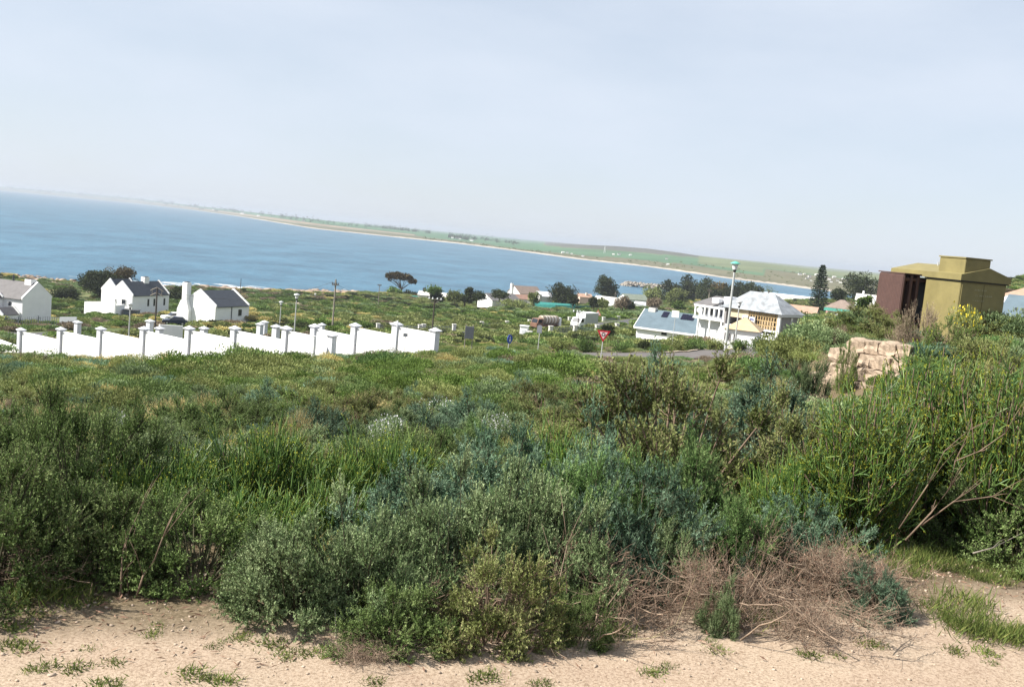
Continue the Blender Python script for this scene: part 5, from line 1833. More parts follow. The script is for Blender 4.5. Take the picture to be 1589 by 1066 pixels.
def tree(name, label, p, crowns, trunk, leaf, m, n=900, seed=0, lean=(0, 0), limbs=9, tr=0.25, cat='tree', group=None):
    """crowns: list of (x, y, z, rx, ry, rz); trunk: height where limbs start"""
    r = np.random.default_rng(seed)
    t = thing(name, label, cat, p, 0, group)
    cr = np.array(crowns, float)
    s = MB()
    top = Vector((lean[0], lean[1], trunk))
    s.tube([(0, 0, -1.0), (lean[0] * 0.4, lean[1] * 0.4, trunk * 0.5), top], [tr * 1.25, tr, tr * 0.8], 8)
    for k in range(limbs):
        c = cr[k % len(cr)]
        e = Vector(c[:3]) + Vector(r.normal(0, 0.45, 3) * c[3:])
        mdl = top.lerp(e, 0.5) + Vector(r.normal(0, 0.25, 3))
        s.tube([top, mdl, e], [tr * 0.6, tr * 0.38, tr * 0.15], 6)
    s.build('trunk', M['bark'], t)
    vol = cr[:, 3] * cr[:, 4] * cr[:, 5]
    # each crown is a cluster of small uneven clumps
    nc = max(10, int(len(cr) * 9))
    ci = r.choice(len(cr), nc, p=vol / vol.sum())
    u = rdir(r, nc) * (r.uniform(0.35, 1, (nc, 1)) ** 0.5)
    n = int(n * 2.2)
    cen = cr[ci, :3] + u * cr[ci, 3:] * 0.74
    crad = cr[ci, 3:] * r.uniform(0.32, 0.58, (nc, 1))
    i = r.integers(0, nc, n)
    dd = rdir(r, n)
    P = cen[i] + dd * crad[i] * (r.uniform(0.2, 1, (n, 1)) ** 0.45)
    D = norm(dd + r.normal(0, 0.7, (n, 3)) + np.array([0, 0, 0.2]))
    V, Fq = leaves(P, D, leaf[0] * r.uniform(0.6, 1.35, n), leaf[1] * r.uniform(0.6, 1.3, n), r)
    tint = np.clip(0.42 + r.normal(0, 0.16, nc)[i] + r.normal(0, 0.12, n), 0, 1)
    link('crown', mesh_np('crown', V, [Fq], [m], var=tint), t)
    return t


def scale_px(Y):
    return Y / F_PX


# ------------------------------------------------------------------ trees of the middle distance
def blob_tree(name, label, x0, x1, ytop, ybase, Y, m, seed, trunk=0.3, n=1000, lobes=6, group=None, leaf=None, flat=1.0, cat='tree'):
    """tree or bush filling the photograph box x0..x1, ytop..ybase at forward distance Y"""
    r = np.random.default_rng(seed)
    s = scale_px(Y)
    xm = (x0 + x1) / 2
    p = W(xm, ybase, Y)
    w_, h_ = (x1 - x0) * s, (ybase - ytop) * s
    cr = []
    for k in range(lobes):
        a = -1 + 2 * (k + 0.5) / lobes + r.uniform(-0.12, 0.12)
        rad = w_ * r.uniform(0.21, 0.32)
        low_ = k % 2 == 1
        zc = h_ * (trunk + (1 - trunk) * 0.55) + h_ * r.uniform(-0.2, 0.24) * (1 - 0.6 * abs(a))
        rz_ = min(h_ * (1 - trunk) * 0.42, rad * 0.9) * flat
        zc = min(zc, h_ - rz_ * 0.9)
        if low_:
            zc = h_ * trunk + rz_ * 0.75
        cr.append((a * (w_ / 2 - rad), r.uniform(-1, 1) * w_ * 0.22, zc, rad, rad, rz_))
    lf = leaf or (max(0.3, s * 2.6), max(0.2, s * 1.7))
    return tree(name, label, p, cr, h_ * max(0.12, trunk), lf, m, n, seed, tr=max(0.12, w_ * 0.025), group=group, cat=cat)


blob_tree('milkwood_tree', 'wide dark wind-clipped tree behind the double-gabled house', 124, 186, 421, 457, 262, L['darktree'], 21, 0.08, 4200, 13)
blob_tree('milkwood_tree', 'bronze-topped dark tree rising behind the double-gabled house roof', 158, 216, 416, 452, 268, L['bronze'], 22, 0.08, 4000, 12)
blob_tree('dark_bush', 'dark green rounded bush between the two left houses', 76, 124, 443, 470, 250, L['darktree'], 23, 0.05, 1500, 8, cat='bush')
blob_tree('dark_bush', 'low green bush left of the white yard wall', 88, 132, 462, 480, 240, L['olivegreen'], 24, 0.05, 900, 7, cat='bush')
blob_tree('dark_bush', 'dark bush between the cottage chimney and the double-gabled house', 256, 290, 444, 470, 260, L['darktree'], 25, 0.05, 900, 6, cat='bush')
# umbrella tree: flat leaning crown on bare forked limbs
s_ = scale_px(400)
p = W(622, 455, 400)
tree('umbrella_tree', 'wind-swept umbrella tree with bare forked limbs at the shore', p,
     [(-4.2, 0, 6.6, 2.6, 2.2, 1.4), (-2.2, 0, 7.2, 2.8, 2.3, 1.4), (0.2, 0, 7.0, 2.9, 2.4, 1.4), (2.4, 0, 6.1, 2.5, 2.2, 1.2), (4.2, 0, 5.2, 1.7, 1.6, 0.9), (-5.6, 0, 5.8, 1.3, 1.4, 1.1)],
     1.6, (0.8, 0.5), L['bronze'], 1500, 31, lean=(0.2, 0), limbs=14, tr=0.32)
blob_tree('shore_bush', 'bright green rounded bush under the umbrella tree', 595, 626, 444, 462, 392, L['bright'], 32, 0.05, 700, 6, cat='bush')
blob_tree('shore_bush', 'dark bush right of the umbrella tree trunk', 624, 652, 451, 463, 388, L['darktree'], 33, 0.05, 500, 5, cat='bush')
for k, (x0, x1, y0, y1, m_, l_) in enumerate(((656, 690, 443, 458, 'bright', 'green bush above the cream house roof'), (660, 692, 454, 466, 'darktree', 'dark bush in front of the cream house'),
                                              (690, 722, 451, 467, 'olivegreen', 'olive bush right of the cream house'), (718, 735, 447, 460, 'darktree', 'small upright dark bush on the shore line'),
                                              (722, 758, 452, 466, 'darktree', 'dark bush left of the flat-roofed house'), (758, 792, 451, 463, 'darktree', 'dark bush behind the pale tile-roofed house'),
                                              (700, 742, 458, 470, 'darktree', 'long dark hedge-like bush near the flat-roofed house'), (768, 826, 464, 478, 'olivegreen', 'broad green bush before the white shore houses'),
                                              (818, 838, 452, 470, 'olivegreen', 'upright green bush right of the brown-roofed house'), (878, 900, 457, 473, 'darktree', 'dark bush beside the pinkish house'),
                                              (912, 930, 461, 477, 'darktree', 'dark bush left of the low pale roof'), (924, 945, 464, 476, 'olivegreen', 'green bush before the low pale roof'),
                                              (950, 982, 460, 478, 'russet', 'brownish bush left of the breakwater house'), (966, 988, 467, 480, 'darktree', 'dark bush before the breakwater house'),
                                              (932, 956, 502, 522, 'darktree', 'very dark round bush behind the triangular sign'), (998, 1030, 462, 478, 'russet', 'brown shrub mass left of the dark grove'),
                                              (1036, 1066, 466, 480, 'bright', 'bright green bush below the dark grove'))):
    blob_tree('shore_bush', l_, x0, x1, y0, y1, 300 if k < 14 and k not in (7,) else 320 if k != 14 else 128, L[m_], 40 + k, 0.05, 650, 6, cat='bush')
blob_tree('round_tree', 'round dark tree above the green shade-cloth fence', 846, 899, 441, 476, 350, L['darktree'], 61, 0.1, 2200, 11)
blob_tree('tall_tree', 'tall dark tree with stacked crowns standing against the sea', 918, 961, 427, 470, 420, L['darktree'], 62, 0.2, 2400, 11)
for k, (x0, x1, y0, y1, m_, l_) in enumerate(((994, 1034, 441, 470, 'olivegreen', 'pale olive tree at the sea end of the grove'), (1018, 1066, 431, 474, 'darktree', 'dark gum tree near the sea end of the grove'),
                                              (1040, 1092, 427, 476, 'darktree', 'tallest dark gum tree of the grove'), (1068, 1116, 429, 478, 'darktree', 'dark gum tree behind the pale roof of the unfinished house'),
                                              (1096, 1138, 433, 474, 'bronze', 'brownish gum tree left of the tall street lamp'), (1118, 1164, 437, 474, 'darktree', 'dark gum tree right of the tall street lamp'),
                                              (1146, 1188, 439, 470, 'darktree', 'dark gum tree at the inland end of the grove'), (1028, 1070, 446, 480, 'olivegreen', 'low spreading tree in front of the dark grove'),
                                              (1084, 1128, 446, 480, 'darktree', 'low dark tree filling the middle of the grove'))):
    blob_tree('gum_tree', l_, x0, x1, y0, y1, 500 - 10 * k, L[m_], 70 + k, 0.08, 2200, 12)
blob_tree('round_tree', 'broad round grey-green tree left of the olive cabinet', 1300, 1368, 424, 472, 350, L['darktree'], 81, 0.15, 2600, 13)
blob_tree('garden_tree', 'dark garden tree right of the tall pine', 1284, 1316, 447, 470, 320, L['darktree'], 83, 0.1, 900, 7)
blob_tree('garden_bush', 'dark bushes between the factory and the unfinished house', 1212, 1256, 469, 482, 330, L['olivegreen'], 84, 0.05, 900, 7, cat='bush')
blob_tree('garden_tree', 'bright broad-leaved sapling left of the brown radiators', 1324, 1348, 456, 500, 140, L['bright'], 85, 0.3, 700, 7, leaf=(0.45, 0.25))
for k, (x0, x1, y0, y1, l_) in enumerate(((1228, 1262, 483, 500, 'green hedge bush below the salmon roof'), (1256, 1292, 487, 503, 'hedge bush at the foot of the tall pine'), (1286, 1325, 487, 505, 'hedge bush below the brown hipped roof'),
                                          (1320, 1362, 488, 510, 'tall hedge bush left of the radiators'))):
    blob_tree('hedge_bush', l_, x0, x1, y0, y1, 215 - 8 * k, L['olivegreen'], 90 + k, 0.03, 900, 7, cat='bush')


for k, (x0, x1, y0, y1, Y, m_, l_) in enumerate(((846, 892, 524, 545, 92, 'olivegreen', 'dark bush left of the yield sign post'), (885, 930, 523, 545, 92, 'saltbush', 'low dark bush just left of the yield sign'),
                                              (942, 990, 526, 548, 93, 'saltbush', 'bush beyond the side road right of the yield sign'), (980, 1028, 527, 550, 93, 'darktree', 'dark bush in front of the bungalow left end'),
                                              (1018, 1064, 527, 551, 93, 'olivegreen', 'green bush in front of the bungalow wall'), (1054, 1100, 524, 550, 94, 'saltbush', 'taller bush in front of the bungalow right end'),
                                              (1090, 1128, 524, 547, 96, 'olivegreen', 'bush left of the tall lamp foot'), (1128, 1166, 526, 545, 98, 'bright', 'bush before the pavilion, right of the tall lamp'),
                                              (1160, 1202, 526, 545, 100, 'bright', 'rounded bush at the foot of the unfinished house'), (1168, 1232, 534, 562, 66, 'saltbush', 'broad grey-green bush where the side road disappears'))):
    blob_tree('roadside_bush', l_, x0, x1, y0, y1, Y, L[m_], 140 + k, 0.02, 1500, 9, cat='bush', leaf=(0.16, 0.07))


def norfolk_pine():
    Y = 280
    p = W(1267, 492, Y)
    hh = W(1270, 412, Y).z - p.z
    t = thing('norfolk_pine', 'tall tiered conifer standing above the salmon roof', 'tree', p)
    MB().tube([(0, 0, -1), (0, 0, hh * 0.5), (0, 0, hh)], [0.32, 0.2, 0.04], 8).build('trunk', M['bark'], t)
    r = np.random.default_rng(5)
    S, D, Ln = [], [], []
    tiers = 24
    for k in range(tiers):
        f = k / (tiers - 1)
        z = hh * (0.10 + 0.89 * f)
        rad = 3.1 * (1 - f) ** 0.75 * r.uniform(0.8, 1.1) + 0.15
        nb = 11
        for j in range(nb):
            a = j * 2 * np.pi / nb + k * 0.7 + r.normal(0, 0.12)
            for q in np.linspace(0.15, 1, 9):
                for _ in range(3):
                    S.append((math.cos(a) * rad * q + r.normal(0, 0.12), math.sin(a) * rad * q + r.normal(0, 0.12), z + 0.10 * rad * q * q + r.normal(0, 0.08)))
                    D.append((math.cos(a) + r.normal(0, 0.5), math.sin(a) + r.normal(0, 0.5), 0.35 + r.normal(0, 0.2)))
                    Ln.append(r.uniform(0.35, 0.7))
    link('crown', leaf_mesh('crown', np.array(S), np.array(D), np.array(Ln), 0.22, L['pine'], r, 0.45), t)


norfolk_pine()


def palm(px, ytop, ybase, Y, label):
    p = W(px, ybase, Y)
    hh = W(px, ytop, Y).z - p.z
    t = thing('palm_tree', label, 'tree', p)
    MB().tube([(0, 0, -1), (0, 0, hh * 0.6)], [0.4, 0.32], 8).build('trunk', M['bark'], t)
    r = np.random.default_rng(8)
    S, D, Ln = [], [], []
    for k in range(26):
        a = r.uniform(0, 6.28)
        e = r.uniform(-0.3, 1.3)
        for q in np.linspace(0.1, 1, 9):
            L_ = hh * 0.42
            S.append((math.cos(a) * math.cos(e) * L_ * q, math.sin(a) * math.cos(e) * L_ * q, hh * 0.6 + math.sin(e) * L_ * q - 0.35 * L_ * q * q))
            D.append((math.cos(a) + r.normal(0, 0.7), math.sin(a) + r.normal(0, 0.7), r.normal(-0.1, 0.5)))
            Ln.append(r.uniform(0.5, 0.9))
    link('fronds', leaf_mesh('fronds', np.array(S), np.array(D), np.array(Ln), 0.2, L['olivegreen'], r, 0.55), t)


palm(1191, 438, 470, 430, 'feathery palm at the inland end of the dark grove')

# ------------------------------------------------------------------ shore: rocks, foam, breakwater, far houses and tree lines
def rocks_mesh(name, pts, sizes, m, seed, squash=0.55):
    """uneven boulders joined"""
    r = np.random.default_rng(seed)
    ico_v = []
    ph = (1 + 5 ** 0.5) / 2
    base = np.array([(-1, ph, 0), (1, ph, 0), (-1, -ph, 0), (1, -ph, 0), (0, -1, ph), (0, 1, ph), (0, -1, -ph), (0, 1, -ph), (ph, 0, -1), (ph, 0, 1), (-ph, 0, -1), (-ph, 0, 1)]) / 1.9
    tri_ = np.array([(0, 11, 5), (0, 5, 1), (0, 1, 7), (0, 7, 10), (0, 10, 11), (1, 5, 9), (5, 11, 4), (11, 10, 2), (10, 7, 6), (7, 1, 8), (3, 9, 4), (3, 4, 2), (3, 2, 6), (3, 6, 8), (3, 8, 9), (4, 9, 5), (2, 4, 11), (6, 2, 10), (8, 6, 7), (9, 8, 1)])
    V, Fc = [], []
    for k, (p_, s_) in enumerate(zip(pts, sizes)):
        v = base * r.uniform(0.7, 1.25, (12, 1)) * np.array([r.uniform(0.8, 1.6), r.uniform(0.8, 1.3), squash]) * s_
        a = r.uniform(0, 6.28)
        rot = np.array([[math.cos(a), -math.sin(a), 0], [math.sin(a), math.cos(a), 0], [0, 0, 1]])
        V.append(v @ rot.T + np.array(p_))
        Fc.append(tri_ + 12 * k)
    return mesh_np(name, np.concatenate(V), [np.concatenate(Fc)], [m])


r4 = np.random.default_rng(17)
pts, szs = [], []
for k in range(260):
    px = r4.uniform(290, 560) if k < 190 else r4.uniform(-40, 290)
    sh = np.interp(px, [0, 150, 300, 430, 600], [336, 338, 355, 374, 422])
    Y = sh * r4.uniform(0.955, 1.012)
    x = math.tan(az_of(px)) * Y
    pts.append((x, Y, max(gz(x, Y), -0.2) + 0.15))
    szs.append(r4.uniform(0.6, 2.0) * (1.0 if k < 190 else 0.6))
tag(link('shore_rocks', rocks_mesh('shore_rocks', pts, szs, M['rock'], 2)), 'broken orange-brown rocks along the waterline', None, None, 'stuff')
# breakwater: ridge of dumped stone
pts, szs = [], []
a, b = W(966, 447.5, 735), W(1040, 452, 735)
for k in range(420):
    f = r4.uniform(0, 1)
    q = a.lerp(b, f)
    w_ = r4.normal(0, 2.6)
    pts.append((q.x + r4.normal(0, 1), q.y + w_, max(0.0, 2.9 * min(1, f * 9 + 0.25) - abs(w_) * 0.45) + r4.uniform(-0.4, 0.4)))
    szs.append(r4.uniform(0.7, 1.4))
o = link('breakwater', rocks_mesh('breakwater', pts, szs, M['breakrock'], 3, 0.75))
tag(o, 'breakwater of dumped pale boulders reaching into the bay', 'breakwater')
# foam: broken lace sheets where the swell meets the rocks
V, Fc = [], []
for k in range(46):
    px = r4.uniform(225, 420) if k < 30 else r4.uniform(-30, 560)
    sh = np.interp(px, [0, 150, 300, 430, 600], [336, 338, 355, 374, 422])
    Y = sh * r4.uniform(1.003, 1.05)
    x = math.tan(az_of(px)) * Y
    n_ = 9
    ln, wd_ = r4.uniform(1, 6), r4.uniform(0.3, 1.3)
    o_ = len(V)
    for j in range(n_):
        a = j * 2 * math.pi / n_
        k_ = r4.uniform(0.5, 1.2)
        V.append((x + math.cos(a) * ln * k_, Y + math.sin(a) * wd_ * k_, 0.05 + 0.002 * (k % 9)))
    Fc.append(tuple(range(o_, o_ + n_)))
tag(link('sea_foam', mesh_np('sea_foam', np.array(V), [np.array(Fc)], [M['foam']])), 'white foam of small waves on the rocks', None, None, 'stuff')

# far settlement: small houses on the opposite shore
FARH = [(322, .35), (366, .35), (391, .3), (461, .5), (693, .45), (700, .5), (705, .42), (722, .4), (866, .18), (872, .2), (880, .17), (897, .12), (944, .33), (953, .36), (971, .38), (1027, .40), (1030, .14),
        (1236, .5), (1244, .55), (1252, .45), (1262, .6), (1248, .32), (1275, .5), (1282, .42), (1290, .55), (1296, .4), (1304, .52), (1312, .46), (1255, .25), (1286, .3), (1300, .28), (1316, .35)]
proto = None
for k, (px, t_) in enumerate(FARH):
    q = far_point(px, t_)
    s_ = q.y / F_PX
    w_ = s_ * r4.uniform(3.0, 5.5)
    me = MB()
    me.prism([(0, -0.6), (w_ * 0.6, -0.6), (w_ * 0.6, w_ * 0.32), (w_ * 0.3, w_ * 0.5), (0, w_ * 0.32)], 'x', 0, w_)
    o = me.build('far_house', M['white'] if k % 3 else M['offwhite'], None, q, r4.uniform(-0.4, 0.4))
    rf = MB().prism([(-0.1, w_ * 0.3), (w_ * 0.3, w_ * 0.51), (w_ * 0.6 + 0.1, w_ * 0.3), (w_ * 0.6 + 0.1, w_ * 0.34), (w_ * 0.3, w_ * 0.55), (-0.1, w_ * 0.34)], 'x', -0.1, w_ + 0.1)
    rf.build('roof', M['tileroof'] if k % 2 else M['offwhite'], o)
    tag(o, 'tiny pale house in the settlement on the opposite shore' if px > 1200 else 'tiny white farm building on the far shore fields', 'house', 'far houses in the town across the bay' if px > 1200 else 'far farm buildings across the bay')
# far mast on the green hill
q = far_point(932, 0.42)
t = thing('lattice_mast', 'faint pale lattice mast on the green hill across the bay', 'mast', q)
hh = W(933, 383, q.y).z - q.z + 2
mb = MB()
for dx, dy in ((-1, -1), (1, -1), (1, 1), (-1, 1)):
    mb.tube([(dx * 1.6, dy * 1.6, -1), (dx * 0.3, dy * 0.3, hh)], 0.28, 4)
for k in range(8):
    f, g_ = k / 8, (k + 1) / 8
    a_, b_ = 1.6 - 1.3 * f, 1.6 - 1.3 * g_
    mb.tube([(-a_, -a_, hh * f), (b_, -b_, hh * g_)], 0.16, 4)
mb.build('lattice', M['galv'], t)


def far_trees(name, label, spans, seed, n, m):
    r = np.random.default_rng(seed)
    P, D, Ln, Wd_ = [], [], [], []
    for _ in range(n):
        x0, x1, t0, t1, hpx = spans[r.integers(0, len(spans))]
        px = r.uniform(x0, x1)
        q = far_point(px, r.uniform(t0, t1))
        s_ = q.y / F_PX
        for k in range(14):
            P.append((q.x + r.normal(0, 1.5 * s_), q.y + r.normal(0, 2 * s_), q.z + abs(r.normal(0, 0.5)) * hpx * s_))
            D.append((r.normal(), r.normal(), r.normal() + 1.2))
            Ln.append(r.uniform(1.0, 1.9) * s_)
            Wd_.append(r.uniform(0.7, 1.3) * s_)
    tag(link(name, leaf_mesh(name, np.array(P), np.array(D), np.array(Ln), np.array(Wd_), m, r, 0.45)), label, None, None, 'stuff')


far_trees('far_tree_line', 'hazy lines of trees along the far shore', [(0, 330, .2, .9, 3), (0, 330, .2, .9, 3), (330, 560, .5, .95, 4), (560, 660, .85, 1, 4), (690, 800, .6, .98, 5), (690, 720, .45, .6, 4)], 5, 420, L['darktree'])
far_trees('far_scrub', 'dark scrub dots behind the far beach', [(640, 1260, .05, .16, 1.5), (640, 900, .05, .09, 1.0), (1000, 1350, .12, .4, 1.8), (1190, 1380, .2, .7, 2.2)], 6, 170, L['olivegreen'])


# ------------------------------------------------------------------ foreground scrub: every shrub its own object
def kind_parts(builder, names):
    return list(zip(names, builder))


SM = M['stem']
PROTO = {
    'salt0': (0.55, 0.62, kind_parts(leafy_shrub(101, 0.55, 0.62, 70, 1900, 24, (0.018, 0.0085), (0.06, 0.15), 1.0, 0.95, (M['darkstem'], L['saltbush']), 0.25), ('stems', 'foliage'))),
    'salt1': (0.55, 0.62, kind_parts(leafy_shrub(102, 0.55, 0.62, 60, 1750, 26, (0.018, 0.0085), (0.07, 0.20), 1.2, 0.95, (M['darkstem'], L['saltbush']), 0.25), ('stems', 'foliage'))),
    'grey0': (0.55, 0.55, kind_parts(leafy_shrub(103, 0.55, 0.55, 70, 1900, 24, (0.019, 0.0078), (0.06, 0.14), 0.9, 0.95, (M['darkstem'], L['greygreen']), 0.25), ('stems', 'foliage'))),
    'grey1': (0.55, 0.55, kind_parts(leafy_shrub(104, 0.55, 0.55, 70, 1900, 24, (0.020, 0.0075), (0.06, 0.15), 0.8, 0.95, (M['darkstem'], L['greygreen']), 0.25), ('stems', 'foliage'))),
    'blue0': (0.55, 0.55, kind_parts(leafy_shrub(105, 0.55, 0.55, 68, 1850, 24, (0.021, 0.0070), (0.06, 0.14), 0.45, 0.8, (M['darkstem'], L['bluegreen']), 0.25), ('stems', 'foliage'))),
    'needle0': (0.55, 0.55, kind_parts(leafy_shrub(106, 0.55, 0.55, 64, 1250, 34, (0.028, 0.0060), (0.07, 0.16), 0.35, 0.75, (M['darkstem'], L['needle']), 0.25), ('stems', 'foliage'))),
    'needle1': (0.55, 0.55, kind_parts(leafy_shrub(107, 0.55, 0.55, 64, 1250, 34, (0.027, 0.0060), (0.07, 0.15), 0.3, 0.75, (M['darkstem'], L['bluegreen']), 0.25), ('stems', 'foliage'))),
    'olive0': (0.55, 0.55, kind_parts(leafy_shrub(108, 0.55, 0.55, 68, 1850, 20, (0.021, 0.0095), (0.05, 0.13), 0.6, 0.95, (SM, L['olivegreen']), 0.25), ('stems', 'foliage'))),
    'bright0': (0.55, 0.50, kind_parts(leafy_shrub(109, 0.55, 0.50, 64, 1350, 20, (0.020, 0.0085), (0.05, 0.13), 0.7, 0.9, (SM, L['bright']), 0.25), ('stems', 'foliage'))),
    'dry0': (0.55, 0.50, kind_parts(leafy_shrub(110, 0.55, 0.50, 70, 1100, 13, (0.022, 0.007), (0.06, 0.2), 0.8, 0.8, (M['straw'], L['dry']), 0.25), ('stems', 'foliage'))),
    'russet0': (0.55, 0.48, kind_parts(leafy_shrub(111, 0.55, 0.48, 70, 1200, 11, (0.019, 0.007), (0.06, 0.18), 0.6, 0.9, (M['deadtwig'], L['russet']), 0.25), ('stems', 'foliage'))),
    'pencil0': (0.55, 0.75, kind_parts(pencil_shrub(120, 0.55, 0.75, 36, 24, (SM, L['euphorbia'], L['euphtip']), fl=0.28, tipleaf=2, rad=0.0046, wild=0.22), ('woody_branches', 'pencil_stems', 'shoot_tips'))),
    'pencil1': (0.55, 0.75, kind_parts(pencil_shrub(121, 0.55, 0.75, 34, 24, (SM, L['euphorbia'], L['euphtip']), fl=0.30, tipleaf=2, upright=1.2, rad=0.0046, wild=0.22), ('woody_branches', 'pencil_stems', 'shoot_tips'))),
    'pencilbig': (0.75, 1.05, kind_parts(pencil_shrub(122, 0.75, 1.05, 120, 18, (SM, L['euphorbia'], L['euphtip']), fl=0.17, tipleaf=6, upright=0.8, rad=0.0050, high=(0.4, 0.95), wild=0.42), ('woody_branches', 'pencil_stems', 'shoot_tips'))),
    'brush0': (0.60, 0.35, kind_parts(brush_heap(130, 0.6, 0.35, 60, 1900, (M['deadtwig'], L['deadleaf']), 7000), ('twigs', 'shrivelled_leaves'))),
    'brush2': (0.60, 0.35, kind_parts(brush_heap(132, 0.6, 0.35, 34, 420, (M['stem'], L['deadleaf']), 700), ('twigs', 'shrivelled_leaves'))),
    'brush3': (0.60, 0.35, kind_parts(brush_heap(133, 0.6, 0.35, 26, 240, (M['deadtwig'], L['deadleaf']), 400), ('twigs', 'shrivelled_leaves'))),
    'brush1': (0.60, 0.35, kind_parts(brush_heap(131, 0.6, 0.35, 60, 1300, (M['deadtwig'], L['deadleaf']), 2600), ('twigs', 'shrivelled_leaves'))),
}


def plant(kind, x, y, rad, hgt, rz, label, name, cat='shrub', group=None, sink=0.04):
    R0, H0, parts = PROTO[kind]
    t = thing(name, label, cat, (x, y, gz(x, y) - sink), rz, group, (rad / R0, rad / R0, hgt / H0))
    for nm, me in parts:
        link(nm, me, t)
    return t


def fg(kind, x0, x1, ytop, Y, label, name, wide=1.0, tall=1.0):
    xm = (x0 + x1) / 2
    x = W(xm, ytop + 80, Y).x
    z = gz(x, Y)
    top = W(xm, ytop, Y).z
    hgt = max(0.25, top - z) * tall
    rad = (x1 - x0) * scale_px(Y) / 2 * wide * 1.42
    return plant(kind, x, Y, rad, hgt, random.uniform(0, 6.28), label, name)


FG = [
    ('salt0', -130, 110, 690, 4.05, 'dark small-leaved bush filling the lower left corner'),
    ('salt1', 40, 200, 600, 5.2, 'tall upright small-leaved bush with tip sprays at the left, above the corner bush'),
    ('salt0', -90, 90, 625, 5.9, 'dull green bush at the left edge behind the corner bush'),
    ('salt0', 60, 240, 735, 4.3, 'shadowed small-leaved bush over bare brown stems at the left'),
    ('pencil0', 165, 325, 660, 5.2, 'pencil-stemmed shrub left of the main sheaf, mixed with grey leaves'),
    ('grey0', 150, 360, 672, 5.9, 'grey-green bush behind the leftmost pencil stems'),
    ('salt1', 220, 400, 760, 4.4, 'dark green bush with curved pale twigs left of centre'),
    ('pencil1', 310, 470, 640, 5.7, 'tall sheaf of green pencil stems left of centre'),
    ('pencil0', 420, 560, 655, 6.0, 'middle sheaf of upright pencil stems'),
    ('pencil1', 520, 660, 650, 6.2, 'right sheaf of upright pencil stems beside the white flowers'),
    ('pencil0', 330, 480, 725, 5.0, 'lower pencil-stemmed shrub in deep shade below the tall sheaf'),
    ('pencil1', 460, 600, 735, 5.3, 'pencil-stemmed shrub behind the low grey bush'),
    ('grey0', 375, 550, 800, 4.05, 'low rounded grey-green bush spilling onto the sand'),
    ('grey1', 480, 650, 782, 4.1, 'grey-green bush above the pile of pale sticks'),
    ('salt0', 545, 680, 890, 3.8, 'small green bush low against the sand left of centre'),
    ('blue0', 545, 730, 722, 5.0, 'blue-grey bush behind the low grey-green one'),
    ('grey1', 620, 800, 745, 4.4, 'pale grey-green leafy bush near the centre'),
    ('grey0', 720, 890, 722, 4.6, 'large dull green bush at the centre of the thicket'),
    ('olive0', 690, 840, 855, 3.95, 'low olive leaves in front of the central bush'),
    ('needle1', 680, 860, 672, 5.9, 'feathery blue-green bush below the white flowers'),
    ('needle0', 800, 960, 712, 5.0, 'feathery dark green bush right of centre'),
    ('pencil0', 830, 980, 632, 6.6, 'pencil-stemmed shrub standing above the feathery bushes'),
    ('blue0', 860, 1010, 665, 5.9, 'blue-grey spray of leaves amid the feathery bushes'),
    ('needle1', 890, 1080, 730, 4.9, 'feathery bush with drooping blue-green plumes'),
    ('olive0', 940, 1170, 592, 7.4, 'high yellow-grey rounded bush left of the blue-green shrub'),
    ('blue0', 960, 1090, 568, 10.5, 'grey bush crowning the high yellow-grey bush'),
    ('needle0', 990, 1170, 690, 5.6, 'dark feathery bush with deep shade beneath'),
    ('needle0', 1060, 1190, 765, 5.0, 'dark green feathery bush above the dead brush heap'),
    ('blue0', 1105, 1275, 582, 10.0, 'soft blue-green shrub left of the stone wall'),
    ('olive0', 1150, 1300, 645, 7.6, 'yellow-green low shrub under the blue-green one'),
    ('pencil1', 1170, 1300, 690, 6.4, 'open pencil-stemmed shrub left of the largest one'),
    ('needle1', 1155, 1310, 775, 5.3, 'low blue-green bush against the dead brush heap'),
    ('pencilbig', 1265, 1425, 578, 6.4, 'left half of the great pencil-stemmed thicket, dark inside'),
    ('pencilbig', 1370, 1540, 530, 7.0, 'great yellow-tipped pencil-stemmed shrub below the olive cabinet'),
    ('pencilbig', 1490, 1670, 540, 6.6, 'pencil-stemmed shrub cut by the right edge'),
    ('salt0', 1500, 1710, 716, 6.2, 'dark leafy shrub in shade at the right edge'),
    ('needle1', 1300, 1390, 905, 4.62, 'blue-green sprigs growing through the right end of the dead brush'),
    ('grey1', 1085, 1135, 945, 4.25, 'grey-green sprigs between the hollow and the dead brush'),
    ('salt1', 850, 930, 930, 4.05, 'green shoots left of the dark hollow'),
    ('grey0', 1000, 1090, 800, 4.8, 'shaded leaves behind the dark hollow'),
    ('grey1', 820, 960, 800, 4.5, 'green leafy bush over the snapped brown branches'),
]
NAMES = {'salt': 'small_leaved_shrub', 'grey': 'grey_green_shrub', 'blue': 'blue_green_shrub', 'need': 'feathery_shrub', 'oliv': 'olive_shrub', 'brig': 'green_shrub', 'penc': 'pencil_shrub', 'dry0': 'dry_shrub', 'russ': 'russet_shrub'}
for k_, x0, x1, yt, Y, lab_ in FG:
    fg(k_, x0, x1, yt, Y, lab_, NAMES[k_[:4]])
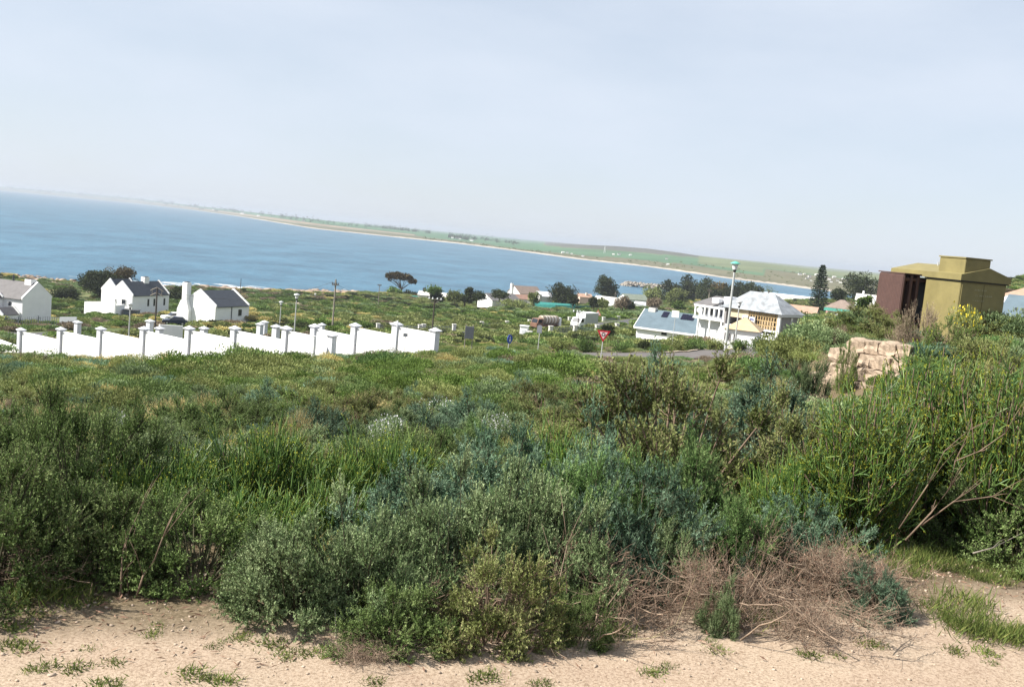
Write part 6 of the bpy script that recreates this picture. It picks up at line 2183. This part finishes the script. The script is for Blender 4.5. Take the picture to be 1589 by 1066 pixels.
for k_, x0, x1, yt, Y, lab_ in (
        ('brush0', 1120, 1300, 0.26, 4.9, 'heap of pinkish dead brush between bush and sand'), ('brush0', 1240, 1400, 0.24, 4.8, 'right end of the dead brush heap overhanging the sand'),
        ('brush1', 1150, 1360, 0.18, 4.3, 'front of the dead brush heap with long pale stalks'), ('brush0', 1040, 1200, 0.24, 4.5, 'left end of the dead brush heap'),
        ('brush3', 1080, 1290, 0.26, 4.42, 'loose straw-coloured stalks on the front of the dead brush heap'), ('brush3', 880, 1090, 0.2, 4.22, 'straw-coloured stalks strewn round the dark hollow'), ('brush2', 840, 1000, 0.34, 4.4, 'dead brown branches under the green bush right of centre'),
        ('brush2', 920, 1110, 0.24, 4.2, 'tangle of broken brown branches around a dark hollow'), ('brush2', 660, 850, 0.22, 4.0, 'brown dry stems below the central bush'),
        ('brush1', 515, 615, 0.07, 3.62, 'small pile of grey sticks lying on the sand'), ('brush2', -60, 130, 0.18, 3.95, 'dry twigs under the lower left bush')):
    xm = (x0 + x1) / 2
    x = W(xm, 930, Y).x
    plant(k_, x, Y, (x1 - x0) * scale_px(Y) / 2 * 1.2, yt, rng.uniform(-0.4, 0.4), lab_, 'dead_brush', 'dead brush', None, 0.0)


# bare woody branches and sticks that show against the dark
def branch(label, pts, r0, m, name='bare_branch', twigs=0, seed=0):
    r = random.Random(seed)
    P = [W(*q) for q in pts]
    o = P[0].copy()
    s = MB()
    Q = [q - o for q in P]
    r0 *= 0.62
    s.tube(Q, [r0 * (1 - 0.65 * k / (len(Q) - 1)) for k in range(len(Q))], 6)
    for k in range(twigs):
        i = r.randrange(1, len(Q))
        a = Q[i]
        d = (Q[i] - Q[i - 1]).normalized() + Vector((r.uniform(-0.7, 0.7), r.uniform(-0.5, 0.5), r.uniform(-0.2, 0.8)))
        ln = r.uniform(0.06, 0.2)
        s.tube([a, a + d * ln * 0.5 + Vector((0, 0, r.uniform(-0.01, 0.02))), a + d * ln], [r0 * 0.4, r0 * 0.3, r0 * 0.12], 4)
    ob = s.build(name, m, None, o)
    tag(ob, label, 'branch')
    for p_ in ob.data.polygons:
        p_.use_smooth = True


branch('forked bare brown stem rising from the sand at the left', [(186, 942, 4.0), (188, 900, 4.02), (190, 860, 4.05), (200, 830, 4.1), (215, 795, 4.15)], 0.009, M['stem'], twigs=5, seed=1)
branch('curved bare stem right of the forked one at the left', [(212, 925, 4.0), (222, 893, 4.0), (240, 868, 4.02), (252, 835, 4.05), (268, 800, 4.1)], 0.008, M['stem'], twigs=4, seed=2)
branch('short thin stem beside the forked stem', [(200, 930, 4.05), (197, 890, 4.05), (205, 850, 4.1)], 0.006, M['stem'], twigs=3, seed=3)
branch('grey stick lying on the sand at the left', [(118, 985, 3.75), (150, 978, 3.8), (186, 968, 3.85)], 0.006, M['darkstem'], twigs=3, seed=4)
branch('thick pale branch rising through the great pencil thicket', [(1405, 838, 5.6), (1445, 795, 5.55), (1475, 755, 5.5), (1482, 715, 5.5), (1520, 700, 5.5), (1560, 672, 5.5)], 0.010, M['stem'], twigs=10, seed=5)
branch('second pale branch low in the great pencil thicket', [(1430, 815, 5.6), (1480, 778, 5.5), (1540, 770, 5.45), (1589, 790, 5.4)], 0.009, M['stem'], twigs=8, seed=6)
branch('slender branch crossing the dark foot of the thicket', [(1395, 820, 5.6), (1440, 752, 5.55), (1465, 700, 5.55), (1500, 670, 5.55)], 0.007, M['stem'], twigs=8, seed=7)
branch('upright broken stem left of the dark hollow', [(872, 960, 4.1), (868, 900, 4.15), (880, 845, 4.2)], 0.006, M['deadtwig'], twigs=6, seed=11)
branch('long thin stick leaning in front of the pile of sticks', [(522, 1005, 3.75), (520, 940, 3.9), (524, 905, 4.0)], 0.0045, M['palepole'], twigs=1, seed=12)
branch('curved straw twig on the sand before the hollow', [(965, 993, 3.95), (1010, 990, 3.98), (1050, 968, 4.05)], 0.005, M['straw'], twigs=2, seed=13)
branch('dry branch lying on the grass below the right thicket', [(1510, 858, 5.3), (1540, 850, 5.35), (1560, 840, 5.4)], 0.008, M['palepole'], twigs=2, seed=14)

# ------------------------------------------------------------------ slope scrub: nearest shrubs as objects, the rest as one mass
def blocked(x, y):
    x, y = np.atleast_1d(x), np.atleast_1d(y)
    b = np.zeros(x.shape, bool)
    for cx, cy, rr in FOOT:
        b |= (x - cx) ** 2 + (y - cy) ** 2 < rr * rr
    for P, hw in BLOCK:
        a, c = P[:-1], P[1:]
        for p0_, p1_ in zip(a, c):
            d_ = p1_ - p0_
            L2 = max(1e-6, float(d_ @ d_))
            t_ = np.clip(((x - p0_[0]) * d_[0] + (y - p0_[1]) * d_[1]) / L2, 0, 1)
            b |= (x - p0_[0] - t_ * d_[0]) ** 2 + (y - p0_[1] - t_ * d_[1]) ** 2 < hw * hw
    return b


def sector(r, n, r0, r1, az0=-37, az1=37):
    a = np.radians(r.uniform(az0, az1, n))
    d = np.sqrt(r.uniform(r0 * r0, r1 * r1, n))
    return np.sin(a) * d, np.cos(a) * d


def patch(x, y, s, ph):
    return np.sin(x / s + ph) + np.sin(y / (s * 1.3) + ph * 2.1) + np.sin((x + y) / (s * 0.8) + ph * 3.3)


rs = np.random.default_rng(23)
# hand-placed shrubs that stand out on the slope
SPOT = [('dry0', 466, 560, 578, 30, 'pale straw-yellow shrub glowing on the slope below the long wall'), ('dry0', 525, 610, 612, 15, 'second straw-yellow shrub nearer than the glowing one'),
        ('dry0', 425, 500, 640, 10.5, 'straw-yellow tuft above the pencil stems'), ('olive0', 505, 565, 562, 38, 'yellow-brown shrub just above the straw-yellow one'),
        ('blue0', 645, 705, 556, 46, 'pale blue-green shrub alone on the upper slope'), ('russet0', 0, 75, 548, 48, 'pinkish leafless shrub below the left end of the wall'),
        ('bright0', 295, 375, 567, 36, 'vivid green mat-like shrub on the slope below the wall'), ('bright0', 352, 392, 538, 74, 'dark green bush touching the long wall foot'),
        ('bright0', 1120, 1200, 545, 74, 'dark green shrub right of the side road'), ('blue0', 610, 660, 598, 19, 'grey shrub left of the white flowers'),
        ('olive0', 1300, 1390, 478, 29.5, 'leafy olive bush on top of the stone wall under the radiators'), ('russet0', 1395, 1475, 478, 25.8, 'dry brown bush in front of the olive cabinet wall'),
        ('bright0', 1430, 1520, 497, 24.5, 'dense bright green bush at the foot of the olive cabinet'), ('olive0', 1350, 1420, 495, 27, 'green bush spilling over the stone wall top'),
        ('bright0', 1285, 1345, 500, 28.5, 'green shrub at the left end of the stone wall top'), ('russet0', 1288, 1325, 505, 27.2, 'small brown tuft on the left end of the stone wall'),
        ('bright0', 1303, 1333, 532, 24.6, 'green tuft growing in a niche of the stone wall'), ('grey0', 1222, 1285, 556, 22, 'grey-green bush on the bare bank left of the stone wall'), ('salt0', 1200, 1262, 540, 34, 'dull bush on the bank beyond the stone wall'),
        ('olive0', 1545, 1610, 520, 32, 'green bush right of the olive cabinet'),
        ('olive0', 1490, 1600, 540, 17, 'olive bush between the great thicket and the cabinet'), ('grey0', 1560, 1650, 535, 21, 'grey-green bush at the right edge beyond the thicket')]
for k_, x0, x1, yt, Y, lab_ in SPOT:
    xm = (x0 + x1) / 2
    x = W(xm, yt + 15, Y).x
    z = gz(x, Y)
    hgt = max(0.35, W(xm, yt, Y).z - z)
    plant(k_, x, Y, (x1 - x0) * scale_px(Y) / 2 * 1.15, hgt, rs.uniform(0, 6.28), lab_, NAMES[k_[:4]])
# white-flowering shrubs
flow = scrub_mesh('flower_shrub', 301, 0.5, 0.55, 2600, (0.03, 0.012), L['greygreen'], M['darkstem'], (190, 0.028), 12, 10, L['white_fl'])
for x0, x1, yt, Y, lab_ in ((650, 745, 618, 14, 'shrub thick with small white flowers at mid slope'), (560, 640, 640, 10.5, 'white-flowered sprigs left of the densest flowers'), (740, 800, 640, 11.5, 'sparse white flowers right of the densest cluster'),
                            (955, 1000, 592, 12.5, 'few white blooms beside the high yellow-grey bush'), (150, 200, 632, 9.5, 'pale flower sprig beside the tall left bush')):
    xm = (x0 + x1) / 2
    x = W(xm, yt + 20, Y).x
    o = link('flower_shrub', flow, None, (x, Y, gz(x, Y) - 0.03), rs.uniform(0, 6.28))
    rad = (x1 - x0) * scale_px(Y) / 2 * 1.1
    o.scale = (rad / 0.5, rad / 0.5, max(0.3, W(xm, yt, Y).z - gz(x, Y)) / 0.55)
    tag(o, lab_, 'flowering shrub')
yel = scrub_mesh('yellow_flower_shrub', 302, 0.5, 0.75, 1600, (0.05, 0.016), L['olivegreen'], M['stem'], (110, 0.045), 12, 12, L['yellow_fl'])
x = W(1497, 500, 26).x
o = link('yellow_flower_shrub', yel, None, (x, 26.0, gz(x, 26.0) - 0.03), 1.0, (0.95, 0.95, (W(1497, 468, 26).z - gz(x, 26.0)) / 0.75))
tag(o, 'leggy shrub with yellow flowers against the olive cabinet', 'flowering shrub')

# random nearest shrubs
KW = ['grey0', 'olive0', 'salt0', 'blue0', 'russet0', 'bright0', 'dry0', 'needle0', 'grey1', 'salt1', 'pencil1']
KP = np.array([0.18, 0.26, 0.12, 0.06, 0.04, 0.11, 0.07, 0.05, 0.08, 0.04, 0.02])
GL = {'salt': ('dull green small-leaved shrub among the scrub of the slope', 'dull green slope shrubs'), 'grey': ('grey-green shrub among the scrub of the slope', 'grey-green slope shrubs'),
      'blue': ('bluish shrub among the scrub of the slope', 'bluish slope shrubs'), 'need': ('fine-needled green shrub among the scrub of the slope', 'fine-needled slope shrubs'),
      'oliv': ('olive green shrub among the scrub of the slope', 'olive slope shrubs'), 'brig': ('fresh green shrub among the scrub of the slope', 'fresh green slope shrubs'),
      'dry0': ('straw-coloured dry shrub among the scrub of the slope', 'dry slope shrubs'), 'russ': ('brownish twiggy shrub among the scrub of the slope', 'brownish slope shrubs'), 'penc': ('pencil-stemmed shrub among the scrub of the slope', 'pencil-stemmed slope shrubs')}
xs, ys = sector(rs, 1500, 6.8, 30, -35, 36)
ok = ~blocked(xs, ys) & (ys - 0.38 * xs > 6.3)
xs, ys = xs[ok], ys[ok]
order = np.argsort(np.hypot(xs, ys))
taken = []
cnt = 0
for i in order:
    d_ = math.hypot(xs[i], ys[i])
    rad = rs.uniform(0.30, 0.58) * (0.8 + 0.018 * d_)
    if any((xs[i] - a) ** 2 + (ys[i] - b) ** 2 < (0.62 * (rad + c)) ** 2 for a, b, c in taken):
        continue
    # keep the sight line to the stone wall and the near thicket open: low plants only
    taken.append((xs[i], ys[i], rad))
    w_ = KP * np.exp(0.6 * np.array([patch(xs[i], ys[i], 4.0, k) for k in range(len(KP))]))
    k_ = KW[rs.choice(len(KW), p=w_ / w_.sum())]
    hg = rad * rs.uniform(0.7, 1.05)
    lab_, grp = GL[k_[:4]]
    u_ = 794 + 1500 * xs[i] / ys[i]
    where = ('below the left half of the long wall' if u_ < 260 else 'below the right half of the long wall' if u_ < 500 else 'below the shorter wall' if u_ < 700 else 'below the trucks' if u_ < 930
             else 'below the bungalow' if u_ < 1120 else 'below the unfinished house' if u_ < 1270 else 'near the stone wall')
    near_ = 'near' if d_ < 11 else 'middle' if d_ < 16 else 'upper'
    lab_ = lab_.replace('among the scrub of the slope', 'on the %s slope %s' % (near_, where))
    grp = grp + ', %s, %s' % (near_, where)
    plant(k_, xs[i], ys[i], rad, hg, rs.uniform(0, 6.28), lab_, NAMES[k_[:4]], 'shrub', grp)
    cnt += 1
    if cnt >= 225:
        break
R_IND = d_
print('individual slope shrubs', cnt, 'out to', round(R_IND, 1))

# the rest of the scrub: one mass
def scatter(name, label, protos, X, Y_, S, idx, rot, zs=None, sink=0.05):
    cl = bpy.data.collections.new(name + '_kinds')
    for k, me in enumerate(protos):
        ob = bpy.data.objects.new('%s_kind_%02d' % (name, k), me)
        cl.objects.link(ob)
    Z = ground(X, Y_) - sink
    me = bpy.data.meshes.new(name)
    me.vertices.add(len(X))
    me.vertices.foreach_set('co', np.stack([X, Y_, Z], -1).astype(np.float32).ravel())
    for an, ty, va in (('pick', 'INT', idx.astype(np.int32)), ('turn', 'FLOAT', rot.astype(np.float32)), ('size', 'FLOAT', S.astype(np.float32)), ('tall', 'FLOAT', (zs if zs is not None else S).astype(np.float32))):
        at = me.attributes.new(an, ty, 'POINT')
        at.data.foreach_set('value', va)
    o = link(name, me)
    tag(o, label, None, None, 'stuff')
    ng = bpy.data.node_groups.new(name, 'GeometryNodeTree')
    ng.interface.new_socket('Geometry', in_out='INPUT', socket_type='NodeSocketGeometry')
    ng.interface.new_socket('Geometry', in_out='OUTPUT', socket_type='NodeSocketGeometry')
    n, l = ng.nodes, ng.links
    gi, go = n.new('NodeGroupInput'), n.new('NodeGroupOutput')
    ci = n.new('GeometryNodeCollectionInfo')
    ci.inputs['Collection'].default_value = cl
    ci.inputs['Separate Children'].default_value = True
    ci.inputs['Reset Children'].default_value = True
    ip = n.new('GeometryNodeInstanceOnPoints')
    ip.inputs['Pick Instance'].default_value = True

    def attr(nm, ty):
        a_ = n.new('GeometryNodeInputNamedAttribute')
        a_.data_type = ty
        a_.inputs['Name'].default_value = nm
        return a_.outputs['Attribute']
    cx_ = n.new('ShaderNodeCombineXYZ')
    l.new(attr('turn', 'FLOAT'), cx_.inputs['Z'])
    sx_ = n.new('ShaderNodeCombineXYZ')
    sz_ = attr('size', 'FLOAT')
    l.new(sz_, sx_.inputs['X'])
    l.new(sz_, sx_.inputs['Y'])
    l.new(attr('tall', 'FLOAT'), sx_.inputs['Z'])
    l.new(gi.outputs[0], ip.inputs['Points'])
    l.new(ci.outputs[0], ip.inputs['Instance'])
    l.new(attr('pick', 'INT'), ip.inputs['Instance Index'])
    l.new(cx_.outputs[0], ip.inputs['Rotation'])
    l.new(sx_.outputs[0], ip.inputs['Scale'])
    l.new(ip.outputs[0], go.inputs[0])
    md = o.modifiers.new('scatter', 'NODES')
    md.node_group = ng
    return o


mid_m = [('greygreen', 0.22), ('olivegreen', 0.30), ('saltbush', 0.15), ('bluegreen', 0.06), ('russet', 0.06), ('bright', 0.12), ('dry', 0.06), ('needle', 0.05)]
MID = [scrub_mesh('mid_%s' % m_, 400 + k, 0.6, 0.5, 3800, (0.046, 0.018), L[m_], M['darkstem'], None, 16, 12) for k, (m_, _) in enumerate(mid_m)]
mp_ = np.array([w_ for _, w_ in mid_m])


def pick_kinds(X, Y_, probs, scale, r):
    g_ = np.stack([patch(X, Y_, scale, 1.7 * k) for k in range(len(probs))], -1)
    w_ = probs * np.exp(0.75 * g_)
    c = np.cumsum(w_ / w_.sum(1, keepdims=True), 1)
    return np.minimum((c < r.random((len(X), 1))).sum(1), len(probs) - 1)


X, Y_ = sector(rs, 9500, R_IND - 1.5, 112, -38, 38)
ok = ~blocked(X, Y_)
X, Y_ = X[ok], Y_[ok]
S = np.clip(np.exp(rs.normal(0.0, 0.38, len(X))), 0.45, np.where(np.hypot(X, Y_) < 30, 1.15, 2.1))
zs = S * rs.uniform(0.7, 1.15, len(X)) * np.where(Y_ > 55, 0.72, 1.0)
scatter('slope_scrub', 'low mixed scrub covering the slope down to the wall and road', MID, X, Y_, S, pick_kinds(X, Y_, mp_, 7.0, rs), rs.uniform(0, 6.28, len(X)), zs)

far_m = [('greygreen', 0.14), ('olivegreen', 0.30), ('saltbush', 0.12), ('russet', 0.08), ('bright', 0.28), ('darktree', 0.05), ('dry', 0.03)]
FARP = [scrub_mesh('far_%s' % m_, 450 + k, 1.6, 1.0, 900, (0.28, 0.16), L[m_], M['darkstem'], None, 14, 6) for k, (m_, _) in enumerate(far_m)]
X, Y_ = sector(rs, 15000, 108, 470, -38, 38)
Z = ground(X, Y_)
ok = ~blocked(X, Y_) & (Z > 1.6)
X, Y_ = X[ok], Y_[ok]
S = rs.uniform(0.5, 1.5, len(X))
scatter('coastal_scrub', 'green coastal scrub between the road, houses and shore', FARP, X, Y_, S, pick_kinds(X, Y_, np.array([w_ for _, w_ in far_m]), 28.0, rs), rs.uniform(0, 6.28, len(X)), S * rs.uniform(0.5, 0.9, len(X)), 0.1)

# undergrowth between the nearest shrubs
UND = [grass_tuft(520, 60, 0.22, 0.10, 0.007, L['olivegreen'], 0.7), grass_tuft(521, 60, 0.20, 0.10, 0.007, L['bright'], 0.8), grass_tuft(522, 50, 0.24, 0.10, 0.005, L['dry'], 0.6), grass_tuft(523, 60, 0.16, 0.12, 0.008, L['greygreen'], 0.9)]
X, Y_ = sector(rs, 9000, 4.8, 30, -37, 38)
ok = ~blocked(X, Y_) & (Y_ - 0.38 * X > 5.0)
X, Y_ = X[ok], Y_[ok]
S = rs.uniform(0.5, 1.5, len(X))
scatter('undergrowth', 'thin grass and herbs between the shrubs of the near slope', UND, X, Y_, S, rs.choice(4, len(X), p=[0.4, 0.3, 0.1, 0.2]), rs.uniform(0, 6.28, len(X)), S * rs.uniform(0.7, 1.2, len(X)), 0.01)

# ------------------------------------------------------------------ weeds, grass, gravel on the track
WEED = [grass_tuft(500 + k, 110, 0.045, 0.035, 0.006, L['grass'], 1.1) for k in range(3)]
GRASS = [grass_tuft(510 + k, 190, 0.13, 0.07, 0.0055, L['grass'], 0.6) for k in range(3)]
wl_ = [(60, 955), (20, 975), (110, 940), (15, 1002), (40, 1005), (235, 985), (245, 972), (75, 1035), (50, 1040), (118, 1040), (138, 1010), (180, 1028), (330, 1005), (345, 998), (375, 990), (300, 1048), (320, 1055), (345, 1058), (180, 1060), (160, 1066), (440, 1020), (470, 1015), (500, 1012), (560, 985), (580, 1062),
       (640, 990), (690, 1010), (745, 1055), (760, 1050), (850, 1060), (835, 1064), (1035, 1035), (1015, 1045), (1115, 1010), (1100, 995), (1245, 1015), (1260, 1020), (1300, 1018), (1480, 1012), (1530, 1015), (1540, 1030), (1350, 1000), (870, 1000), (900, 985), (1000, 975), (1180, 985),
       (30, 945), (90, 930), (150, 935), (420, 1000), (760, 985), (800, 992)]
for k, (px, py) in enumerate(wl_):
    q = hit(px, py, 2.0, 12)
    o = link('weed_tuft', WEED[k % 3], None, q - Vector((0, 0, 0.005)), k * 1.7, rs.uniform(0.4, 0.95))
    where = ('at the far left' if px < 160 else 'left of the stick pile' if px < 420 else 'by the stick pile' if px < 650 else 'before the central bush' if px < 840 else 'before the dark hollow' if px < 1090 else 'before the dead brush heap' if px < 1400 else 'at the far right')
    edge_ = 'at the lower picture edge' if py > 1025 else 'near the bushes' if py < 995 else 'in the middle of the sand strip'
    tag(o, 'small yellow-green weed tuft %s, %s' % (where, edge_), 'weed', 'weed tufts %s, %s' % (where, edge_))
gl_ = [(1400, 870), (1420, 878), (1440, 868), (1455, 885), (1470, 875), (1500, 890), (1515, 900), (1530, 880), (1545, 905), (1560, 895), (1575, 880), (1589, 900), (1480, 862), (1460, 950), (1475, 965), (1490, 975), (1505, 985), (1530, 985), (1550, 990), (1570, 995), (1589, 985), (1500, 940), (1520, 960), (1390, 885), (1420, 895),
       (600, 960), (640, 970), (700, 975), (720, 985), (820, 965), (560, 950), (1130, 960), (1180, 965), (950, 985), (900, 965), (30, 930), (70, 920), (120, 925)]
for k, (px, py) in enumerate(gl_):
    q = hit(px, py, 2.0, 14)
    o = link('grass_tuft', GRASS[k % 3], None, q - Vector((0, 0, 0.005)), k * 2.1, rs.uniform(0.55, 1.05))
    if px > 1350:
        rw = 'upper grass patch under the thicket' if py < 925 else 'lower grass patch on the sand'
        cl_ = 'near the dead brush' if px < 1445 else 'left of its middle' if px < 1500 else 'right of its middle' if px < 1548 else 'at the picture edge'
        tag(o, 'fresh grass tuft in the %s, %s' % (rw, cl_), 'grass tuft', 'grass tufts of the %s, %s' % (rw, cl_))
    else:
        cl_ = 'lower left bush' if px < 200 else 'central bush' if px < 780 else 'dark hollow' if px < 1000 else 'dead brush heap'
        tag(o, 'green grass tuft at the foot of the %s' % cl_, 'grass tuft', 'grass tufts at the foot of the %s' % cl_)
# gravel, coarser towards the scrub edge
n_ = 9000
gx, gy = rs.uniform(-4.2, 5.0, n_), rs.uniform(2.2, 7.2, n_)
ok = (gy - 0.38 * gx) < 6.0
gx, gy = gx[ok], gy[ok]
gzv = ground(gx, gy)
gs = rs.lognormal(-5.35, 0.42, len(gx)) * (0.75 + 0.35 * np.clip(gy - 0.38 * gx - 3.2, 0, 1.5))
tag(link('gravel', rocks_mesh('gravel', np.stack([gx, gy, gzv + gs * 0.2], -1), gs, M['pebble'], 9, 0.7)), 'pale gravel scattered over the sandy track', None, None, 'stuff')
# dry leaf litter under the shrubs
n_ = 9000
lx, ly = rs.uniform(-3.6, 4.2, n_), rs.uniform(3.4, 7.0, n_)
e_ = ly - 0.38 * lx
ok = (e_ > 3.75 + rs.normal(0, 0.16, n_)) & (e_ < 6.2)
lx, ly = lx[ok], ly[ok]
P = np.stack([lx, ly, ground(lx, ly) + 0.006], -1)
D = norm(np.stack([rs.normal(size=len(lx)), rs.normal(size=len(lx)), rs.uniform(0, 0.35, len(lx))], -1))
tag(link('leaf_litter', leaf_mesh('leaf_litter', P, D, rs.uniform(0.012, 0.05, len(lx)), rs.uniform(0.003, 0.009, len(lx)), L['deadleaf'], rs)), 'dry leaf and twig litter along the edge of the bushes', None, None, 'stuff')

# ------------------------------------------------------------------ sea haze
hz = MB().box(-22500, 22500, -1250, 24500, -48.0, 52.0)
hm = bpy.data.materials.new('haze')
hm.use_nodes = True
hn, hl_ = hm.node_tree.nodes, hm.node_tree.links
hn.remove(hn['Principled BSDF'])
pv = hn.new('ShaderNodeVolumePrincipled')
pv.inputs['Color'].default_value = (0.60, 0.66, 0.745, 1)
pv.inputs['Density'].default_value = 0.00015
pv.inputs['Anisotropy'].default_value = 0.1
hl_.new(pv.outputs['Volume'], hn['Material Output'].inputs['Volume'])
ho = hz.build('haze', hm)
tag(ho, 'pale sea haze over the bay', None, None, 'stuff')
